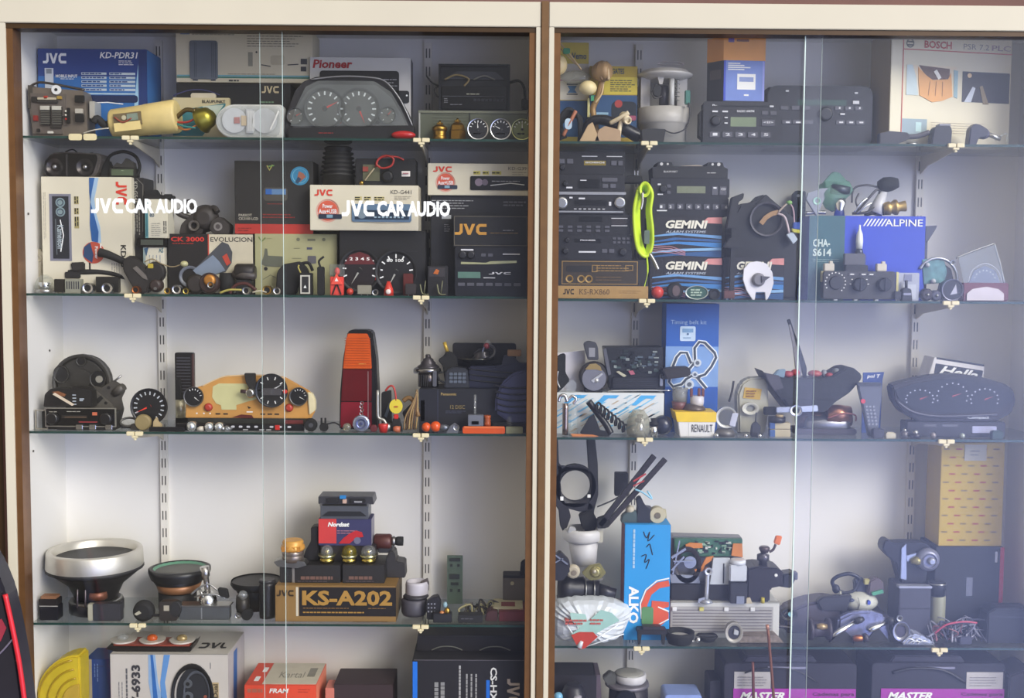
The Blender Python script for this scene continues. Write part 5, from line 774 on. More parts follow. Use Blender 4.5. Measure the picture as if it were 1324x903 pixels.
for x, r, c, l in ((1199, 8, '3a3238', 'small brown-black drum on the shelf left of two near the ring housing'), (1211, 7, '4c4c5c', 'small grey-blue drum beside the brown-black one')): 
    t = small('relay_drum', l, 'drum', x, .025, R2); t.p('drum', M(c, .4, .2)).turn((x, t.py0-r, 10), (x, t.py0-r, 0), [(r, 0), (r, .8), (r*.7, 1)]); t.p('stud', STEEL).ball(x, t.py0-r, -1, 2)
t = small('dark_marker', 'slanted dark rectangular tag leaning by the right shelf upright', 'tag', 1200, .13, R2); y1 = t.py0; t.p('tag', M('4c4e60', .4)).prism([(1194, 293), (1209, 292), (1207, 297), (1196, 315), (1194, 314)], 0, 4, bev=.4); t.p('stem', M('4c4e60', .4)).prism([(1194, 312), (1197, 312), (1197, y1), (1193, y1)], 0, 4)
t = small('voltmeter', 'transparent fan-shaped meter with a maroon base at the far right', 'meter', 1274, .03, R2); y1 = t.py0
t.p('base', M('6c3c4c', .45)).box(1246, 366, 1306, y1, 4, 24, bev=1.5); t.p('base_window', M('d0c8d0', .4)).prism([(1251, y1-1), (1251, 380), (1258, 374), (1276, 371), (1292, 374), (1299, 380), (1299, y1-1)], 2.6, 4); q = t.p('frame_arm', M('a8a8a4', .35, .4)); q.tube([(1238, 334, 10), (1262, 324, 10), (1287, 315, 10)], 1.2); q.tube([(1287, 315, 10), (1296, 342, 10), (1302, 366, 10)], 1.4)
t.p('scale_plate', M('747a9c', .5)).prism([(1256, 366), (1262, 350), (1276, 344), (1290, 350), (1296, 366)], 9, 11); t.p('scale_arc', M('c0c0cc', .4)).tube([(1254, 366, 8), (1259, 350, 8), (1276, 341, 8), (1292, 350, 8), (1298, 366, 8)], .8); t.p('clear_cover', CLEAR).prism([(1240, 334), (1287, 316), (1302, 366), (1248, 366)], 6, 7.5); q = t.p('scale_marks', WPRINT); [q.disc(1276+14*math.cos(a), 364+14*math.sin(a), .9, 8.6, 9.1) for a in [math.radians(-160+20*k) for k in range(8)]]
# ================================================================ THIRD SHELF, LEFT CABINET
t = small('wheel_trim', 'big round black plastic disc with oval openings at the back left', 'disc', 106, .12, L3); y1 = t.py0
DK = M('35332f', .5, var=.12)
t.p('disc', DK).turn((106, y1-34 if False else 495, 16), (106, 495, 0), [(36, 0), (37, .5), (34, .8), (30, 1)]); t.p('rim', M('3e3c38', .45)).ring(106, 495, 37, 33, -2, 6)
for x, y, rx, ry in ((81, 484, 8.5, 10), (128, 490, 9, 10), (107, 467, 5, 4.5), (98, 517, 9, 6)): t.p('opening', M('18171a', .5)).disc(x, y, rx, -1.5, .5, None, ry).ring(x, y, rx+1.6, rx, -2.4, 1, DK, ry+1.6)
t.p('white_boss', M('8c887c', .5)).disc(130, 490, 4.5, -3, 0); t.p('hub', DK).disc(106, 490, 13, -2, 0); t.p('base', DK).box(84, 524, 128, y1, 4, 12)
t = small('framed_radio', 'old black car radio in a silver frame at the left end of the third shelf', 'car radio', 98, .025, L3); y1 = t.py0
t.p('chassis', M('24221f', .5, .3)).box(52, 533, 148, y1, 6, 28, bev=.5); t.p('faceplate', BLKG).box(60, 529, 148, 550, 0, 7, bev=.5); t.p('silver_frame', M('b0aca0', .3, .7)).frame(59, 527.5, 150, 552, 1.1, -1, 2); t.p('side_frame', M('b0a898', .3, .5)).frame(44, 531, 60, 556, 1.1, 4, 7)
for x in (69, 138): t.p('knob', M('201f22', .3)).turn((x, 541, 0), (x, 541, -6), [(8, 0), (8, .7), (6, 1)])
t.p('tape_slot', M('2c2824', .4)).rect(80, 537, 113, 541).rect(84, 539, 112, 540, M('6c5440', .4), 2); t.p('orange_button', M('c86c4c', .4)).box(120, 533, 126, 537, -1, 0); t.p('red_label', M('8c2c30', .5)).rect(102, 545, 126, 546.5)
q = t.p('face_print', M('a09c90', .5)); q.lines(64, 532, 76, 533.5, 1, th=.9); q.lines(87, 531, 112, 533.5, 1, th=.9)
for x in (99, 116, 137): t.p('push_button', CHROME).box(x, 549, x+9, 556, -3, 1, bev=.7)
t.p('lower_bar', BLK).box(74, 551, 148, y1, -.5, 6)
t = small('temperature_gauge', 'black rectangular gauge with a white pointer above the framed radio', 'gauge', 100, .035, at(100, 527, .035).z); y1 = t.py0
t.p('housing', M('232120', .45)).prism([(56, y1), (58, 510), (66, 503), (90, 504), (96, 500), (118, 504), (119, y1)], 0, 20, bev=1); t.p('left_dial', M('1a191b', .4)).disc(72, 516, 9, -.8, 1); t.p('pointer', M('d8c8b0', .4)).prism([(69, 510), (72, 508), (97, 523), (94, 525)], -2, -1); q = t.p('dial_print', M('a8b0b8', .5)); q.lines(94, 509, 99, 525, 4, th=1.3, lay=1, ragged=.1); q.lines(103, 515, 110, 519, 2, th=1.4, lay=1); t.p('brown_stain', M('7c4c2c', .7)).prism([(68, 507), (76, 506), (86, 510), (84, 513), (74, 511)], -1.2, 0)
t = small('linkage_bracket', 'grey cast metal bracket with slots and an angled pin, right of the disc', 'bracket', 137, .09, L3); y1 = t.py0; MG = M('54504a', .5, .4, .15)
t.p('plate', MG).prism([(118, y1), (120, 500), (130, 502), (140, 496), (146, 492), (157, 499), (160, 506), (155, 516), (158, 530), (152, y1)], 4, 10, bev=.8); t.p('front_tab', M('66625a', .5, .4)).prism([(104, 528), (104, 508), (120, 502), (128, 508), (144, 522), (148, 528)], -2, 4, bev=.6); q = t.p('slot', M('1c1b1a', .6)); [q.disc(x, y, r, -2.4, -1.9) for x, y, r in ((123, 507, 2), (138, 521, 2), (142, 501, 2.2))]; q.prism([(124, 518), (132, 511), (135, 515), (128, 522)], -2.4, -1.9); t.p('pin', STEEL).tube([(146, 494, 6), (156, 486, 6)], 1.3); t.p('tube_end', MG).turn((146, 510, 6), (160, 500, 2), [(5, 0), (6, .5), (5, 1)])
t = small('speedometer', 'round black speedometer with red pointer leaning by the left upright', 'speedometer', 193, .05, L3); gauge(t, 193, 526, 24, 155, '1c1b1d', 'e04030', M('26252a', .4), n=14, deep=8, a0=-205, a1=55, marks=M('b8bcc0', .5), big=.1); t.p('foot', BLK2).box(180, 549, 206, t.py0, 1, 8)
t = small('remote_control', 'tall black remote control standing upright against the back panel', 'remote control', 239, .16, L3); y1 = t.py0; t.p('shell', M('1f1d20', .4)).rbox(227, 456, 251, y1, 2, 0, 8, bev=1); q = t.p('key_row', M('44434a', .45)); [q.rect(229, 462+4*k, 247, 463.4+4*k) for k in range(12)]; t.p('side_edge', M('4c3434', .4)).box(249, 458, 251.4, y1-2, -.3, 4)
t = small('capacitor', 'silver metal capacitor can in front of the black remote control', 'capacitor', 232, .10, L3); y1 = t.py0; t.p('can', M('c4bca0', .3, .6)).cyl((232, 541, 8), (232, 518, 8), 6.8); t.p('holder', BLK).prism([(224, y1), (225, 492), (230, 490), (232, 518), (236, 541), (240, 542), (240, y1)], 10, 16)
t = small('small_plug_row', 'low pile of dusty cream and brown connectors before the speedometer', 'connector', 184, .02, L3); y1 = t.py0; t.p('round_connector', M('8c7c54', .55)).turn((184, y1-10, 10), (184, y1-10, 0), [(10, 0), (11, .6), (9, 1)]); t.p('plug', M('3a3632', .5)).box(168, y1-8, 180, y1, 2, 12, bev=.8)
t = small('broken_clip', 'small cream broken clip leaning at the foot of the speedometer', 'clip', 202, .015, L3); y1 = t.py0; t.p('clip', M('b09c74', .5)).prism([(197, y1), (198, y1-12), (202, y1-18), (204, y1-12), (209, y1-8), (207, y1)], 0, 6, bev=.6)
t = small('steel_ring', 'grey steel ring lying between the framed radio and speedometer', 'ring', 164, .05, L3); y1 = t.py0; t.p('ring', M('6c6a66', .35, .6)).tube([(164+11*math.cos(a), y1-8+5*math.sin(a), 8-4*math.sin(a)) for a in [math.radians(30*k) for k in range(13)]], 1.6, sub=1); t.p('rest', BLK2).box(154, y1-4, 172, y1, 4, 10, bev=.8)
t = small('wiper_strip', 'long flat black strip along the shelf front under the speedometer', 'strip', 215, .0, L3); y1 = t.py0; t.p('strip', M('1d1d22', .35)).box(192, y1-6, 238, y1, 2, 6, bev=.6)
# wooden dash
t = small('wooden_dashboard', 'wood-coloured arched dashboard panel with round gauges fitted', 'instrument panel', 324, .05, L3); y1 = t.py0; WD = M('c4904c', .4, var=.12, sc=14)
t.p('panel', WD).prism([(240, 541), (241, 520), (247, 504), (262, 499), (276, 492), (292, 486), (318, 484.5), (346, 484.5), (368, 487), (384, 496), (400, 505), (407, 516), (407, 532), (402, 541)], 0, 5, bev=.8)
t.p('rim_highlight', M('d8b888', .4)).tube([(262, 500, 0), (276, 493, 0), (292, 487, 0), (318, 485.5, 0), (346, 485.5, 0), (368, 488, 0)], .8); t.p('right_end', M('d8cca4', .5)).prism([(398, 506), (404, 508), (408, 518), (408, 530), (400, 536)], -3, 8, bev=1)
t.p('cream_opening', M('c4c08c', .5)).prism([(276, 500), (284, 496), (316, 496), (330, 500), (332, 516), (318, 520), (306, 524), (306, 530), (287, 530), (286, 524), (280, 522), (275, 514)], -.5, 0)
gauge(t, 252, 513, 13, 38, '17171a', 'd8d8d0', M('5c5a58', .3, .6), n=6, deep=8, d=-4, a0=-120, a1=-10); gauge(t, 387, 512, 12, 28, '17171a', 'd8d8d0', M('5c5a58', .3, .6), n=6, deep=8, d=-4, a0=-120, a1=-10)
gauge(t, 353, 504, 21, -30, '1a1c20', 'e0e0e0', M('3c3e44', .25, .5), n=11, deep=12, d=-8, a0=-180, a1=180, ry=22); t.p('chrome_band', M('9c9ca4', .2, .9)).box(340, 501, 366, 510, -10, -8, bev=.8); t.p('chrome_stem', CHROME).turn((326, 507, -6), (326, 507, -14), [(6, 0), (7, .4), (4, 1)]); t.p('stem_shaft', M('5c4a50', .3, .6)).tube([(314, 505, -8), (324, 506, -10)], 2.6); t.p('knob_cluster', M('3c3a38', .4, .3)).prism([(318, 482), (332, 482), (332, 492), (336, 500), (326, 504), (320, 494)], -8, -1, bev=.8)
for x in (270, 374): t.p('red_lamp', M('a83a2c', .25)).turn((x, 527, 0), (x, 527, -4), [(5.5, 0), (5, .6), (2.5, 1)])
t.p('small_red_lamp', M('c83830', .25)).disc(371, 505, 2.6, -11, -8)
q = t.p('panel_print', M('3c2c1c', .6)); [q.rect(x, 534.5, x+6, 536.5) for x in (279, 289, 337, 346, 355)]; [q.disc(x, 535, 1, -.4, 0, WPRINT) for x in (255, 264, 272)]; q.rect(319, 532, 327, 533.5, WPRINT); q.prism([(320, 525), (325, 527), (322, 529)], -.4, 0); q.prism([(300, 540), (312, 536), (326, 537), (328, 541)], -.5, 0, M('5c2018', .5))
t.p('plinth_strip', M('33342f', .5)).box(243, 541, 400, y1-6, 1, 10, bev=.5); t.p('red_end', M('6c3030', .45)).box(368, 543, 392, y1-4, -1, 6, bev=.5)
t = small('switch_strip', 'black strip of white-marked warning lights along the wooden panel foot', 'switch strip', 314, .015, L3); y1 = t.py0; t.p('strip', M('201e22', .35)).box(226, y1-9, 392, y1-.3, 4, 12, bev=.6); q = t.p('symbols', M('c8c8cc', .4)); [q.rbox(x, y1-7, x+4.5, y1-4.5, .8, 3.6, 4) for x in (298, 308, 318, 328, 348, 359, 371)]; [q.rect(x, y1-2.6, x+6, y1-1.8, lay=-14) for x in (314, 335, 344)]; t.p('red_symbol', RED).box(355, y1-8, 361, y1-2, 3, 4)
for k, (x, r) in enumerate(((246, 6.5), (269, 6), (282, 6))): bulb('small clear glass bulb before the wooden panel, %s of three' % ('leftmost', 'middle', 'rightmost')[k], x, 0, r, .0, L3, M('d8dcdc', .12, .75), group='clear bulbs before the wooden panel', lay=True)
t = small('ceramic_holder', 'small white ceramic bulb base between the clear bulbs', 'bulb base', 257, .002, L3); t.p('base', M('c8c0b0', .4)).turn((254, t.py0-3, 4), (262, t.py0-4, 4), [(2, 0), (3.4, .5), (3, 1)]); t = small('pointed_bulb', 'pointed pale bulb lying right of the clear bulb row', 'light bulb', 295, .002, L3); t.p('glass', LENS).turn((290, t.py0-4, 4), (300, t.py0-4, 4), [(3.5, 0), (3.8, .4), (.5, 1)]); t.p('cap', STEEL).cyl((284, t.py0-4, 4), (290, t.py0-4, 4), 3)
for x, lab, w in ((401, 'black ribbed control knob at the right end of the wooden panel', 9), (418, 'small black plug with two prongs left of the tail lamp', 6)):
    t = small('ribbed_dial' if w == 9 else 'pronged_plug', lab, 'knob' if w == 9 else 'plug', x, .01, L3); y1 = t.py0; t.p('knob_body', RUB).turn((x, y1-w, 10), (x, y1-w, 0), [(w*.8, 0), (w, .5), (w*.8, 1)], n=12)
    if w == 9: t.p('cap', M('4c4c50', .3)).disc(x+1, y1-w, 3, -.6, 1)
    else: t.p('prong', RUB).box(x-4, y1-18, x-2, y1-9, 3, 6); t.p('prong', RUB).box(x+1, y1-18, x+3, y1-9, 3, 6); t.p('lead', RUB).tube([(x+4, y1-10, 4), (x+14, y1-12, 4), (x+22, y1-8, 2)], 1)
# tail lamp
t = small('tail_lamp', 'tall amber and red tail lamp in black housing on the third shelf', 'tail lamp', 463, .06, L3); y1 = t.py0
pr = lambda k: [(438+k, y1), (439+k, 510), (443+k, 465), (449+k*.8, 430+k*.6), (453, 427+k), (476, 427+k), (481-k*.8, 430+k*.6), (486-k, 465), (488-k, 510), (487-k, y1)]
t.p('housing', M('1c1a1c', .35)).prism(pr(0), 4, 34, bev=1.5); am = M('c8541c', .25, var=.1); dr = M('5c1218', .22, var=.1)
t.p('amber_lens', am).prism([(443.5, 477), (447.5, 440), (450, 431.5), (475, 431.5), (478.5, 440), (480.5, 477)], 0, 5, bev=.8); t.p('red_lens', dr).prism([(441, 519), (443.5, 478), (480.5, 478), (480.5, 519)], 0, 5, bev=.6); t.p('lower_red_lens', M('7c1a28', .22, var=.1)).prism([(440, y1-3), (441, 520), (480.5, 520), (480.5, y1-3)], 0, 5, bev=.6)
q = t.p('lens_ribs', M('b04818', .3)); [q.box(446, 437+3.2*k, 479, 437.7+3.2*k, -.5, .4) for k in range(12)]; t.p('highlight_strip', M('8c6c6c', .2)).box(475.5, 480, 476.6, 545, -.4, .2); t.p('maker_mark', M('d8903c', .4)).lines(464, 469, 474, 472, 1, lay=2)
t = small('chrome_disc_lamp', 'round chrome disc with concentric centre in front of the tail lamp', 'chrome disc', 467, .015, L3); y1 = t.py0; t.p('disc', M('b4bcd4', .22, .8)).turn((467, y1-11, 3), (467, y1-11, 0), [(11.3, 0), (11.3, .6), (9, 1)]); t.p('rings', M('6c74a0', .25, .7)).ring(467, y1-11, 6.5, 4.5, -1, 1).disc(467, y1-11, 2, -1.6, 1); q = t.p('chain', STEEL); [q.ring(467+(k % 2), y1-24-4.6*k, 2.4, 1.4, 1, 2) for k in range(4)]
bulb('tiny gold-tinted bulb left of the chrome disc', 448, 0, 5.5, .015, L3, LENS, lay=True, cap=GOLD)
t = small('allen_tube', 'upright pale metal tube with bent foot right of the tail lamp', 'metal tube', 494, .03, L3); y1 = t.py0; t.p('tube', M('b4b4ac', .3, .7)).tube([(488, 505, 4), (488, 530, 4), (489, 541, 4), (496, 544, 4), (500, y1-6, 4)], 2, sub=3); t.p('foot', STEEL).turn((500, y1-10, 6), (500, y1, 6), [(6, 0), (7, .5), (6, 1)])
t = small('flat_switch', 'black flat switch body behind the round yellow tag', 'switch', 499, .07, L3); y1 = t.py0; t.p('body', RUB).prism([(493, y1), (493, 508), (505, 505), (506, y1)], 0, 12, bev=.8); t.p('slider', M('4c545c', .4)).prism([(503, 521), (506, 522), (500, 540), (497, 538)], -2, 0)
t = small('cable_tag', 'round yellow tag with red centre hanging on a red cable loop', 'tag', 512, .03, L3); y1 = t.py0; t.p('red_cable', M('b03a34', .4)).tube([(498, 506, 4), (503, 500, 3), (508, 500, 2), (511, 508, 1), (512, 518, 1)], 1.3); t.p('tag_disc', M('d8c43c', .45)).disc(512, 525.5, 8.5, 0, 2, None, 9.5); t.p('red_centre', M('b07030', .4)).disc(512, 526, 3, -.6, 0, None, 1.4); t.p('red_stub', RED).box(509, 536, 515, 542, 0, 4, bev=.8); t.p('black_stem', RUB).prism([(508, 541), (516, 541), (520, y1), (504, y1)], 1, 10, bev=.8)
t = small('red_cover', 'small red plastic cap at the foot of the pale metal tube', 'cap', 495, .005, L3); t.p('cap', M('c02c28', .35)).turn((495, t.py0, 6), (495, t.py0-11, 6), [(5, 0), (6.5, .8), (6, 1)]); t = small('orange_cover', 'small dull orange cap right of the red cap', 'cap', 512, .005, L3); t.p('cap', M('b86444', .4)).turn((508, t.py0-4.5, 5), (517, t.py0-4, 5), [(3, 0), (4.4, .4), (4, 1)])
t = small('dark_red_socket', 'small dark red socket between chrome disc and red cap', 'socket', 483, .01, L3); t.p('socket', M('5c2024', .45)).turn((483, t.py0-5, 8), (483, t.py0-5, 0), [(4.5, 0), (5, .6), (4, 1)])
t = small('wire_bundle', 'brown and tan wire bundle at the left of the black speaker carton', 'wiring', 532, .03, L3); y1 = t.py0; q = t.p('wires', M('8c7048', .5)); 
for k in range(6): q.tube([(522+3*k, y1-2, 4+k), (524+3*k, 540-k, 4+k), (532+k*1.4, 524-2*k, 5+k), (538, 510-k, 6+k)], 1.1, M(('8c7048', '5c4430', 'a88c5c')[k % 3], .5))
t.p('black_block', RUB).prism([(519, 535), (530, 524), (534, 536), (526, y1-2)], 10, 20, bev=1); t.p('tan_sheath', M('7c5c34', .5)).tube([(520, 520, 14), (528, 516, 14), (536, 524, 12), (540, 540, 10)], 3)
t, q = carton('speaker_carton', 'black car audio carton with small gold lettering on the third shelf', 542, 503, 687, 0, .05, L3, 65, '1c1e28'); q.rect(542, 503.5, 566, 560, M('20222e', .5)); q.text('Panasonic', 570, 508, 590, 511.5, M('a89058', .5)); q.text('12 DISC', 582, 524, 601, 529, M('7c6c44', .5)); q.lines(576, 531, 604, 535, 2, M('44465a', .5), th=.7); q.rect(565.5, 503.5, 566.5, 560, M('34364a', .5), 2); zc_ = t.z(503)
t.p('side_slot', BLKG).rect(544, 518, 549, 545)
t = small('distributor_motor', 'chrome and black motor with a stepped cone top on the black carton', 'motor', 552, .06, zc_); y1 = t.py0
t.p('body', M('5c5654', .25, .8)).turn((552, y1, 24), (552, 482, 24), [(13.5, 0), (13.5, 1)]); t.p('flange', M('8c8a88', .22, .9)).turn((551, 484, 24), (551, 477, 24), [(15, 0), (18, .3), (17.5, .8), (15, 1)]); t.p('stepped_cone', M('4c484c', .3, .6)).turn((552, 478, 24), (552, 460, 24), [(15, 0), (14, .15), (10, .3), (10, .4), (7, .55), (7, .65), (4, .75), (3, .92), (2.5, 1)]); q = t.p('side_vents', BLK); [q.box(541+2.6*k, 486, 542.2+2.6*k, 501, 10-.0*k, 12) for k in range(5)]; t.p('chrome_clamp', CHROME).box(559, 480, 564, 501, 8, 12, bev=.8); t.p('side_ear', STEEL).box(533, 478, 541, 485, 18, 26, bev=1)
t = small('control_pod', 'grey handset pod with rows of buttons and coiled lead on the carton', 'control pod', 588, .055, zc_); y1 = t.py0; t.p('pod_body', M('33353c', .4)).prism([(574, y1), (576, 480), (586, 475), (604, 477), (607, y1)], 2, 26, bev=1.5)
for j in range(3):
    for k in range(4): t.p('button', M('5c6470', .35)).rbox(581+5.6*k, 482+5*j, 585.4+5.6*k, 485.6+5*j, .8, .4, 2.2)
t.p('lead', RUB).tube([(576, 496, 6), (568, 492, 4), (566, 484, 4), (572, 482, 6)], 1.2)
t = small('ribbed_heatsink', 'wide dark ribbed air duct resting on the black carton beside the post', 'air duct', 648, .06, zc_); y1 = t.py0
t.p('duct_body', M('24263a', .35, .1)).prism([(604, y1), (606, 474), (640, 474), (660, 470), (683, 470), (683, y1)], 2, 28, bev=2); q = t.p('ribs', M('15161f', .5)); [q.tube([(606, 478+7*k, 3), (640, 481+7*k, 1), (666, 482+7*k, 1), (690, 479+7*k, 2)], 1.1) for k in range(3)]; zq_ = t.z(474)
t = small('ribbed_sleeve', 'blue-grey ribbed rubber sleeve draped over the carton corner by the post', 'sleeve', 668, .022, L3); y1 = t.py0; q = t.p('sleeve_body', M('3a3c5c', .4, var=.1)); q.prism([(640, 514), (648, 496), (660, 484), (676, 478), (684, 480), (684, y1-12), (660, y1-12), (640, 534)], 0, 12, bev=3); q = t.p('ribs', M('16172a', .5)); [q.tube([(638+k, 514+8*k-24, -1), (660, 518+8*k-24, -1.4), (690, 516+8*k-24, -1)], 1.1) for k in range(1, 6)]; t.p('base', RUB).box(636, y1-13, 684, y1, 1, 12, bev=1)
t = small('chrome_horn_dish', 'shallow chrome dish with bulbous fitting on top of the air duct', 'dish', 614, .07, zq_); y1 = t.py0
t.p('dish', M('7c7c70', .2, .9)).turn((616, y1, 22), (616, y1-9, 22), [(6, 0), (16, .4), (25, .9), (26, 1)]); t.p('fitting', M('4c4a4c', .3, .7)).turn((624, y1-8, 18), (622, 452, 18), [(12, 0), (15, .2), (10, .4), (12, .6), (8, .8), (3, 1)]); t.p('glass_stub', LENS).ball(630, 446, 16, 5, ry=6); t.p('red_core', M('8c3c44', .4)).ball(629, 448, 10, 4); t.p('coupler', M('5c5c60', .3, .7)).ring(632, 455, 9, 6, 8, 16)
t = small('tan_block', 'small tan wooden block at the top right of the dark pile', 'block', 665, .06, zq_); y1 = t.py0; t.p('block', M('8c6840', .5)).box(656, 453, 674, y1-13, 4, 14, bev=.8); t.p('stand', M('262838', .45)).prism([(648, y1), (652, 460), (662, 460), (676, y1)], 5, 14, bev=.8)
t = small('dark_backboard', 'dark flat board upright behind the chrome dish', 'board', 625, .172, zc_); t.p('board', M('232026', .5)).rbox(585, 444, 667, t.py0, 3, 0, 10, bev=1)
t = small('yellow_tipped_valve', 'black angled valve with a yellow tip above the chrome motor', 'valve', 580, .08, zc_); y1 = t.py0; t.p('tip', M('c8a848', .35, .4)).tube([(574, 443, 8), (578, 456, 8)], 2.4); t.p('valve_body', RUB).prism([(566, 466), (574, 460), (576, 455), (582, 455), (590, 462), (592, 476), (586, y1), (576, y1), (572, 474)], 2, 16, bev=1.2)
for k, (x, r, l) in enumerate(((551, 6.2, 'small orange indicator bulb, left of the pair under the black carton'), (563, 7, 'larger orange indicator bulb with grey cap, right of the pair'))): 
    t = small('orange_bulb', l, 'indicator bulb', x, .005, L3, 'orange indicator bulbs'); y1 = t.py0; t.p('orange_glass', M('d8541c', .2)).ball(x, y1-r-1, 5, r); t.p('cap', M('6c7078', .3, .6)).turn((x+r*.6, y1-r, 6), (x+r*2.6, y1-r+1, 6), [(5, 0), (4.4, .6), (2.5, 1)])
t = small('pressed_tab', 'small crumpled steel tab right of the orange bulbs', 'metal tab', 588, .005, L3); y1 = t.py0; t.p('tab', STEEL).prism([(577, y1), (582, 551), (588, 547), (594, 552), (592, y1)], 0, 4, bev=.5); t.p('ring', STEEL).ring(590, 553, 4, 2.4, -2, 0)
t = small('orange_reflector', 'long flat orange reflector along the shelf front near the post', 'reflector', 626, .0, L3); y1 = t.py0; t.p('reflector', M('d05420', .25)).rbox(598, y1-9, 653, y1, 2, 0, 8, bev=1); t.p('top_strip', M('e07038', .3)).box(600, y1-9.6, 652, y1-7, -.5, 1); t.p('end_tab', M('8c8c68', .4)).box(654, y1-9, 676, y1, 1, 8, bev=.6); zo = t.z(y1-9.6)
t = small('grey_connector', 'square grey connector with black slot sitting on the orange reflector', 'connector', 615, .0005, zo); y1 = t.py0; t.p('shell', M('7c7f88', .35, .4)).box(605, 537, 625, y1, 1, 12, bev=.6); t.p('slot', BLK).rect(610, 545, 619, 549, lay=-4+4).box(610, 545, 619, 549, .6, 1.2); t.p('pin', LENS).cyl((614, 537, 6), (614, 511, 6), 1.6)
t = small('amber_insert', 'small amber threaded insert beside the square grey connector', 'insert', 630, .002, zo); t.p('insert', M('a85020', .35)).turn((630, t.py0, 6), (630, 538, 6), [(4.5, 0), (4.5, .3), (3.8, .4), (4.5, .5), (3.8, .7), (4.5, .8), (4.5, 1)])
t = small('clear_tube_piece', 'short clear plastic tube standing at the right end by the post', 'clear tube', 659, .018, L3); t.p('tube', CLEAR).turn((659, t.py0, 6), (659, 538, 6), [(5, 0), (5, 1)])

# ================================================================ THIRD SHELF, RIGHT CABINET
t, q = carton('parts_carton', 'low white carton with blue and beige diagonal stripes', 709, 508, 858, 0, .068, R3, 48, 'd8dcdc'); y1 = t.py0
import itertools
rr_ = random.Random(3)
def clipseg(x, y, l, w, c):
    P = [(x, y), (x+l, y-l*.62), (x+l+w, y-l*.62), (x+w, y)]
    if all(710 <= a <= 857 and 509 <= b <= y1-1 for a, b in P): q.prism(P, -.3, 0, c)
for row in range(16):
    for k in range(12):
        x = 690+k*16+rr_.uniform(-2, 2)+row*2; y = 520+row*6-k*1.5; clipseg(x, y, rr_.choice((8, 14, 18)), rr_.choice((1.6, 3, 4.4)), M(rr_.choice(('5cb0e0', '5cb0e0', '7cc0e4', 'b8a890', 'a8c0cc')), .5))
for x in (748, 790, 838): q.prism([(x-10, 511), (x+10, 511), (x+6, 515), (x-4, 515), (x-16, 524), (x-22, 524)], -.5, 0, M('4ca8e0', .5)); 
for k in range(6): clipseg(806+4*k, 556-2*k, 18, 3.5, M('48a4e0', .5))
zw = t.z(508)
t = small('card_sheet', 'small plain white card leaning at the back by the centre post', 'card', 738, .12, zw); t.p('card', M('d0ccd0', .5)).prism([(716, t.py0), (718, 457), (756, 453), (757, t.py0)], 0, 3)
t = small('window_motor', 'black motor arm with a pale lens at the centre-post end of the striped carton', 'motor arm', 732, .07, zw); y1 = t.py0; t.p('arm_body', RUB).prism([(720, 462), (726, 458), (731, 458), (731, 482), (737, 492), (730, 500), (722, y1), (718, y1)], 0, 16, bev=1.2); t.p('chrome_edge', STEEL).tube([(721, 480, -1), (720, 492, -1), (724, 502, -1)], 1.2); t.p('lens', LENS).prism([(733, y1), (732, 496), (740, 491), (746, 496), (744, y1)], 4, 8, bev=.8)
t = small('mirror_gauge', 'round silver-faced gauge on a black stalk with square loop', 'gauge', 768, .07, zw); y1 = t.py0; t.p('round_body', M('3a3634', .45)).turn((768, 487, 14), (768, 487, 2), [(18, 0), (19.5, .5), (17, 1)]); t.p('silver_face', M('b0aca8', .2, .85)).disc(768, 490, 15.5, .6, 2.2); t.p('brass_shade', M('a48c58', .35, .5)).prism([(756, 478), (762, 471), (770, 470), (776, 474), (778, 480), (770, 478)], -.4, .8, bev=.3); t.p('needle', M('c8c8c8', .3, .5)).prism([(764, 492), (778, 482), (779, 484), (767, 495)], -1.2, -.2); t.p('centre', M('d4d4d4', .25, .6)).ball(771, 492, 0, 3)
q = t.p('square_loop', M('4a4a4e', .4, .3)); q.prism([(754, 444), (760, 441), (770, 443), (773, 450), (774, 466), (760, 466), (755, 450)], 4, 12, bev=1); t.p('loop_window', M('8c8c92', .4)).box(761, 450, 769, 462, 3.2, 4.2); t.p('bracket_edge', M('6c6c70', .35, .6)).prism([(779, 452), (783, 450), (790, 484), (786, 486)], 0, 6, bev=.4); t.p('foot', RUB).box(756, 502, 780, y1, 2, 14, bev=1)
t = small('opened_radio', 'black rectangular radio chassis with exposed circuit and grille', 'radio chassis', 816, .075, zw); y1 = t.py0
t.p('chassis', M('25272a', .45, .2)).prism([(781, 450), (857, 449), (858, y1-2), (790, y1-2)], 4, 44, bev=.8); q = t.p('circuit_parts', M('3c4c4c', .4, .2)); rr_ = random.Random(5)
for k in range(60): x = rr_.uniform(788, 848); y = rr_.uniform(453, 482); w = rr_.uniform(2, 7); q.box(x, y, x+w, y+rr_.uniform(1, 4), rr_.uniform(1, 3), 4, M(rr_.choice(('3c4c48', '1c2022', '54606a', '2c3634', '101214', '8c9490')), .4, .2))
t.p('grille', M('141518', .4)).rbox(792, 488, 851, 502, 2, 1, 5); q = t.p('grille_bars', M('35363c', .4)); [q.box(794, 490+2.6*k, 849, 491+2.6*k, .4, 1.2) for k in range(5)]; t.p('chrome_rail', CHROME).tube([(786, y1-2, 2), (830, y1-3, 2), (868, y1-3, 2)], 1.1); t.p('pink_part', M('b06070', .4)).prism([(812, 480), (818, 479), (821, 484), (815, 485)], -1, 3, bev=.4); t.p('cream_part', M('b8b49c', .4)).prism([(796, 481), (800, 480), (810, 486), (806, 488)], -1, 3, bev=.4); t.p('end_plate', STEEL).box(853, 484, 857, 499, 0, 6, bev=.5)
t = small('belt_kit_carton', 'tall bright blue belt kit carton with a looped belt pictured', 'box', 893, .11, R3)
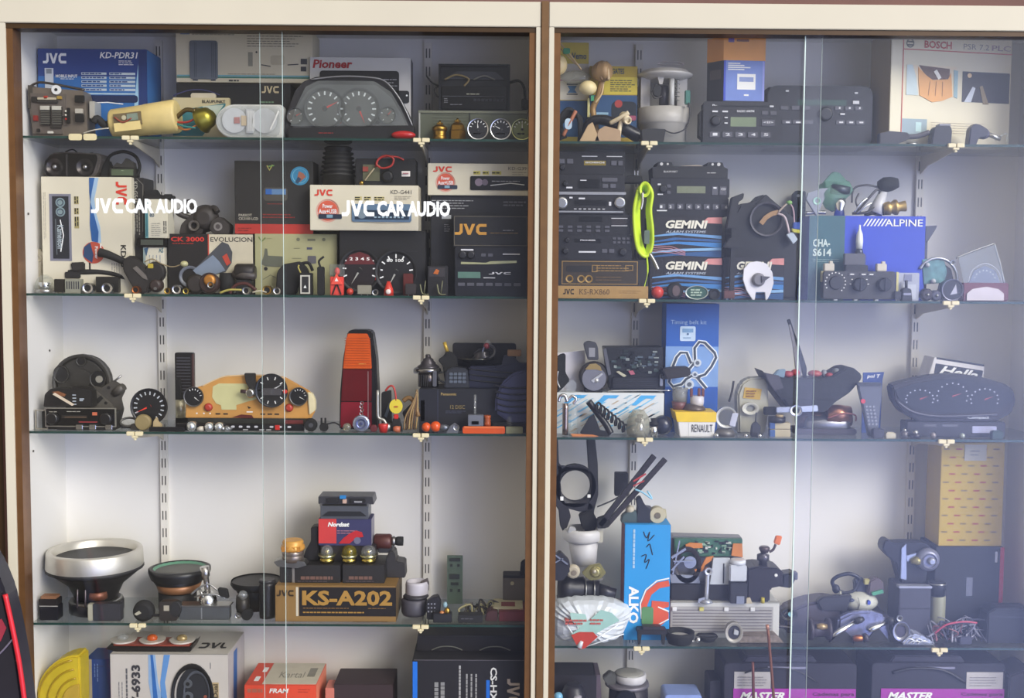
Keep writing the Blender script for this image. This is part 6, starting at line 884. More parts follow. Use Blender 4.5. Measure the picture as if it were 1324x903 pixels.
y1 = t.py0; t.p('carton', M('1f5cb4', .5, var=.03)).box(859, 393, 927, y1, 0, 40, bev=.5); q = t.p('front_print', WPRINT); q.rect(859, 448, 927, 500, M('7ca0d4', .5)); q.rect(859, 500, 927, y1-1, M('2358b0', .5)); q.text('Timing belt kit', 865, 414, 911, 421, M('a8c4e4', .5), bold=.0); q.rbox(877, 422, 897, 441, 2, -.6, 0, M('c8dcf0', .5)); q.rect(880, 425, 894, 430, M('7ca4cc', .5), 4); q.disc(887, 432, 1.4, -1.2, 0, M('4c6c94', .5)); q.rect(881, 436, 891, 438, M('98b4d0', .5), 4)
BP = [(889, 478), (897, 468), (896, 450), (902, 442), (909, 443), (922, 456), (924, 462), (918, 474), (910, 484), (901, 487)]; BP2 = [(892, 470), (886, 456), (878, 456), (873, 462), (866, 480), (864, 494), (869, 500), (880, 497), (886, 490), (893, 486), (900, 488), (912, 502)]
for P_ in (BP, BP2): q.strip(P_, 6, -.9, 0, M('e8eef4', .5)); q.strip(P_, 3, -1.3, 0, M('3c4450', .5))
for x, y, r in ((900, 469, 5), (890, 497, 6), (897, 484, 4)): q.disc(x, y, r, -1.8, 0, M('c8d0d8', .4)); q.disc(x, y, r*.5, -2.1, 0, M('5c6470', .4))
t = small('black_strap', 'flat black rubber strap end reaching across the blue belt carton', 'strap', 870, .045, at(870, 491, .045).z); t.p('strap', M('2a2426', .55)).prism([(856, 478), (874, 475), (890, 474.5), (894, 480), (892, 487), (878, 489), (862, t.py0)], 0, 20, bev=1.5); t.p('strap_stand', BLK2).box(857, 486, 866, t.py0+76 if False else t.py0, 4, 18)
t = small('chrome_socket_pair', 'pair of upright chrome spanner tubes hard against the centre post', 'tool', 730, .02, R3); y1 = t.py0; t.p('tube', M('9c8c84', .2, .9)).tube([(731, 522, 4), (731, 540, 4), (731, y1-1, 4)], 4, sub=2); t.p('ring_end', CHROME).tube([(722, 520, 4), (724, 513, 4), (730, 512, 4), (733, 520, 4)], 2.4); t.p('second_ring', CHROME).tube([(734, 518, 8), (740, 513, 8), (745, 517, 8), (741, 523, 8)], 2); t.p('clear_sleeve', CLEAR).cyl((742, y1, 10), (742, 524, 10), 6)
t = small('spring_strut', 'black bracket with a ribbed spring leaning on the striped carton', 'spring', 786, .02, R3); y1 = t.py0; t.p('flat_arm', M('26262a', .45)).prism([(750, y1-4), (762, 540), (768, 536), (776, y1-8), (792, y1-5), (788, y1), (758, y1)], 2, 6, bev=.6); t.p('bar', M('1e1e22', .4)).tube([(761, 520, 8), (772, 534, 8), (784, 550, 6), (790, y1-3, 4)], 4.5)
q = t.p('coil_spring', RUB); q.tube([(770+k*.62+5.5*math.cos(k*.78)*.5, 524+k*.50+6*math.sin(k*.78), 4+3*math.cos(k*.78)) for k in range(64)], 1.4, sub=1, n=6); t.p('orange_strip', M('d08450', .4)).prism([(738, y1-3), (766, y1-2), (774, y1), (740, y1)], 0, 3)
for k, (x, r, y0, l) in enumerate(((828, 5.5, 541, 'chrome stud with black round top, left of two before the striped carton'), (846, 5.5, 546, 'short chrome stud with black top beside the dark knob'))): 
    t = small('chrome_stud', l, 'stud', x, .015, R3, 'black-topped chrome studs'); y1 = t.py0; t.p('stud', CHROME).cyl((x, y1, 7), (x, y0+4, 7), r); t.p('black_top', RUB).turn((x, y0+5, 7), (x, y0-4, 7), [(r+1, 0), (r+1, .4), (3, .5), (4.5, 1)])
t = small('dark_ball', 'dark glossy round knob left of the white and yellow canister', 'knob', 858, .03, R3); t.p('knob', M('2c3040', .25)).ball(858, t.py0-13, 12, 13)
t = small('white_dish', 'pale translucent round dish behind the chrome studs', 'dish', 826, .018, R3); t.p('dish', CLOUDY).turn((826, t.py0, 8), (826, 531, 8), [(14, 0), (16, .3), (14, .7), (7, 1)])
t = Thing('relay_canister', 'white and yellow cubic carton with black hand-drawn maker name', 'box', 900, .02, R3); y1 = t.py0
b = t.p('carton', M('e0deda', .45, var=.03)); b.prism([(876, 545), (925, 545), (923, y1), (879, y1)], 0, 44, bev=.8); t.p('yellow_band', M('e8c420', .45)).prism([(872, 533), (926, 533), (925.5, 546), (875, 546)], -.7, 44, bev=.5)
q = t.p('front_print', KPRINT); q.text('RENAULT', 894, 549, 921, 559, bold=.0, lay=3); q.rect(890, 546, 890.6, y1-1, M('c8c8c4', .5)); zy = t.z(533)
t = small('sender_plug', 'dark sender unit with white collar and prongs on the yellow-banded carton', 'sender unit', 900, .04, zy); y1 = t.py0; t.p('dark_body', M('5c5048', .4, .3)).turn((900, y1, 14), (900, 524, 14), [(15, 0), (14, .4), (10, 1)]); t.p('white_collar', M('c8c4c8', .4)).turn((903, 526, 12), (903, 513, 12), [(8, 0), (9, .3), (9, 1)]); [t.p('prong', M('7c4c40', .4, .5)).box(x, 503, x+3.6, 514, 6, 10, bev=.6) for x in (893, 903, 908)]
t = small('lens_cup', 'pale translucent cup over a dark red base beside the sender unit', 'cup', 881, .05, zy); y1 = t.py0; t.p('cup', CLOUDY).turn((881, 523, 14), (881, 503, 14), [(9, 0), (10, .5), (10, 1)]); t.p('red_base', M('6c4444', .4)).turn((880, y1, 14), (880, 521, 14), [(8, 0), (10, 1)])
t = small('hose_clamp', 'white and grey ring clamp with a bracket foot and upright pin', 'ring clamp', 940, .04, R3); y1 = t.py0; t.p('ring', M('b8b8b4', .35, .3)).ring(939, 540, 14, 10.5, 0, 6, None, 14); t.p('pin', DGREY).tube([(943, 520, 6), (946, 508, 5), (948, 493, 4)], 1.4); t.p('bracket', M('c4c4c8', .35, .4)).prism([(946, 534), (954, 534), (950, 552), (942, 550)], -2, 3, bev=.5); t.p('foot', M('6c6a68', .4, .4)).turn((938, y1, 6), (938, y1-9, 6), [(14, 0), (12, .6), (9, 1)])
t = small('washer_bottle', 'translucent cream plastic bottle with orange-yellow label', 'bottle', 968, .075, R3); y1 = t.py0; t.p('bottle', M('b4b2a0', .4, var=.05)).prism([(955, y1), (953, 510), (958, 496), (968, 489), (986, 488), (992, 494), (994, 530), (990, y1)], 2, 26, bev=2.5); t.p('label', M('c8a440', .5)).prism([(962, 501), (984, 503), (982, 517), (960, 515)], 1.2, 2.2); q = t.p('label_print', M('8c5c2c', .5)); q.lines(964, 504, 980, 514, 3, th=1.4, lay=-4); t.p('filler_neck', M('c8c6b8', .4)).ring(969, 528, 11, 6, -4, 3, None, 8); t.p('neck_inner', M('8c8c84', .4)).disc(969, 528, 6, -1, 2, None, 4.5)
t = small('thin_probe', 'thin dark probe on a rounded black base before the cream bottle', 'probe', 977, .03, R3); y1 = t.py0; t.p('probe', DGREY).cyl((977, 555, 4), (978, 534, 4), .9); t.p('probe_base', M('3c3c40', .4)).prism([(971, y1), (972, 550), (978, 545), (984, 552), (982, y1)], 0, 8, bev=1)
for k, x in enumerate((927, 965, 983)): bulb('tiny silver-capped bulb near the cream bottle, %s of three' % ('leftmost', 'middle', 'rightmost')[k], x, 0, 2.8, .002, R3, CHROME, group='tiny bulbs before the cream bottle', lay=True)
# bowl with wipers
t = small('fuse_carton', 'small blue and cream carton, upper of the two piled under the dark bowl', 'box', 1008, .03, at(1008, 555, .03).z); y1 = t.py0; t.p('carton', M('c4b898', .5)).box(996, 547, 1022, y1, 0, 14, bev=.4); t.p('blue_end', M('3c5c9c', .5)).box(995.6, 547, 1002, y1-.3, -.4, 10)
t2 = small('fuse_carton', 'small cream and blue carton at the very bottom under its twin', 'box', 1008, .03, R3); y2 = t2.py0; t2.p('carton', M('c4b898', .5)).box(996, 555.6, 1022, y2, 0, 14, bev=.4); t2.p('blue_end', M('4868a4', .5)).box(995.6, 556, 1002, y2-.3, -.4, 10)
zf = t.z(547)
t = small('round_tin', 'small dark round tin with tan lid on the two little cartons', 'tin', 1008, .032, zf); t.p('tin', M('3c3c44', .35, .4)).turn((1006, t.py0, 7), (1006, 540, 7), [(11, 0), (11, 1)]); t.p('tan_lid', M('a8946c', .4)).turn((1009, 541, 6), (1009, 537, 6), [(5, 0), (5, 1)])
t = small('alternator', 'brown and dull steel alternator body under the dark bowl', 'alternator', 1068, .06, R3); y1 = t.py0
t.p('brown_body', M('5c4640', .4, .4, .15)).turn((1036, 546, 26), (1108, 546, 26), [(9, 0), (12, .1), (12, .5), (10, .55), (12, .6), (12, .9), (8, 1)]); t.p('steel_band', M('8c8c94', .3, .8)).turn((1044, 551, 20), (1102, 551, 20), [(9, 0), (12, .1), (12, .9), (9, 1)]); t.p('copper_band', M('a8745c', .3, .8)).turn((1072, 538, 18), (1104, 538, 18), [(12, 0), (13, .5), (11, 1)]); t.p('plinth', M('44404c', .5)).box(1030, 556, 1110, y1, 6, 44, bev=1.5); t.p('wires', M('8c4c44', .4)).tube([(1070, 541, 2), (1090, 535, 2), (1106, 537, 4), (1108, 545, 6)], 1.1)
t = small('dark_bowl', 'wide dark tarry bowl-shaped cover heaped with parts', 'cover', 1052, .055, at(1052, 533, .055).z); y1 = t.py0
DB = M('23242e', .55, var=.25, sc=50, bump=.5); t.p('bowl', DB).prism([(984, 479), (992, 488), (1008, 489), (1030, 490), (1060, 490), (1076, 486), (1092, 476), (1102, 475), (1113, 484), (1113, 490), (1098, 508), (1080, 520), (1068, y1), (1022, y1), (1010, 518), (994, 498)], 0, 50, bev=3)
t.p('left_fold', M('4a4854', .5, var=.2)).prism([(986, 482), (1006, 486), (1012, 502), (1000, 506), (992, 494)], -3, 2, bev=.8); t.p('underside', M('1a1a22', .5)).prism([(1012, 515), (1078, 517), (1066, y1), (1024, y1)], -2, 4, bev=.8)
q = t.p('red_parts', M('a03c40', .4)); q.ball(1020, 485, 10, 7, ry=4.5); q.ball(1030, 483, 12, 6, ry=4.5); q.ball(1055, 484, 10, 9, ry=4.5, mat=M('a85858', .4)); q.ball(1074, 486, 10, 5, ry=3.5); t.p('blue_plug', M('7c94a8', .4)).prism([(1000, 486), (1006, 479), (1016, 478), (1014, 490)], 4, 12, bev=1); t.p('grey_parts', M('7c8088', .4)).ball(1068, 484, 14, 4, ry=5).ball(1084, 482, 14, 5, ry=5)
t = small('windscreen_wiper', 'black wiper arms rising from the dark bowl, one pale-edged', 'wiper arm', 1034, .09, at(1034, 490, .09).z); y1 = t.py0; t.p('dark_arm', M('24242a', .4)).prism([(1017, 414), (1021, 413), (1026, 428), (1035, 450), (1044, 476), (1044, y1), (1040, y1), (1032, 456), (1026, 440)], 4, 8, bev=.6); t.p('pale_arm', M('8c8680', .3, .7)).prism([(1018, 420), (1021, 420), (1029, 448), (1036, 480), (1036, y1), (1030, y1), (1024, 446)], 0, 3, bev=.5)
t = small('window_crank', 'silver window crank with round centre hung across the sliding door edge', 'window crank', 1030, .035, at(1030, 538, .035).z); y1 = t.py0; t.p('left_arm', M('c4c8d0', .25, .6)).prism([(1004, 527), (1030, 526), (1030, 533), (1004, 534)], 0, 5, bev=.8); t.p('right_arm', M('c4c8d0', .25, .6)).prism([(1034, 526), (1057, 524), (1058, 532), (1034, 533)], 0, 5, bev=.8); t.p('hub_ring', CHROME).ring(1029, 531, 8, 4.5, -2, 4, None, 7); t.p('hub_core', BLK).disc(1029, 531, 4.3, 0, 3); t.p('black_grip', RUB).box(990, 528, 1006, y1+2 if False else y1, 6, 16, bev=1)
t = small('remote_control', 'grey tapered remote control with a red button, leaning at the upright', 'remote control', 1124, .03, R3); y1 = t.py0; t.p('shell', M('5c6070', .4)).prism([(1109, 504), (1108, 498), (1112, 496), (1138, 497), (1140, 502), (1138, 530), (1136, y1-2), (1124, y1), (1116, 530)], 2, 10, bev=1.5); t.p('cap_bar', M('3c404c', .4)).rbox(1107, 495, 1138, 499, 1.5, 1, 8); t.p('red_button', M('d04858', .35)).disc(1115, 519, 3, .8, 2.4)
for k in range(6):
    for j in range(3): t.p('button', M('8c90a0', .35)).disc(1120+4.6*j+k*.8, 526+4.6*k, 1.4, 1.4, 2.4)
t = small('blue_card', 'small blue printed card behind the grey remote control', 'card', 1129, .12, R3); t.p('card', M('344c90', .5)).prism([(1114, 482), (1141, 481), (1139, 492), (1138, t.py0), (1114, t.py0)], 0, 2); t.p('card_print', WPRINT).text('pol T', 1119, 484, 1136, 490, lay=0, slant=.2)
t = small('lamp_carton', 'tilted white carton with slanted black-backed maker lettering', 'box', 1234, .11, R3); y1 = t.py0; b = t.p('carton', M('d8d4d0', .5)); b.prism([(1199, y1), (1198, 486), (1205, 462), (1270, 473), (1266, y1)], 0, 36, bev=.6)
q = t.p('front_print', KPRINT); 
q.rot(8.5, 1234, 478); q.rect(1206, 466, 1268, 468.5, M('26262e', .5)); q.rect(1206, 474, 1268, 488, M('2c2c34', .5)); q.text('Hella', 1212, 475.5, 1262, 486.5, WPRINT, slant=.35, bold=.03, lay=4); q.rot()
t = small('instrument_cluster', 'wide dark oval instrument cluster with dotted dials at the far right', 'instrument cluster', 1232, .04, at(1232, 546, .04).z); y1 = t.py0
t.p('housing', M('34323c', .5)).prism([(1154, 500), (1164, 496), (1188, 490), (1210, 486), (1240, 484), (1270, 488), (1300, 496), (1312, 504), (1316, 520), (1310, 536), (1290, y1), (1190, y1), (1168, 534), (1157, 518)], 6, 30, bev=2); t.p('dark_face', M('24242c', .35)).prism([(1158, 505), (1180, 497), (1215, 491), (1250, 490), (1290, 499), (1308, 508), (1310, 520), (1290, 532), (1220, 535), (1182, 530), (1162, 516)], 4.6, 6.2)
for cx, cy, rx, ry in ((1190, 517, 18, 12), (1232, 513, 20, 17), (1274, 517, 18, 14)):
    q = t.p('dial_marks', M('b8bcd0', .4)); [q.disc(cx+rx*math.cos(a), cy+ry*math.sin(a), .9, 4.2, 4.7) for a in [math.radians(-200+22*k) for k in range(11)]]; t.p('needle', M('a04850', .4)).prism([(cx, cy-1), (cx+rx*.6, cy-4), (cx, cy+1)], 4, 4.6)
t.p('lower_rim', M('4c4c5c', .4)).tube([(1160, 520, 3), (1182, 534, 2), (1220, 539, 2), (1290, 536, 2)], 1.4); t.p('maker_print', M('c8ccd8', .4)).text('Compact', 1252, 538, 1280, 543, lay=-10)
q = t.p('support_legs', M('33323a', .5)); 
t2 = small('bracket_pile', 'dark box with ports supporting the wide dark cluster', 'module', 1235, .05, R3); y2 = t2.py0; t2.p('module_body', M('32323c', .45)).box(1172, 546, 1300, y2, 0, 26, bev=1); q = t2.p('port', M('5c5c66', .4)); [q.rect(x, 549, x+w, 552) for x, w in ((1194, 16), (1218, 20))]; t2.p('pale_strip', M('a8aac8', .35)).box(1256, 551, 1288, 560, -1.5, 1, bev=.6)
for k, (x, w, h, c, n, l) in enumerate(((1136, 14, 12, '3c3c48', 'side_switch', 'small dark cubic switch beside the remote control foot'), (1152, 13, 7, 'c0b8a0', 'cream_stub', 'small cream stub right of the dark cubic switch'), (1172, 9, 14, '6c686c', 'steel_stud', 'small steel-topped knob before the wide dark cluster'), (1186, 14, 10, '3a3640', 'dark_drum', 'low dark drum between steel-topped knob and ported module'), (1208, 8, 9, '8c8484', 'grey_bead', 'small round grey bead in front of the ported module'), (1246, 7, 7, 'a8b0a8', 'pale_bead', 'small pale bead left of the pale strip at far right'), (1290, 14, 10, '2c4440', 'green_block', 'dark green block at the far right end of the third shelf'))):
    t = small(n, l, n.split('_')[1], x, .01, R3); y1 = t.py0
    if 'bead' in n: t.p('bead', M(c, .3, .3)).ball(x, y1-w/2, 5, w/2)
    elif n in ('steel_stud', 'dark_drum'): t.p('base', M(c, .35, .4)).turn((x, y1, 8), (x, y1-h*.6, 8), [(w/2, 0), (w/2, 1)]); t.p('top', STEEL).ball(x, y1-h*.7, 8, w*.3)
    else: t.p('body', M(c, .4)).box(x-w/2, y1-h, x+w/2, y1, 0, 9, bev=.8); t.p('cap', M(c, .3)).box(x-w/2+2, y1-h-1, x+w/2-2, y1-h+1, 2, 7, bev=.3)
# ================================================================ FOURTH SHELF, LEFT CABINET
t = small('woofer', 'large loudspeaker lying face up with a broad brushed silver ring', 'loudspeaker', 125, .112, L4); y1 = t.py0
t.p('magnet', M('3a3a40', .4, .3)).turn((125, y1, 0), (125, 775, 0), [(32, 0), (34, .1), (34, .9), (32, 1)]); t.p('magnet_plate', STEEL).turn((125, 776, 0), (125, 772, 0), [(33, 0), (33, .6), (30, 1)])
t.p('basket', M('1f1f24', .4, .2)).turn((125, 773, 0), (125, 734, 0), [(26, 0), (27, .1), (34, .5), (53, .9), (57, 1)]); t.p('mounting_flange', BLK2).turn((124, 736, 0), (124, 730, 0), [(56, 0), (60.5, .4), (60.5, 1)])
t.p('silver_ring', M('d2cec4', .4, .7, .03)).turn((124, 731, 0), (124, 708, 0), [(59.5, 0), (60, .06), (59, .9), (57.5, .99), (54, 1.0), (51.5, .93), (50.5, .3)], n=64, caps=False); t.p('cone', M('262628', .5)).turn((124, 718, 0), (124, 738, 0), [(50, 0), (46, .3), (20, .9), (14, .75), (8, .7)], n=48)
q = t.p('terminal_leads', M('5c5458', .3, .6)); [q.tube([(x, 752, -32), (x+1, 764, -36), (x, 776, -34)], 1.3) for x in (113, 123)]; t.p('copper_coil', M('7c4c38', .4, .4)).turn((134, 768, -20), (134, 758, -20), [(12, 0), (13, 1)])
t = small('amplifier_module', 'small dark finned block in front of the large loudspeaker magnet', 'module', 137, .015, L4); t.p('block', M('3a3a40', .4)).box(120, 781, 156, t.py0, 0, 12, bev=1); t.p('pale_end', M('a8a490', .4)).box(113, 782, 120.5, t.py0, 1, 10, bev=.8)
t = small('terminal_block', 'small black connector with orange-brown top at the left shelf end', 'connector', 62, .02, L4); y1 = t.py0; t.p('lower_half', M('26262c', .4)).box(51, 784, 75, y1, 0, 18, bev=.8); t.p('upper_half', M('302c2c', .4)).box(50, 775, 74, 784, 1, 18, bev=.8); t.p('brown_top', M('8c6448', .5)).box(52, 771.5, 72, 775.5, 2, 16, bev=.5); t.p('seam', M('b0aca4', .4)).rect(51, 783.4, 75, 784.4)
t = small('round_plug', 'black round puck-shaped plug with a pale mark right of the magnet', 'plug', 184, .02, L4); y1 = t.py0; t.p('plug_body', RUB).turn((184, y1-11, 14), (184, y1-11, 0), [(12, 0), (14, .3), (13, .8), (9, 1)]); t.p('mark', M('b0ac98', .5)).prism([(174, 794), (180, 790), (183, 793), (177, 796)], -1, 0); t.p('tail', RUB).tube([(196, y1-6, 6), (204, y1-6, 5), (210, y1-8, 4)], 2)
t = small('white_marked_relay', 'small dark relay with pale square beside the chrome mechanism', 'relay', 218, .02, L4); y1 = t.py0; t.p('relay_body', M('3a3432', .4)).rbox(206, 778, 229, y1, 3, 0, 12, bev=.8); t.p('pale_square', M('a8a090', .4)).rect(212, 783, 219, 790); t.p('drum_end', BLK2).disc(227, 788, 7, -1, 10, None, 10)
t = small('mid_speaker', 'smaller loudspeaker with green-edged cone lying face up', 'loudspeaker', 234, .145, L4); y1 = t.py0
t.p('magnet', BLK2).turn((230, y1, 0), (230, 762, 0), [(24, 0), (24, 1)]); t.p('basket', M('2c2828', .4, .2)).turn((231, 764, 0), (231, 744, 0), [(24, 0), (28, .5), (34, 1)]); t.p('copper_window', M('9c6c48', .4, .3)).turn((232, 762, -1), (232, 752, -1), [(26, 0), (29, 1)]); t.p('rim', M('232428', .4)).turn((233, 746, 0), (233, 732, 0), [(36, 0), (39, .6), (39, .9), (34, 1), (32, .7)], n=48, caps=False); t.p('cone', M('545450', .5)).turn((233, 736, 0), (233, 744, 0), [(34, 0), (16, 1), (8, .6)], n=48); t.p('green_edge', M('5c8c74', .45)).turn((233, 736.4, 0), (233, 733, 0), [(30, 0), (34, 1)], caps=False)
t = small('tape_head_mechanism', 'bright chrome linkage with upright post on a grey metal base', 'mechanism', 264, .03, L4); y1 = t.py0
t.p('base', M('6c7074', .35, .6)).box(232, 784, 296, y1, 0, 14, bev=.8); t.p('base_edge', STEEL).box(231, 783, 297, 785, -1, 20, bev=.4); t.p('divider', M('a8acb0', .3, .6)).rect(260, 786, 261.5, y1-1); t.p('hub', CHROME).turn((266, 786, 12), (266, 768, 12), [(10, 0), (12, .3), (11, .6), (6, 1)]); t.p('post', M('b8b4b0', .2, .9)).turn((266, 770, 12), (262, 735, 12), [(4, 0), (3.5, .3), (4, .6), (5.5, .65), (6, 1)]); q = t.p('linkage', STEEL); q.tube([(246, 770, 6), (256, 762, 8), (268, 758, 10), (280, 766, 10), (292, 768, 10)], 1.4); q.tube([(250, 774, 6), (262, 770, 4), (276, 770, 6), (290, 776, 8)], 1.2); q.tube([(256, 762, 8), (262, 774, 4)], 1.8); t.p('black_end', RUB).prism([(280, 762), (292, 764), (294, 776), (282, 774)], 6, 14, bev=1)
t = small('mid_speaker', 'thin black oval loudspeaker behind the glass door edge, partly hidden', 'loudspeaker', 330, .14, L4); y1 = t.py0; t.p('rim', M('1f1f22', .45)).turn((332, 758, 0), (332, 749, 0), [(30, 0), (33, .5), (32, 1)], n=40, caps=False); t.p('cone', M('2c2c30', .5)).turn((332, 750.5, 0), (332, 756, 0), [(31, 0), (10, 1)], n=40); t.p('basket', M('232226', .45)).turn((332, y1, 0), (332, 757, 0), [(18, 0), (18, .4), (29, 1)])
t = small('lens_fitting', 'dark fitting with clear lens and round black foot by the black cylinder', 'fitting', 314, .03, L4); y1 = t.py0; t.p('fitting_body', M('38342f', .4, .3)).turn((312, y1-6, 8), (312, 772, 8), [(7, 0), (9, .4), (8, 1)]); t.p('lens', LENS).ball(314, 770, 2, 6); t.p('foot', RUB).disc(319, y1-7, 7, -1, 8); t.p('ring', STEEL).ring(308, y1-6, 4, 2.4, -2, 2)
t = small('black_cylinder', 'upright black ribbed cylinder beside the gold-lettered amplifier carton', 'cylinder', 342, .03, L4); y1 = t.py0; t.p('cylinder', M('26262c', .4)).turn((343, y1, 14), (343, 755, 14), [(10, 0), (10.5, .1), (10, .5), (10.5, .9), (10, 1)]); t.p('lid', M('34343a', .4)).turn((343, 755.5, 14), (343, 752, 14), [(11, 0), (10, 1)])
t, q = carton('amplifier_carton', 'brown and black amplifier carton with big gold model lettering', 356, 757, 512, 0, .02, L4, 85, '8c6c3c', side='5c4a30'); y1 = t.py0; gd = M('a8803c', .45)
q.rect(387, 759, 512, 797, M('221c1e', .5)); q.rect(383, 759, 386, 797, M('c8c0ac', .5)); q.text('JVC', 358, 763, 380, 771, M('3c2c18', .5), bold=.03); q.text('KS-A202', 391, 763, 507, 783, gd, bold=.035, lay=3); q.lines(392, 785, 462, 788, 1, M('7c5c34', .5), lay=3); q.lines(476, 785, 508, 788, 1, M('7c5c34', .5), lay=3); q.lines(392, 790, 478, 794, 1, gd, th=1.6, lay=3); q.lines(456, 803, 505, 805, 1, M('5c4424', .5)); zA = t.z(757)
for x0, x1, d, l in ((381, 440, .045, 'small dark carton with faint print, left of two on the amplifier carton'), (443, 497, .045, 'small dark carton with faint print, right of two on the amplifier carton')): t, q = carton('relay_carton', l, x0, 731, x1, 0, d, zA, 55, '2c2a2c', group='dark cartons on the amplifier carton'); q.lines(x0+8, 744, x1-8, 751, 1, M('74564c', .5), th=4); q.lines(x0+4, 751.5, x1-4, 752.5, 1, M('5c5054', .5), th=.7)
zB = t.z(731)
t = small('side_duct', 'dark sloping plastic duct on the right end of the amplifier carton', 'duct', 512, .10, zA); t.p('duct', M('3a383a', .5)).prism([(499, t.py0), (499, 722), (504, 712), (510, 714), (512, 726), (523, 728), (524, t.py0)], 0, 30, bev=1.2)
t = small('wiper_motor', 'silver motor with an orange-yellow gear crown on the amplifier carton', 'motor', 376, .03, zA); y1 = t.py0
t.p('leg', M('a8a4a0', .3, .6)).prism([(376, 731), (386, 731), (381, y1), (376, y1)], 8, 12, bev=.5); t.p('lower_body', BLK2).box(360, 733, 376, y1, 8, 28, bev=1); t.p('flange', STEEL).prism([(353, 728), (360, 725), (392, 727), (396, 732), (384, 736), (358, 734)], 4, 24, bev=.6); t.p('cylinder', M('8c8078', .3, .7)).turn((376, 729, 16), (376, 714, 16), [(14, 0), (14, .5), (13.5, .55), (14, .6), (14, 1)]); t.p('gear_crown', M('d09a48', .4, .2)).turn((376, 715, 16), (376, 701, 16), [(14, 0), (16, .2), (15, .5), (13, .55), (14, .8), (12, 1)], n=20)
q = t.p('crown_teeth', M('b87c30', .4)); [q.box(364+6.5*k, 708, 368+6.5*k, 714, .4+abs(k-1.5)*1.2, 6) for k in range(4)]
for k, (x, gl, l) in enumerate(((421, 'c8c4a8', 'clear glass lamp on brass cap, left of three before the red carton'), (450, 'c0b030', 'yellow glass lamp, middle of three before the red carton'), (475, 'c8c49c', 'pale reflector lamp, right of three before the red carton'))):
    t = small('fog_bulb', l, 'lamp', x, .05, zB, 'lamps on the dark cartons'); y1 = t.py0; t.p('cap', GOLD).turn((x, y1, 12), (x, y1-7, 12), [(9, 0), (10, .6), (8, 1)]); t.p('reflector', M('c0bc90', .18, .9)).turn((x, y1-5, 12), (x, y1-11, 12), [(8, 0), (12, 1)]); t.p('glass', LENS if k != 1 else glass_mat('yellow_glass', (.85, .8, .25), .08, 'b0a020', .2)).ball(x, y1-14, 12, 9.5 if k else 8, ry=9); 
    t.p('filament', GOLD).ball(x, y1-14, 12, 3)
t = small('black_holder', 'black square plastic holder behind the clear glass lamp', 'holder', 408, .09, zB); t.p('holder', M('222024', .5)).prism([(391, t.py0), (395, 712), (402, 700), (402, 682), (411, 680), (412, t.py0)], 0, 20, bev=1)
t, q = carton('game_carton', 'small carton, red left third and navy right, under the bare tape deck', 412, 671, 480, 0, .08, at(446, 706, .08).z, 35, '34345c', side='8c8894'); q.rect(412, 671, 435, 703, M('c83c3c', .5)); q.text('Nordsat', 424, 675, 452, 681, WPRINT, slant=.25, bold=.04, lay=3); q.lines(436, 685, 466, 691, 2, M('b87c84', .5), th=.8); q.prism([(438, 703), (444, 696), (452, 690), (460, 686), (468, 688), (470, 694), (460, 696), (452, 703)], -.8, 0, M('b82830', .4)); q.disc(462, 699, 4.5, -1, 0, M('6c6c84', .4)); zN = t.z(671)
t = small('lamp_pedestal', 'black block between the dark cartons and the red and navy carton', 'block', 446, .085, zB); t.p('block', M('2a2224', .5)).box(414, 704.5, 486, t.py0, 0, 28, bev=1)
t = small('bare_tape_deck', 'bare grey tape deck mechanism topping the pile, blue sticker on it', 'tape mechanism', 447, .075, zN); y1 = t.py0
t.p('lower_tray', M('6c7078', .35, .6)).box(414, 655, 476, y1, 2, 34, bev=.6); t.p('mouth', M('2c2e34', .4)).prism([(416, 668), (424, 662), (466, 662), (474, 668)], 1, 2.2); t.p('top_deck', M('54545a', .35, .6)).prism([(411, 643), (481, 643), (483, 653), (411, 653)], 4, 40, bev=.6); q = t.p('deck_parts', M('2c2c30', .4)); q.box(422, 645, 438, 651, 1, 6, bev=.6); q.box(452, 645, 472, 651, 1, 6, bev=.6); q.box(458, 648, 468, 650, 0, 3, M('c0c0c4', .3, .5)); t.p('side_posts', STEEL).box(413, 652, 416, 656, 3, 8).box(474, 652, 477, 656, 3, 8); t.p('blue_sticker', M('2c80c0', .4)).box(439, 641, 447, 645.5, 1, 5, bev=.3); t.p('orange_chip', M('c8a898', .4)).rect(443, 646, 448, 651).box(443, 646, 448, 651, 3, 4.2)
t = small('throttle_motor', 'brown and black cylindrical motor lying on the right of the lamps', 'motor', 498, .095, at(498, 717, .095).z); y1 = t.py0; t.p('brown_can', M('542c28', .4, .2)).turn((482, 704, 14), (505, 704, 14), [(8, 0), (10.5, .1), (10.5, .9), (9, 1)]); t.p('steel_collar', STEEL).turn((505, 703, 14), (511, 703, 14), [(5, 0), (7, .5), (4, 1)]); t.p('black_end', RUB).turn((510, 703, 14), (520, 703, 14), [(5, 0), (6, .3), (6, 1)]); t.p('cradle', M('35343a', .5)).box(488, 710, 506, y1, 6, 22, bev=1)
t = small('tape_roll', 'white round roll standing on grey rolls right of the amplifier carton', 'roll', 538, .08, at(538, 774, .08).z); y1 = t.py0; t.p('roll', M('bcb8c0', .5)).turn((538, y1, 14), (538, 755, 14), [(15, 0), (15, .8), (14, 1), (12, 1), (12, .6)], caps=False); t.p('core', M('7c7a80', .5)).turn((538, y1-.2, 14), (538, 762, 14), [(14, 0), (11.8, 1)]); t.p('frayed_end', M('5c5454', .5)).prism([(542, 756), (552, 751), (554, 758), (548, 760)], 10, 16, bev=.6)
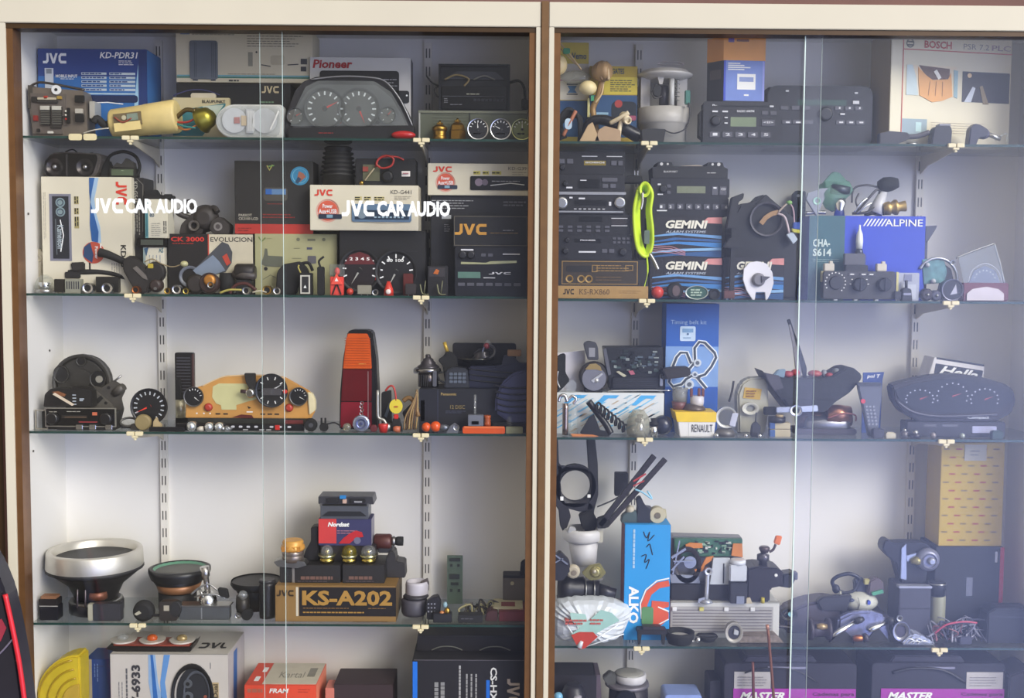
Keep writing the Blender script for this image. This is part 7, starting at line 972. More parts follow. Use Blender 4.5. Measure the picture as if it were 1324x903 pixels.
t = small('grey_roll', 'thick grey tape roll under the white round roll', 'roll', 534, .05, L4); y1 = t.py0; t.p('roll_body', M('4c4a54', .5)).turn((534, y1, 20), (534, 779, 20), [(15, 0), (17, .2), (17, .9), (15, 1), (9, 1), (8, .5)], caps=True); t.p('upper_ring', M('38363c', .5)).turn((536, 779, 22), (536, 774.5, 22), [(15, 0), (17, .5), (15, 1)])
t = small('plug_cluster', 'dark multi-pin plug cluster right of the grey tape roll', 'plug', 560, .04, L4); y1 = t.py0; t.p('cluster_body', M('2c2c34', .45, var=.2)).prism([(552, y1), (551, 780), (558, 773), (566, 771), (570, 780), (568, y1)], 0, 14, bev=1); q = t.p('pins', M('a0a0a8', .3, .5)); [q.rect(553+4*k, 780+5*j, 555+4*k, 782+5*j) for k in range(3) for j in range(3)]
t = small('green_board', 'upright green circuit board standing against the back panel', 'circuit board', 588, .19, L4); y1 = t.py0; t.p('board', M('5c6c5c', .5, var=.15)).box(578, 718, 598, y1, 0, 3); q = t.p('components', M('3a3e3c', .5)); [q.box(x, y, x+w, y+h, -2, 0) for x, y, w, h in ((581, 721, 14, 4), (582, 729, 3, 3), (591, 729, 3, 3), (581, 742, 13, 6), (583, 753, 10, 3), (582, 762, 3, 3), (592, 762, 3, 3))]
t = small('battery_box', 'grey rounded box with a dark cap near the centre post', 'box', 664, .12, L4); y1 = t.py0; t.p('box_body', M('5a544c', .5)).box(650, 746, 684, y1, 0, 26, bev=1.5); t.p('dark_cap', BLK2).box(650, 744, 684, 749, 1, 24, bev=.8); t.p('stud', M('b0a88c', .4)).disc(662, 754, 2.4, -1, 0); t.p('top_plug', RUB).prism([(672, 744), (673, 728), (679, 724), (682, 744)], 4, 12, bev=1)
t = small('orange_lit_module', 'dark module with small orange and brass fittings on its top', 'module', 574, .015, L4); y1 = t.py0; t.p('module_body', M('2e2e34', .45)).box(560, 794, 584, y1, 0, 14, bev=.8); t.p('brass_stud', BRASS).ball(578, 792, 6, 4, ry=5); t.p('orange_stud', M('c07c48', .35)).ball(571, 794, 5, 3, ry=2.6); t.p('pale_stub', M('8cacb8', .4)).ball(575, 784, 7, 3, ry=4)
t = small('wire_clutter', 'tangled dark and cream wiring heap in the middle of the shelf right part', 'wiring', 615, .06, L4); y1 = t.py0; q = t.p('wires', M('54504c', .5)); rr_ = random.Random(11)
for k in range(16): x = rr_.uniform(594, 630); q.tube([(x, y1-2, rr_.uniform(2, 20)), (x+rr_.uniform(-8, 12), y1-rr_.uniform(8, 20), rr_.uniform(2, 20)), (x+rr_.uniform(4, 22), y1-rr_.uniform(4, 16), rr_.uniform(2, 20)), (x+rr_.uniform(6, 18), y1-2, rr_.uniform(2, 20))], rr_.uniform(.7, 1.6), M(rr_.choice(('54504c', '3c3a3a', '8c8864', 'a8a078', '2c2a2c')), .5))
t = small('black_adapter', 'flat black adapter before the tangled wiring heap', 'adapter', 606, .015, L4); t.p('adapter', BLK2).rbox(592, 796, 624, t.py0, 2, 0, 16, bev=1); t.p('adapter_print', M('5c5c64', .5)).lines(596, 799, 618, 802, 1)
t = small('red_book', 'dark red booklet lying under a cream printed leaflet by the post', 'booklet', 664, .03, L4); y1 = t.py0; t.p('booklet', M('6c2a2c', .5)).box(645, 791, 684, y1, 0, 60, bev=.8); zr_ = t.z(791)
t = small('leaflet', 'cream printed leaflet on top of the dark red booklet', 'leaflet', 656, .05, zr_); y1 = t.py0; t.p('leaflet', M('c0b894', .6)).prism([(634, y1), (640, y1-2.5), (676, y1-2), (676, y1)], 0, 40); t.p('leaflet_print', M('7c3c34', .6)).box(648, y1-2.8, 666, y1-2.2, 6, 24)
t = small('dark_plinth_piece', 'low dark red and black part between wiring heap and booklet', 'part', 636, .03, L4); t.p('piece', M('4c2c2c', .5, var=.2)).prism([(627, t.py0), (629, 793), (636, 789), (643, 791), (643.5, t.py0)], 0, 20, bev=1)

# ================================================================ BOTTOM, LEFT CABINET
t = small('wheel_cover', 'yellow round ribbed drum cover at the bottom left corner', 'drum', 92, .02, L5); y1 = t.py0; YL = M('c8b030', .4, var=.08)
arc_ = [(106-58*math.sin(a), 904-60*math.cos(a)) for a in [math.radians(8*k) for k in range(12)]]
t.p('drum', YL).prism([(106, y1), (106, 845)]+arc_[1:]+[(48, y1)], 0, 34, bev=3); q = t.p('ribs', M('a88c24', .4)); [q.tube([(106-r*math.sin(a), 904-r*math.cos(a), -.5) for a in [math.radians(10*k) for k in range(1, 10)]], 1.3, sub=1) for r in (54, 42, 30)]
t.p('hub_face', M('c0a040', .4)).prism([(105, y1-2), (105, 882)]+[(105-22*math.sin(a), 904-22*math.cos(a)) for a in [math.radians(15*k) for k in range(1, 7)]]+[(83, y1-2)], -2, 1, bev=.6)
t, q = carton('radio_carton', 'narrow blue and cream carton between yellow drum and speaker carton', 112, 850, 146, 0, .10, L5, 45, '24407c'); q.rect(112, 850, 121, y1, M('a89c7c', .5)); q.lines(123, 856, 130, 880, 2, M('6c84b0', .5), vert=True); q.lines(126, 858, 142, 860, 1, M('24305c', .5))
t, q = carton('speaker_carton', 'silver-white speaker carton with an oval speaker pictured and upturned lettering', 145, 843, 296, 0, .035, L5, 92, 'c0bab2', side='b8b4b4'); y1 = t.py0; SPK = t
t.p('edge_trim', M('8c8880', .5)).box(145, 842.6, 296, 843.4, -.4, .4)
q.prism([(194, 844), (203, 844), (206, 880), (212, 905), (198, 905), (194, 880)], -.4, 0, M('88a8cc', .5)); q.prism([(197, 844), (200, 844), (206, 905), (200, 905)], -.7, 0, M('2c64a8', .5)); q.prism([(214, 844), (222, 844), (215, 880), (218, 905), (210, 905), (209, 880)], -.4, 0, M('5c8cc4', .5))
q.text('XV-6933', 172, 857, 184, 925, M('3a3a40', .5), rot='ccw', bold=.04, lay=3); q.lines(164, 862, 168, 930, 1, M('5c5c60', .5), vert=True, th=2); q.lines(154, 880, 162, 930, 2, M('7c7c80', .5), vert=True, th=.9)
q.disc(254, 897, 24, -1.5, 0, M('2e3036', .4), 38); q.ring(250, 897, 27, 23, -2.2, 0, M('1c1c20', .4), 42); q.ring(256, 894, 17, 15, -2.6, 0, M('4c5058', .35), 30); q.disc(245, 881, 5.5, -3, 0, M('54585f', .3)); q.disc(245, 898, 6.5, -3, 0, M('54585f', .3)); q.disc(245, 881, 2.5, -3.4, 0, KPRINT); q.disc(245, 898, 3, -3.4, 0, KPRINT); q.disc(267, 898, 2, -3, 0, M('8c4c3c', .4)); q.rect(275, 880, 284, 905, M('b09c74', .5), 2); q.text('Dual', 277, 882, 283, 900, M('3c3428', .5), rot='ccw', lay=4); q.rect(273, 854, 274, 862, M('6c6c70', .5))
q2 = t.p('top_print', M('2c2a2c', .6)); q2.text3('JVC', (288, 842.3, 22), (-36, 0, 0), (0, 0, 22), None, .03); q3 = t.p('side_print', M('2c64a8', .5)); q3.quad((296.3, 850, 30), (296.3, 850, 50), (296.3, 930, 46), (296.3, 930, 26)); zS = t.z(843)
t = small('rear_lamp_unit', 'rounded lamp board with three bulbs in white cups on the speaker carton', 'lamp unit', 192, .05, zS+.001); y1 = t.py0
t.p('tray', M('24201e', .35)).prism([(136, y1-3), (140, y1-7), (246, y1-6), (250, y1-10), (246, y1), (150, y1)], 0, 36, bev=.8)
q = t.p('tray_floor', M('8c3c2c', .5)); q.box(146, y1-8.4, 244, y1-6.4, 3, 34)
for k, x in enumerate((154, 192, 231)):
    t.p('white_cup', M('c8c0b4', .4)).turn((x, y1-7, 18), (x, y1-11, 18), [(14, 0), (17, 1)], caps=True); t.p('bulb', [LENS, M('c85820', .25), M('b8a070', .25, .5)][k]).ball(x, y1-13, 16, 7, ry=5, rd=6)
t, q = carton('filter_carton', 'bright red-orange filter carton with cream handwritten panel on top', 317, 884, 409, 0, .03, L5, 84, 'd84a30', side='e88468'); y1 = t.py0
q.text('FRAM', 349, 888, 374, 894, WPRINT, slant=.2, bold=.03); q.lines(321, 888, 346, 894, 1, M('a8604c', .5), th=5); q.lines(386, 888, 404, 894, 2, M('a83c2c', .5), th=.7); q2 = t.p('top_label', M('ccc4b0', .6)); q2.box(339, 883.4, 408.6, 884, 4, 82); q3 = t.p('top_print', M('8c887c', .6)); q3.text3('Kartal', (356, 883.2, 26), (32, 0, 0), (0, 0, 22), None, 0); q3.box(392, 883.1, 402, 883.3, 30, 62); q4 = t.p('white_bars', WPRINT); [q4.box(x, 883.2, x+6, 883.6, a, a+16) for x, a in ((326, 14), (330, 48))]
t = small('dark_carton', 'low dark maroon carton behind the red-orange filter carton', 'box', 470, .06, L5); t.p('carton', M('3c2c30', .55)).box(432, 883, 508, t.py0, 0, 60, bev=.6); t.p('pale_flap', M('c87868', .5)).box(421, 888, 433, t.py0, 0, 30, bev=.4)
t, q = carton('speaker_carton', 'big black speaker carton with blue bars and white upright lettering', 533, 851, 683, 0, .03, L5, 90, '1f1d26', top='2c2a30'); y1 = t.py0; bl = M('1c70d8', .45)
q.rect(533.5, 853, 539.5, y1-1, bl); q.rect(628, 877, 632.5, y1-1, bl); q.text('CS-HX6940', 633, 860, 642, 935, WPRINT, rot='cw', bold=.03, lay=3); q.text('JVC', 655, 875, 671, 910, M('b8a898', .5), rot='cw', bold=.03, lay=3); q.lines(560, 880, 576, 940, 2, M('8c8c8c', .5), vert=True, th=5, ragged=.1); q.lines(592, 858, 596, 940, 1, M('a8a8a8', .5), vert=True, th=2.4, ragged=.1); q.lines(600, 869, 618, 940, 3, M('9c9c9c', .5), vert=True, th=2, ragged=.1); zH = t.z(851)
t.p('seam_line', M('5c5860', .4)).box(535, 850.6, 682, 851.3, -.3, .6)
t = small('dark_tray', 'dark shallow tray with a glassy rim on the big black speaker carton', 'tray', 610, .10, zH); y1 = t.py0; t.p('tray', M('27242a', .5)).prism([(540, 822), (679, 822), (680, y1), (538, y1)], 0, 50, bev=1); q = t.p('rim_arcs', M('7c7c74', .3, .4)); [q.tube([(x-20, y1-2, -1), (x-8, y1-6.5, -1), (x+8, y1-6.5, -1), (x+20, y1-2, -1)], .8) for x in (578, 640)]
# leaning object outside the cabinet at the lower left
t = Thing('motorcycle_fairing', 'dark curved moulded panel with a red edge outside the lower left corner', 'panel', -6, -.30, 0); y1 = t.py0
out = [(-70, 660), (-40, 668), (-10, 706), (2, 728), (14, 760), (22, 800), (30, 850), (36, 905), (44, 980), (52, y1), (-70, y1)]
t.p('panel', M('2b2830', .4, var=.2, sc=8)).prism(out, 0, 40, bev=5); t.p('red_edge', M('c01c28', .35)).tube([(16, 762, -2), (24, 804, -2), (32, 852, -2), (38, 905, -2), (46, 980, -2), (54, y1-3, -2)], 3.2)
t.p('seam', M('6c6474', .4)).tube([(-40, 870, -1), (-14, 856, -1), (8, 838, -1), (24, 820, -1)], 1.2); t.p('emblem', M('8c2838', .5)).prism([(-2, 800), (10, 794), (16, 806), (8, 824), (-4, 822)], -1, 0, bev=.3)

# ================================================================ FOURTH SHELF, RIGHT CABINET
t = small('console_surround', 'black plastic console surround with a large round hole by the post', 'console frame', 745, .10, at(745, 690, .10).z); y1 = t.py0; BF = M('26252c', .5, var=.1)
q = t.p('frame', BF); q.prism([(709, 566), (720, 566), (722, 600), (727, 604), (724, 622), (726, 642), (734, 654), (738, 668), (730, 692), (724, 680), (722, 660), (709, 640)], 0, 10, bev=1); q.prism([(757, 566), (768, 566), (772, 600), (773, 640), (768, 660), (766, 690), (756, 690), (758, 660), (762, 640), (764, 622), (760, 606)], 0, 10, bev=1)
q.prism([(720, 602), (758, 606), (762, 612), (752, 608), (740, 606), (728, 610), (722, 616)], 0, 9); q.ring(743, 628, 27, 19.5, 0, 9, None, 28); q.prism([(724, 650), (764, 650), (768, 658), (750, 662), (735, 658)], 0, 10, bev=.8); t.p('white_tab', WPRINT).box(724, 642, 728, 647, -1, 0).box(759, 639, 763, 643, -1, 0)
t.p('lower_knuckle', RUB).prism([(748, 666), (764, 658), (774, 676), (766, 690), (752, 682)], -3, 12, bev=1.5)
t = small('crossed_wipers', 'two long dark wiper blades crossing above the blue upright carton', 'wiper blades', 815, .06, at(815, 684, .06).z); y1 = t.py0; q = t.p('blade', M('2a2428', .45)); 
def bar(P, x0, y0, x1, y1_, w, d0, d1, mat=None):
    P.strip([(x0, y0), (x1, y1_)], w, d0, d1, mat)
bar(q, 776, 680, 845, 589, 6.5, 0, 8); q2 = t.p('blade', M('30282a', .45)); bar(q2, 784, 682, 860, 594, 6, 4, 12); t.p('red_marks', M('b83c38', .4)).strip([(818, 622), (834, 612)], 2, -1, 0).strip([(818, 628), (832, 621)], 1.6, -1, 0); t.p('blue_tie', M('8cc0d8', .4)).tube([(820, 632, -2), (830, 636, -3), (842, 644, -3), (836, 634, -2)], 1.2); t.p('thin_cable', DGREY).tube([(772, 656, 2), (790, 648, 1), (800, 642, 0)], 1); t.p('pivot', RUB).prism([(772, 672), (782, 668), (790, 676), (784, y1), (772, y1)], 0, 12, bev=1)
t = small('dark_block', 'small dark block clipped high before the right cabinet left upright', 'block', 803, .16, at(803, 642, .16).z); t.p('block', M('2c2c34', .5)).box(795, 612, 812, t.py0, 0, 14, bev=.8)
t = small('washer_pump', 'white ridged plastic pump can among the dark parts by the post', 'pump', 755, .06, at(755, 735, .06).z); y1 = t.py0; WC = M('c8c6c4', .4, var=.03)
t.p('can', WC).turn((757, y1, 22), (755, 700, 22), [(16, 0), (20, 1)]); t.p('collar', WC).turn((754, 704, 22), (754, 687, 22), [(22, 0), (26, .2), (26, .8), (23, 1), (20, 1), (20, .6)], caps=True); t.p('side_tab', M('b8b4a4', .4)).box(772, 682, 780, 704, 8, 20, bev=1); t.p('lid_part', M('a8a8a8', .4)).prism([(733, 690), (736, 682), (744, 684), (746, 692)], 4, 14, bev=.8)
t = small('brass_cup', 'dull brass cup flange leaning under the white pump can', 'flange', 769, .04, at(769, 752, .04).z); y1 = t.py0; t.p('flange', M('9c9460', .3, .6, .12)).prism([(752, 742), (762, 732), (776, 729), (784, 742), (776, 750), (764, y1), (758, 748)], 2, 7, bev=1); t.p('boss', M('b0a878', .3, .6)).turn((770, 740, 3), (769, 739, -4), [(8, 0), (6, .6), (4, 1)]); t.p('stud', M('c0b8a4', .3, .4)).ball(768, 738, -4, 2.6); t.p('base', M('74706c', .5)).box(758, 748, 780, y1, 4, 14, bev=.6)
t = small('cream_rosette', 'small cream ribbed wheel beside the brass flange', 'wheel', 741, .035, at(741, 748, .035).z); y1 = t.py0; t.p('wheel', M('b0a690', .5)).turn((741, 740, 8), (741, 740, 0), [(8, 0), (9.5, .4), (9, .8), (6, 1)], n=14); t.p('hub', M('7c7264', .5)).disc(742, 741, 3.5, -1, 1); t.p('rest', BLK2).box(735, 744, 748, y1, 2, 8)
t = small('chrome_bracket_part', 'bright-edged dark bracket hard against the post above the bag', 'bracket', 726, .03, at(726, 752, .03).z); y1 = t.py0; t.p('bracket_body', M('3c3c44', .4, .4)).prism([(716, 720), (724, 714), (736, 726), (738, 740), (728, y1), (716, y1)], 2, 16, bev=1.2); q = t.p('bright_edge', M('b8bcc4', .2, .8)); q.strip([(718, 718), (734, 730)], 2, 0, 3); q.strip([(717, 728), (728, 722)], 1.6, 0, 3)
t = small('steering_lock', 'heavy black cylinder lock assembly resting on the plastic bag', 'lock assembly', 757, .05, at(757, 784, .05).z); y1 = t.py0; q = t.p('lock_body', M('25252c', .4, .2, .15)); q.turn((722, 766, 20), (776, 766, 14), [(14, 0), (18, .1), (18, .35), (14, .4), (16, .6), (13, .65), (12, 1)]); t.p('key_barrel', M('34343c', .35, .4)).turn((774, 767, 14), (797, 771, 10), [(9, 0), (8, .6), (7, .65), (7, 1)]); q = t.p('steel_rings', STEEL); [q.turn((x, 766, 14), (x+1.5, 766, 14), [(13.6, 0), (13.6, 1)]) for x in (757, 768)]; t.p('saddle', RUB).prism([(720, 776), (790, 778), (784, y1), (724, y1)], 6, 30, bev=2)
# plastic bag
t = small('plastic_bag', 'white supermarket plastic bag with red and green print, on the shelf', 'plastic bag', 766, .0, R4); y1 = t.py0; PB = M('d4dae0', .35, var=.06, sc=20, bump=.4)
b = t.p('bag', PB); outl = [(717, 790), (724, 781), (742, 778), (770, 777), (795, 780), (812, 788), (818, 794), (815, 806), (808, 822), (800, y1-6), (786, y1-1), (764, y1), (740, y1-2), (722, y1-5), (714, 822), (714, 804)]
cx_, cy_ = 760, 812; rings = []; rb_ = random.Random(8); n_ = 60
per = []
for i in range(n_):
    f = i*len(outl)/n_; k = int(f); (xa, ya), (xb, yb) = outl[k], outl[(k+1) % len(outl)]; per.append((xa+(xb-xa)*(f-k), ya+(yb-ya)*(f-k)))
fold = [rb_.uniform(-1, 1) for _ in range(n_)]
for s_, dd in ((1.0, 34), (1.01, 22), (.97, 10), (.86, 3), (.7, -1), (.52, -3.5), (.34, -5), (.16, -6), (.04, -6.4)):
    rings.append([b.v(cx_+(x-cx_)*s_*(1+.012*fold[i]), min(cy_+(y-cy_)*s_*(1+.02*fold[i]), y1), dd+fold[i]*3.2*(s_ if s_ < 1 else .3)+rb_.uniform(-.5, .5)) for i, (x, y) in enumerate(per)])
b._loops(rings, None, smooth=False)
q = t.p('bag_print', M('b83c2c', .45)); q.prism([(738, 819), (748, 815), (766, 815), (772, 821), (756, 836), (748, 838)], -8, -7); q.prism([(738, 818), (756, 804), (776, 786), (790, 790), (800, 800), (778, 812), (770, 817)], -7.2, -6.6, M('9cc4bc', .45)); q.prism([(736, 790), (756, 792), (760, 806), (748, 810), (738, 800)], -7, -6.4, M('a8ccc4', .45)); q.lines(730, 798, 758, 806, 2, M('b85c54', .5), th=2.2, lay=33); q.lines(762, 797, 782, 806, 2, M('b85c54', .5), th=2, lay=33)
q = t.p('creases', M('f0f4f6', .3)); [q.tube([(752, 836, -7), (x, y, -5.5)], .7) for x, y in ((728, 800), (742, 790), (770, 790), (798, 806), (806, 818))]; t.p('knot', PB).turn((752, y1-9, -8), (748, y1-1, -8), [(2, 0), (4, 1)])
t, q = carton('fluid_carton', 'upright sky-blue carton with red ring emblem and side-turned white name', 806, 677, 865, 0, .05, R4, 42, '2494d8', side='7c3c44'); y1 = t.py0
q.text('ALKO', 812, 757, 825, 806, WPRINT, rot='cw', bold=.04); q.lines(816, 683, 820, 734, 1, M('a8c8e0', .5), vert=True, th=2.6, ragged=.05)
ra_ = M('d85838', .5); q.strip([(864, 753), (850, 756), (838, 766), (832, 782), (834, 798), (842, 806)], 8, -.6, 0, ra_); q.strip([(864, 746.5), (848, 750), (834, 762), (827, 780), (829, 800)], 1.6, -.9, 0, WPRINT); q.prism([(842, 776), (864, 778), (864, 784), (856, 786), (864, 792), (864, 800), (850, 812), (840, 812)], -.9, 0, ra_); q.strip([(842, 812), (864, 800)], 1.4, -1.3, 0, WPRINT); q.strip([(850, 784), (864, 790)], 1.6, -1.3, 0, WPRINT); q.rbox(829, 784, 844, 807, 3, -1.6, 0, M('5c8c5c', .5))
q = t.p('handwriting', M('14243c', .5)); q.tube([(830, 686, -.4), (834, 694, -.4), (838, 686, -.4), (836, 698, -.4), (844, 690, -.4)], .6); q.tube([(834, 706, -.4), (838, 702, -.4), (840, 708, -.4), (842, 716, -.4)], .6); q.tube([(828, 718, -.4), (834, 716, -.4), (832, 726, -.4), (838, 722, -.4), (834, 734, -.4)], .6); zK = t.z(677)
for nm, l, x, c, pr_ in (('connector', 'black angled connector standing on the sky-blue carton', 834, '2c2e38', 0), ('roller', 'cream roller on its side at the right of the sky-blue carton top', 852, 'bcb498', 1), ('valve', 'greenish corroded valve body at the left of the sky-blue carton top', 816, '4c5c5c', 2)):
    t = small(nm, l, nm, x, .07, zK); y1 = t.py0
    if pr_ == 0: t.p('connector_body', M(c, .45)).prism([(822, y1), (824, 656), (822, 646), (828, 642), (834, 654), (842, 660), (842, y1)], 0, 14, bev=1.2); t.p('collar', M('44464f', .4)).turn((836, 666, 8), (836, 656, 8), [(7, 0), (8, .5), (6, 1)])
    elif pr_ == 1: t.p('roller', M(c, .5)).turn((850, y1-10, 14), (850, y1-10, 0), [(10, 0), (11, .2), (8, .5), (11, .8), (10, 1)]); t.p('bore', M('6c6454', .5)).disc(850, y1-10, 4, -1, 1); t.p('side_cup', M('b0a88c', .5)).turn((838, y1-9, 8), (862, y1-11, 8), [(7, 0), (8, .5), (6, 1)])
    else: t.p('valve_body', M(c, .5, .3, .2)).prism([(803, y1), (804, 668), (812, 662), (822, 660), (826, y1)], 0, 14, bev=1); t.p('cream_knob', M('b8b09c', .5)).turn((818, 664, 6), (812, 656, 4), [(5, 0), (6, .6), (3, 1)])
t = small('mount_stand', 'low black four-legged mount in front of the sky-blue carton', 'mount', 848, .01, R4); y1 = t.py0; t.p('plate', M('28252a', .45)).box(824, 815, 862, 821, 0, 18, bev=.8); t.p('top_bar', M('35323a', .45)).box(831, 811, 855, 815.5, 2, 14, bev=.5); [t.p('leg', BLK2).prism([(x, 820), (x+6, 820), (x+4, y1), (x+1, y1)], 1, 6, bev=.5) for x in (824, 855)]
# heater / PCB stack
t = small('white_radio', 'long white vented unit with four pale knobs, lower right of the carton', 'vented unit', 933, .072, R4); y1 = t.py0; WR = M('ccccc8', .5, var=.03)
t.p('housing', WR).rbox(866, 777, 1007, y1, 3, 0, 45, bev=1); t.p('vent_panel', M('a8a6a4', .5)).rect(867, 784, 999, y1-6); q = t.p('vent_slats', M('7e7a7c', .5)); [q.rect(869, 788+4*k, 997, 789.6+4*k, lay=2.5) for k in range(8)]
for k, x in enumerate((871, 906, 938, 972)): t.p('knob', M('e0e0e0', .4) if k != 1 else M('d0c870', .4)).box(x-3, 784.5, x+3, 789.5, -2.5, 0, bev=.5)
t.p('gold_corner', M('98968c', .5)).box(866, 777, 1007, 779, -.8, 2); zW = t.z(777)
t = small('circuit_chassis', 'opened radio chassis with green circuit board and orange flex strips', 'radio chassis', 914, .07, zW); y1 = t.py0
t.p('back_plate', M('84848a', .4, .5)).prism([(869, y1), (868, 700), (872, 697), (962, 699), (963, y1)], 20, 40, bev=.5); t.p('circuit_board', M('3c6854', .45, var=.3, sc=60)).box(872, 699, 961, 722, 12, 20, bev=.4); rr_ = random.Random(9); q = t.p('board_components', M('2c2c34', .4))
for k in range(36): x = rr_.uniform(900, 944); y = rr_.uniform(700, 718); q.box(x, y, x+rr_.uniform(1.5, 7), y+rr_.uniform(1, 3.5), 10, 12.2, M(rr_.choice(('2c2c34', 'a8b8a8', '88a890', '1c2420', 'c8ccc4')), .4))
t.p('flex_strip', M('c87c34', .4)).prism([(886, 706), (892, 703), (908, 704), (909, 710), (888, 711)], 8, 10, bev=.3).prism([(948, 704), (960, 704), (961, 722), (946, 720)], 8, 10, bev=.3).prism([(913, 722), (923, 720), (920, 726), (912, 732), (909, 740), (900, 742), (898, 738), (906, 736)], 6, 9, bev=.3)
t.p('dark_ring', M('3a3236', .4)).ring(889, 732, 18, 13, 6, 12, None, 24); q = t.p('cam_linkage', M('b4b8c0', .25, .8)); q.strip([(868, 722), (886, 710)], 3, 3, 6); q.strip([(868, 738), (884, 720)], 2.4, 2, 5); q.strip([(870, 726), (896, 726)], 2, 1, 4); q.disc(892, 728, 8, 4, 8); q.strip([(870, 744), (878, 700)], 1.8, 4, 7); t.p('white_panel', M('c4c8cc', .4, .1)).prism([(922, 722), (944, 722), (944, 757), (918, 757)], 4, 8, bev=.4); t.p('left_plate', M('9ca0a8', .35, .5)).prism([(866, 744), (904, 746), (906, 756), (868, 756)], 6, 10, bev=.4); t.p('slot', DGREY).box(935, 729, 936.4, 755, 3.2, 4.2)
t.p('under_tray', M('28262c', .5)).box(868, 757, 962, y1, 4, 40, bev=.8); t.p('black_speaker_edge', RUB).turn((882, 770, 20), (882, 762, 20), [(12, 0), (13, 1)])
t = small('reservoir_cup', 'square white cup with rounded lid in front of the chassis', 'cup', 955, .05, zW if False else at(955, 753, .05).z); y1 = t.py0; t.p('cup', M('c8ccd4', .4)).box(944, 732, 966, y1, 2, 20, bev=1.2); t.p('lid', M('dce0e8', .35)).turn((956, 732, 12), (956, 726, 12), [(10, 0), (10.5, .6), (9, 1)])
t = small('cup_riser', 'dark module block under the square white cup', 'module', 955, .05, zW); t.p('riser', M('30303a', .45)).box(944, 754, 966, t.py0, 0, 24, bev=.8); t.p('pins', STEEL).box(952, 771, 962, t.py0, -1, 0)
t = small('projector_motor', 'bulky dark motor housing with an upright crank and side spout', 'motor', 996, .06, zW); y1 = t.py0; MD = M('34303a', .45, .2, .12)
t.p('housing', MD).prism([(966, y1), (966, 736), (978, 733), (1006, 735), (1014, 742), (1014, 758), (996, 762), (996, y1)], 2, 44, bev=2); t.p('spout', M('2b2b36', .4)).prism([(1008, 744), (1022, 742), (1028, 741), (1030, 748), (1024, 762), (1008, 760)], 4, 26, bev=1.5); t.p('spout_tip', M('5c5c68', .35, .4)).box(1028, 742, 1033, 752, 8, 18, bev=.8); t.p('crank_post', M('5c5a64', .3, .6)).turn((989, 736, 16), (989, 714, 16), [(6, 0), (5, .3), (8, .4), (8, .7), (3, .8), (3, 1)]); t.p('crank_cap', M('5c5054', .35, .5)).turn((990, 717, 14), (990, 709, 14), [(5, 0), (7, .5), (7, .8), (5, 1)]); t.p('crank_arm', M('5c5054', .35, .5)).tube([(996, 716, 12), (1001, 713, 12), (1004, 706, 12)], 1.8); t.p('orange_tip', M('e07838', .35)).prism([(1001, 704), (1004, 694), (1012, 695), (1009, 707)], 9, 14, bev=1); t.p('white_mark', WPRINT).disc(1003, 744, 2, 1, 2.4)
t = small('chrome_lever', 'upright chrome lever with a ring top before the opened chassis', 'lever', 914, .012 if False else .05, zW); y1 = t.py0; t.p('shaft', M('c8ccd8', .25, .5)).tube([(915, 742, 6), (915, 756, 6), (914, y1-2, 6)], 2.8, sub=2); t.p('ring_top', M('c8ccd8', .25, .5)).ring(916, 739.5, 5, 2.2, 2, 8); t.p('foot', M('b4b8c4', .3, .5)).turn((914, y1, 6), (914, y1-4, 6), [(9, 0), (5, 1)]); t.p('side_blade', M('b4b8c4', .3, .5)).prism([(903, y1), (904, y1-5), (912, y1-7), (912, y1)], 4, 6)
t = small('yellow_stopper', 'tiny yellow cap and cream bits on top of the white vented unit', 'cap', 987, .05, zW); y1 = t.py0; t.p('cap', M('c8b83c', .4)).turn((987, y1, 4), (987, y1-7, 4), [(2.6, 0), (2.2, 1)])
t = small('cream_chip', 'small cream chip left of the tiny yellow cap', 'chip', 968, .05, zW); t.p('chip', M('c0b498', .4)).prism([(964, t.py0), (965, t.py0-7), (970, t.py0-8), (973, t.py0)], 0, 4, bev=.5)
t = small('black_ring', 'black ribbed rubber ring lying before the white vented unit', 'ring', 880, .015, R4); y1 = t.py0; t.p('ring_body', RUB).turn((880, y1, 8), (880, y1-15, 8), [(15, 0), (17, .3), (19, .7), (19, 1), (15, 1), (14, .6)], n=36, caps=False); t.p('inner_plate', M('b0b0ac', .4)).turn((880, y1-8, 8), (880, y1-9, 8), [(14, 0), (14, 1)])
t = small('white_ring', 'upright pale grey ring with dark hub before the vented unit', 'ring', 949, .02, R4); y1 = t.py0; t.p('outer_ring', M('a8a49c', .4, .2)).ring(949, y1-15, 11.5, 8, 0, 8, None, 13.5); t.p('hub', M('3c3a40', .4)).disc(949, y1-15, 7.8, 2, 7, None, 9.5); t.p('centre', M('c0c0bc', .4, .4)).prism([(949, y1-20), (955, y1-17), (954, y1-12), (948, y1-13)], -1, 2, bev=.5)
t = small('flat_cover', 'flat black cap lying between the black ring and pale grey ring', 'cap', 917, .02, R4); t.p('flat_disc', RUB).turn((917, t.py0, 16), (917, t.py0-7, 16), [(10, 0), (14, .8), (13, 1)]); t.p('rib', DGREY).box(906, t.py0-8, 928, t.py0-7, 10, 14)
t = small('shiny_bulb', 'small shiny bulb fitting beside the black ribbed ring', 'light bulb', 903, .015, R4); t.p('bulb_glass', CHROME).ball(903, t.py0-5, 5, 4); t.p('cap', STEEL).cyl((898, t.py0-3, 5), (892, t.py0-3, 5), 2.4)
t = small('brown_gravel_tray', 'low heap of brown granular scraps before the vented unit right end', 'scraps', 985, .04, R4, kind='stuff') if False else small('rusty_tray', 'low rusty brown tray before the right end of the vented unit', 'tray', 985, .03, R4); t.p('tray', M('8c8078', .7, .2, .3, 90, bump=.8)).prism([(952, t.py0), (956, t.py0-8), (1004, t.py0-10), (1014, t.py0)], 0, 24, bev=1)
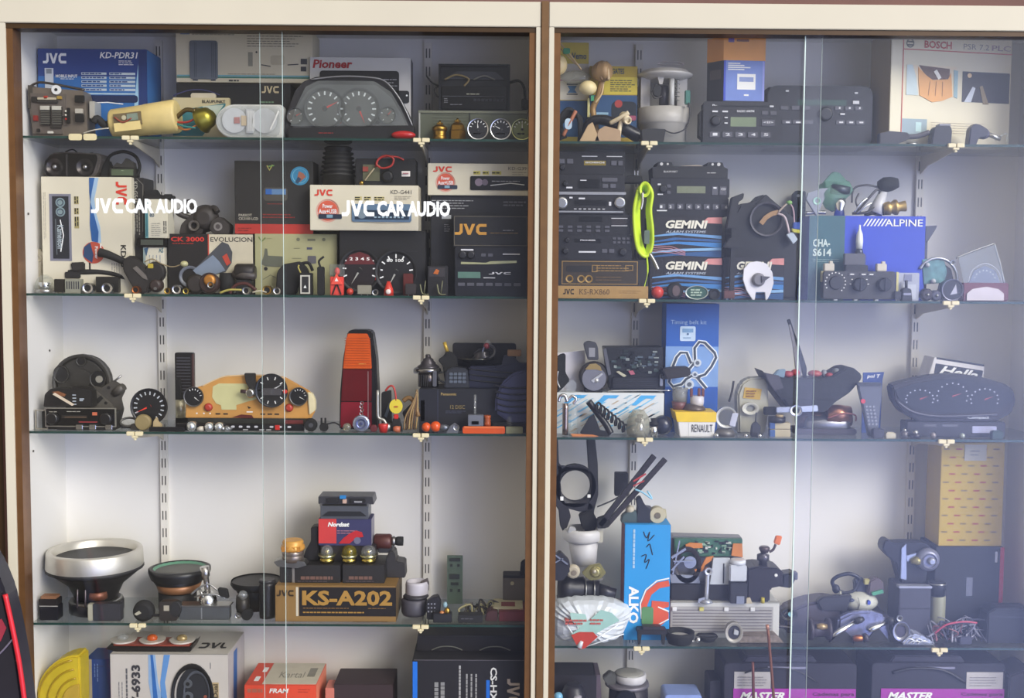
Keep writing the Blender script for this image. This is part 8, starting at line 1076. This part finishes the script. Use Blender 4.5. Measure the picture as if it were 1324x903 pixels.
t = small('long_probe', 'long rusty thin rod leaning from the bottom up to the fourth shelf', 'rod', 998, -.012, at(998, 925, -.012).z); t.p('rod', M('7c4c34', .4, .3)).tube([(990, 809, 0), (994, 845, 0), (1000, 903, 0), (1002, t.py0, 0)], 1.9, sub=2); t.p('tip', M('b8846c', .4, .3)).tube([(989.5, 806, 0), (990, 812, 0)], 2.2)
t2 = small('rod', 'short thin brown rod left of the long leaning rod', 'rod', 972, .02, L5); t2.p('rod', M('6c3c34', .4, .3)).tube([(970, 853, 0), (972, 903, 0), (974, t2.py0, 0)], 1.9, sub=2)
t = small('steering_shroud', 'large dark grey rounded steering shroud behind the sliding door edge', 'shroud', 1040, .10, R4); y1 = t.py0; SH = M('4a4654', .45, var=.1)
t.p('shroud', SH).prism([(1016, y1-2), (1014, 800), (1017, 792), (1024, 788), (1044, 780), (1068, 776), (1084, 778), (1087, 794), (1086, y1)], 0, 40, bev=3); t.p('mouth', BLK2).ring(1019, 794, 11, 7, -4, 4, None, 8); t.p('blue_mark', M('8cc8d8', .35)).disc(1021, 794, 3, -1, 1); t.p('arm', M('34303c', .45)).tube([(992, 809, -6), (1004, 808, -6), (1024, 811, -4)], 2.4); t.p('shade_plate', M('34343e', .45)).prism([(1054, 776), (1062, 770), (1100, 768), (1092, 790), (1060, 788)], -4, 6, bev=1.5)
t = small('computer_mouse', 'pale cream rounded computer mouse on the right part of the fourth shelf', 'computer mouse', 1116, .09, at(1116, 795, .09).z); y1 = t.py0; t.p('shell', M('c4c4b8', .35, var=.03)).ball(1116, y1-12, 20, 25, ry=13, rd=20); t.p('wheel', M('3c4460', .4)).ball(1101, y1-18, 3, 4, ry=2.4); t.p('blue_mark', M('3c50b8', .4)).disc(1123, y1-16, 2, -1.5, 3, None, 3); t.p('seam', M('8c8c84', .4)).tube([(1109, y1-22, 1), (1111, y1-14, -.5), (1110, y1-6, 2)], .6); t.p('cord', M('a8a89c', .4)).tube([(1092, y1-10, 14), (1090, y1-14, 10), (1089, y1-22, 10), (1090, y1-26, 14)], 1.6)
t = small('mouse_plinth', 'dark slotted tray carrying the computer mouse', 'tray', 1112, .085, R4); t.p('tray_body', M('3a3846', .5)).box(1094, 796, 1150, t.py0, 0, 46, bev=1.5)
t = small('headphones', 'small dark headset loop above the computer mouse', 'headset', 1098, .12, at(1098, 770, .12).z); y1 = t.py0; q = t.p('band', M('24283c', .4)); q.tube([(1082, 764, 8), (1078, 754, 8), (1086, 747, 8), (1100, 744, 8), (1112, 749, 8), (1118, 758, 8)], 2.6); q.tube([(1082, 764, 6), (1094, 768, 4), (1106, 764, 4), (1112, 752, 6)], 2.2); t.p('ear_pad', M('2c3044', .5)).ball(1083, y1-6, 8, 5, ry=6); t.p('second_pad', M('34384c', .5)).prism([(1106, 752), (1120, 750), (1124, y1), (1108, y1)], 4, 16, bev=1.5)
t = small('brown_relay', 'brown rounded relay with a green tag beside the computer mouse', 'relay', 1134, .11, at(1134, 770, .11).z); t.p('relay_body', M('5c5054', .45)).prism([(1122, t.py0), (1124, 752), (1132, 747), (1142, 752), (1144, t.py0)], 0, 14, bev=1.5); t.p('green_tag', M('4c9c78', .4)).prism([(1126, 766), (1140, 762), (1142, 766), (1128, 770)], -3, 0); t.p('yellow_core', M('a8a060', .4)).box(1118, 750, 1125, 757, 2, 8, bev=.6)
t = small('horn_assembly', 'dark bracket assembly with big round grey disc at its front', 'horn', 1178, .09, at(1178, 757, .09).z); y1 = t.py0; HM = M('2c2c38', .45, .2)
t.p('bracket', HM).prism([(1142, 712), (1144, 702), (1150, 699), (1156, 704), (1176, 703), (1198, 704), (1206, 710), (1200, y1), (1168, y1), (1160, 730), (1148, 720)], 8, 30, bev=1.5); t.p('steel_web', M('a4a8b4', .25, .7)).prism([(1166, 710), (1172, 704), (1174, 752), (1166, 750)], 5, 9, bev=.5).prism([(1172, 720), (1186, 716), (1184, 724), (1174, 728)], 5, 9, bev=.5); t.p('horn_disc', M('84869c', .35, .4)).turn((1200, 724.5, 8), (1200, 724.5, -3), [(15, 0), (15.5, .4), (13, .8), (10, 1)]); t.p('disc_groove', M('5a5c70', .4)).ring(1200, 724.5, 9.5, 8, -4, -2); t.p('disc_boss', M('a0a4b4', .3, .5)).turn((1202, 724.5, -2), (1202, 724.5, -8), [(5, 0), (5, .7), (3, 1)]); t.p('brass_nut', M('9c9468', .35, .5)).turn((1178, 727, 4), (1190, 725, 2), [(3, 0), (6, .6), (5, 1)], n=6)
t = small('grey_amplifier_case', 'squat dark grey metal case with pale top edge under the horn', 'metal case', 1181, .07, R4); y1 = t.py0; t.p('case', M('3e3e4c', .45)).box(1161, 758, 1202, y1, 0, 44, bev=1); t.p('pale_top_edge', M('a0a2b0', .35, .3)).box(1160, 757, 1203, 760, -1, 10, bev=.5); t.p('front_seam', M('2c2c38', .5)).rect(1162, 786, 1201, 787.5)
t = small('spray_can', 'cream can with dark cap beside the dark grey metal case', 'can', 1216, .06, R4); y1 = t.py0; t.p('can', M('8c8c74', .4)).turn((1216, y1, 14), (1216, 772, 14), [(9.5, 0), (10, .05), (10, .95), (9, 1)]); t.p('cap', M('2e303c', .35)).turn((1215, 773, 14), (1215, 755, 14), [(10, 0), (10, .5), (11, .55), (11, .95), (10, 1)]); t.p('rim', STEEL).turn((1215, 758, 14), (1215, 756, 14), [(11.4, 0), (11.4, 1)])
t = small('tool_case', 'dark blue-black carton with red right edge under the yellow patterned one', 'box', 1254, .10, R4); y1 = t.py0; t.p('carton', M('20222e', .5)).box(1206, 706, 1294, y1, 0, 55, bev=.8); t.p('red_edge', M('a82c3c', .5)).box(1289.5, 706.6, 1294.6, y1-1, -.6, 55.6); t.p('pale_tab', M('6c7084', .5)).rect(1247, 746, 1255, 770); t.p('white_tick', M('a8a8b4', .5)).rect(1283, 712, 1286, 726); zT = t.z(706)
t = small('patterned_carton', 'yellow carton covered in rows of tiny red print, pale label on top', 'box', 1253, .11, zT); y1 = t.py0; t.p('carton', M('b89c30', .55, var=.06)).box(1213, 572, 1295, y1, 0, 48, bev=.6); q = t.p('front_print', M('a8683c', .5)); rr_ = random.Random(2)
for r_ in range(12):
    for k in range(5):
        x = 1216+16*k+(8 if r_ % 2 else 0)
        if x < 1286: q.rect(x, 579+10.8*r_, x+8, 581+10.8*r_, M('a04828' if (r_+k) % 2 else '84703c', .5))
q.rect(1243, 574, 1271, 595, M('a8a498', .5), 3); q.lines(1250, 580, 1264, 590, 2, M('5c5c64', .5), th=1, lay=4)
t = small('battery_charger', 'low black carton at the far right end of the fourth shelf', 'box', 1306, .035, R4); t.p('case', M('1c1c28', .4)).prism([(1276, t.py0), (1276, 792), (1286, 786), (1330, 786), (1330, t.py0)], 0, 26, bev=1.5); t.p('lid_line', M('3c3c4c', .4)).rect(1278, 797, 1328, 798)
# chrome keys etc.
def sock(lab, x0, y0, x1, y1_, r, d, mat=CHROME, n='socket_tool', cat='tool', col2=None):
    t = small(n, lab, cat, (x0+x1)/2, d, R4); t.p('shank', mat).turn((x0, y0, 6), (x1, y1_, 8), [(r*.7, 0), (r, .15), (r, .55), (r*.7, .6), (r*.8, 1)]); e = t.p('handle', M(col2 or '34343c', .4)); e.turn((x1, y1_, 8), (x1+(x1-x0)*.35, y1_+(y1_-y0)*.2, 10), [(r*1.1, 0), (r*1.2, .6), (r*.8, 1)]); t.p('rest', BLK2).prism([(x0-2, t.py0), ((x0+x1)/2, y0*.5+y1_*.5+r*.5), (x1+4, t.py0)], 8, 14); return t
sock('chrome bar end pointing down-left, left of two under the mouse', 1077, 824, 1108, 806, 3.6, .02); sock('chrome bar end pointing down-left, right of two beside the round chrome lock', 1124, 817, 1150, 806, 4, .03)
t = small('copper_stub', 'small copper-coloured stub between the two chrome bar ends', 'stub', 1112, .015, R4); t.p('stub', COPPER).turn((1104, t.py0-7, 6), (1118, t.py0-8, 6), [(3, 0), (4.5, .3), (4.5, .8), (3, 1)]); t.p('head', M('3c3440', .4)).turn((1118, t.py0-8, 6), (1124, t.py0-9, 6), [(5, 0), (6, .6), (4, 1)]); t.p('rest', BLK2).box(1106, t.py0-3, 1120, t.py0, 4, 10)
t = small('round_lock', 'round chrome lock ring with small top loop by the wiring', 'lock', 1164, .03, R4); y1 = t.py0; t.p('ring', M('8c8c98', .2, .8)).ring(1165, y1-16, 11, 6.5, 0, 8, None, 13); t.p('core', M('4c4858', .4, .3)).disc(1165, y1-16, 6.4, 2, 7, None, 8); t.p('top_loop', STEEL).ring(1163, y1-33, 4, 2, 1, 4)
t = small('crumpled_foil', 'crumpled clear plastic wrap right of the round chrome lock', 'plastic wrap', 1188, .02, R4); y1 = t.py0; rr_ = random.Random(4); b = t.p('wrap', M('a8aec4', .12, .2, .2, 60, bump=1.0)); pts_ = [(1166, y1), (1172, y1-8), (1180, y1-14), (1190, y1-13), (1200, y1-8), (1212, y1)]; b.prism(pts_, 0, 26, bev=2.5); q = t.p('wrap_folds', M('d8dce8', .15, .3)); [q.tube([(1168+6*k, y1-2, -1), (1174+6*k, y1-9+k % 2*3, -2), (1184+5*k, y1-5, -1)], .9) for k in range(4)]
t = small('folded_wrap', 'shiny folded plastic packet behind the chrome bar ends', 'packet', 1112, .05, R4); y1 = t.py0; t.p('packet', M('7c80a0', .2, .3, .2, 50, bump=.8)).prism([(1080, y1), (1084, 800), (1100, 792), (1124, 790), (1144, 796), (1150, y1)], 0, 12, bev=3)
t = small('dark_reel', 'dark reel with a dull gold glint left of the chrome bar ends', 'reel', 1062, .03, R4); y1 = t.py0; t.p('reel', M('3c3644', .45)).turn((1048, y1-15, 12), (1076, y1-15, 12), [(14, 0), (14, .15), (10, .2), (10, .8), (14, .85), (14, 1)]); t.p('gold_glint', M('a89068', .3, .5)).turn((1056, y1-21, 4), (1070, y1-21, 4), [(3, 0), (4.4, .5), (3, 1)])
t = small('wiring_loom', 'red, grey and white wiring heap at the right end of the fourth shelf', 'wiring', 1246, .03, R4); y1 = t.py0; q = t.p('wires', M('5c5c6c', .5)); rr_ = random.Random(21)
for k in range(34):
    x = rr_.uniform(1206, 1258); c = rr_.choice(('5c5c70', '44465c', '8c5c68', '3c3c50', '7c7c90', '9c9cb0')); q.tube([(x, y1-2, rr_.uniform(0, 30)), (x+rr_.uniform(-10, 14), y1-rr_.uniform(8, 30), rr_.uniform(0, 30)), (x+rr_.uniform(4, 28), y1-rr_.uniform(6, 28), rr_.uniform(0, 30)), (x+rr_.uniform(8, 30), y1-2, rr_.uniform(0, 30))], rr_.uniform(.7, 1.7), M(c, .5), n=6)
t.p('red_wire', M('b0405c', .4)).tube([(1208, y1-14, 0), (1222, y1-26, -2), (1244, y1-30, -2), (1262, y1-28, 0)], 1.3); t.p('loom_plug', M('3c3c50', .4)).box(1240, y1-10, 1256, y1, -2, 8, bev=1)
# ================================================================ BOTTOM, RIGHT CABINET
t = small('dark_carton', 'dark carton at the bottom beside the centre post under the bag', 'box', 738, .08, L5); y1 = t.py0; t.p('carton', M('2c2a34', .55)).box(709, 871, 770, y1, 0, 50, bev=.8); t.p('flap_edge', M('5c505c', .5)).prism([(768, 871), (775, 871), (782, y1), (774, y1)], 2, 48); 
t = small('small_blue_bulb', 'small pale blue glass stud peeping up at the bottom left corner', 'stud', 722, .01, at(722, 925, .01).z); t.p('stud', M('7cb8d8', .2)).ball(722, 903, 6, 6); t.p('stem', M('4c5c6c', .4)).cyl((722, t.py0, 6), (722, 905, 6), 3)
t = small('dark_fitting', 'dark rounded fitting with pale lip before the dark carton', 'fitting', 742, .012, at(742, 925, .012).z); t.p('fitting_body', M('2c2c38', .4)).turn((742, t.py0, 12), (742, 888, 12), [(16, 0), (18, .5), (12, .9), (8, 1)]); t.p('pale_lip', M('9c98a0', .4)).ball(746, 901, 0, 6, ry=3)
t = small('filter_housing', 'round housing with white cap and dark corroded body at the bottom', 'housing', 812, .05, L5); y1 = t.py0
t.p('white_cap', M('c8c6c8', .45)).turn((816, 888, 24), (816, 876, 24), [(18, 0), (20.5, .3), (20.5, .9), (19, 1)]); t.p('cap_top', M('98968f', .5)).turn((814, 876.5, 24), (814, 873, 24), [(19, 0), (17, .5), (10, 1)]); t.p('body', M('38343c', .5, .3, .2)).turn((814, y1, 26), (814, 889, 26), [(22, 0), (24, .5), (26, .8), (25, 1)]); t.p('side_lug', M('5c5c58', .5, .3)).prism([(779, 880), (788, 872), (797, 876), (796, 890), (786, 892)], 14, 26, bev=1.2); t.p('lid_flange', M('7c7880', .4, .4)).turn((812, 892, 26), (812, 888, 26), [(29, 0), (28, 1)]); t.p('port', BLKG).turn((808, 902, 4), (808, 902, -4), [(14, 0), (12, 1)])
t = small('blue_wrapped_box', 'low pale blue package showing at the bottom between housing and cases', 'package', 882, .06, L5); t.p('package', M('8ca0d8', .4)).rbox(858, 897, 906, t.py0, 4, 0, 40, bev=2)
t = small('black_case', 'small black case end left of the first purple-banded case', 'case', 926, .08, L5); t.p('case', M('2a2834', .5)).rbox(916, 878, 930, t.py0, 2, 0, 40, bev=1.5)
def master(lab, x0, x1, off, txt):
    t = Thing('security_case', lab, 'case', (x0+x1)/2, .05, L5, 'purple-banded cases at the bottom'); y1 = t.py0; b = t.p('case_shell', M('2b2837', .5)); b.rbox(x0, 856, x1, y1, 4, 2, 70, bev=2); t.p('lid', M('33303f', .45)).prism([(x0+24, 858), (x0+30, 848), (x1-56, 848), (x1-48, 858)], 8, 60, bev=1.5); t.p('handle_slot', M('84849c', .4)).rect(x0+60 if off else x0+56, 860, x1-66, 862.5, lay=-6).box(x0+56, 860, x0+90, 862.5, 1.4, 2.2)
    lx = (x0+13) if not off else x1-50; t.p('paper_label', M('b8b4b4', .55)).box(lx, 867, lx+47, 890, 1.2, 2.1); t.p('label_print', M('8c8890', .5)).lines(lx+4, 872, lx+42, 886, 4, th=.6, lay=-3)
    q = t.p('purple_band', M('a02ca0', .45)); q.box(x0+12, 889, x1-1, 915, .6, 2.1); q = t.p('band_print', WPRINT); q.text('MASTER', x0+20, 893, x0+78, 903, WPRINT, slant=.35, bold=.04, lay=0); q.text('Cadenas para', x1-57, 893, x1-3, 899, M('5c1c5c', .5), lay=0); t.p('arch', M('1f1e2c', .45)).tube([(x0+26, 868, 0), (x0+50, 862, 0), (x0+90, 864, 0), (x0+120, 880, 0)], 2 if off else 1)
    return t
master('purple-banded black case at the bottom, left of two, behind the rods', 934, 1105, False, ''); master('purple-banded black case at the bottom, right of two', 1124, 1296, True, '')
t = small('grey_side_case', 'grey case end rising at the far bottom right corner', 'case', 1316, .06, L5); t.p('case', M('4c4a5c', .5)).prism([(1300, t.py0), (1300, 872), (1326, 862), (1332, 862), (1332, t.py0)], 0, 50, bev=2)
for t in ALL: t.build()
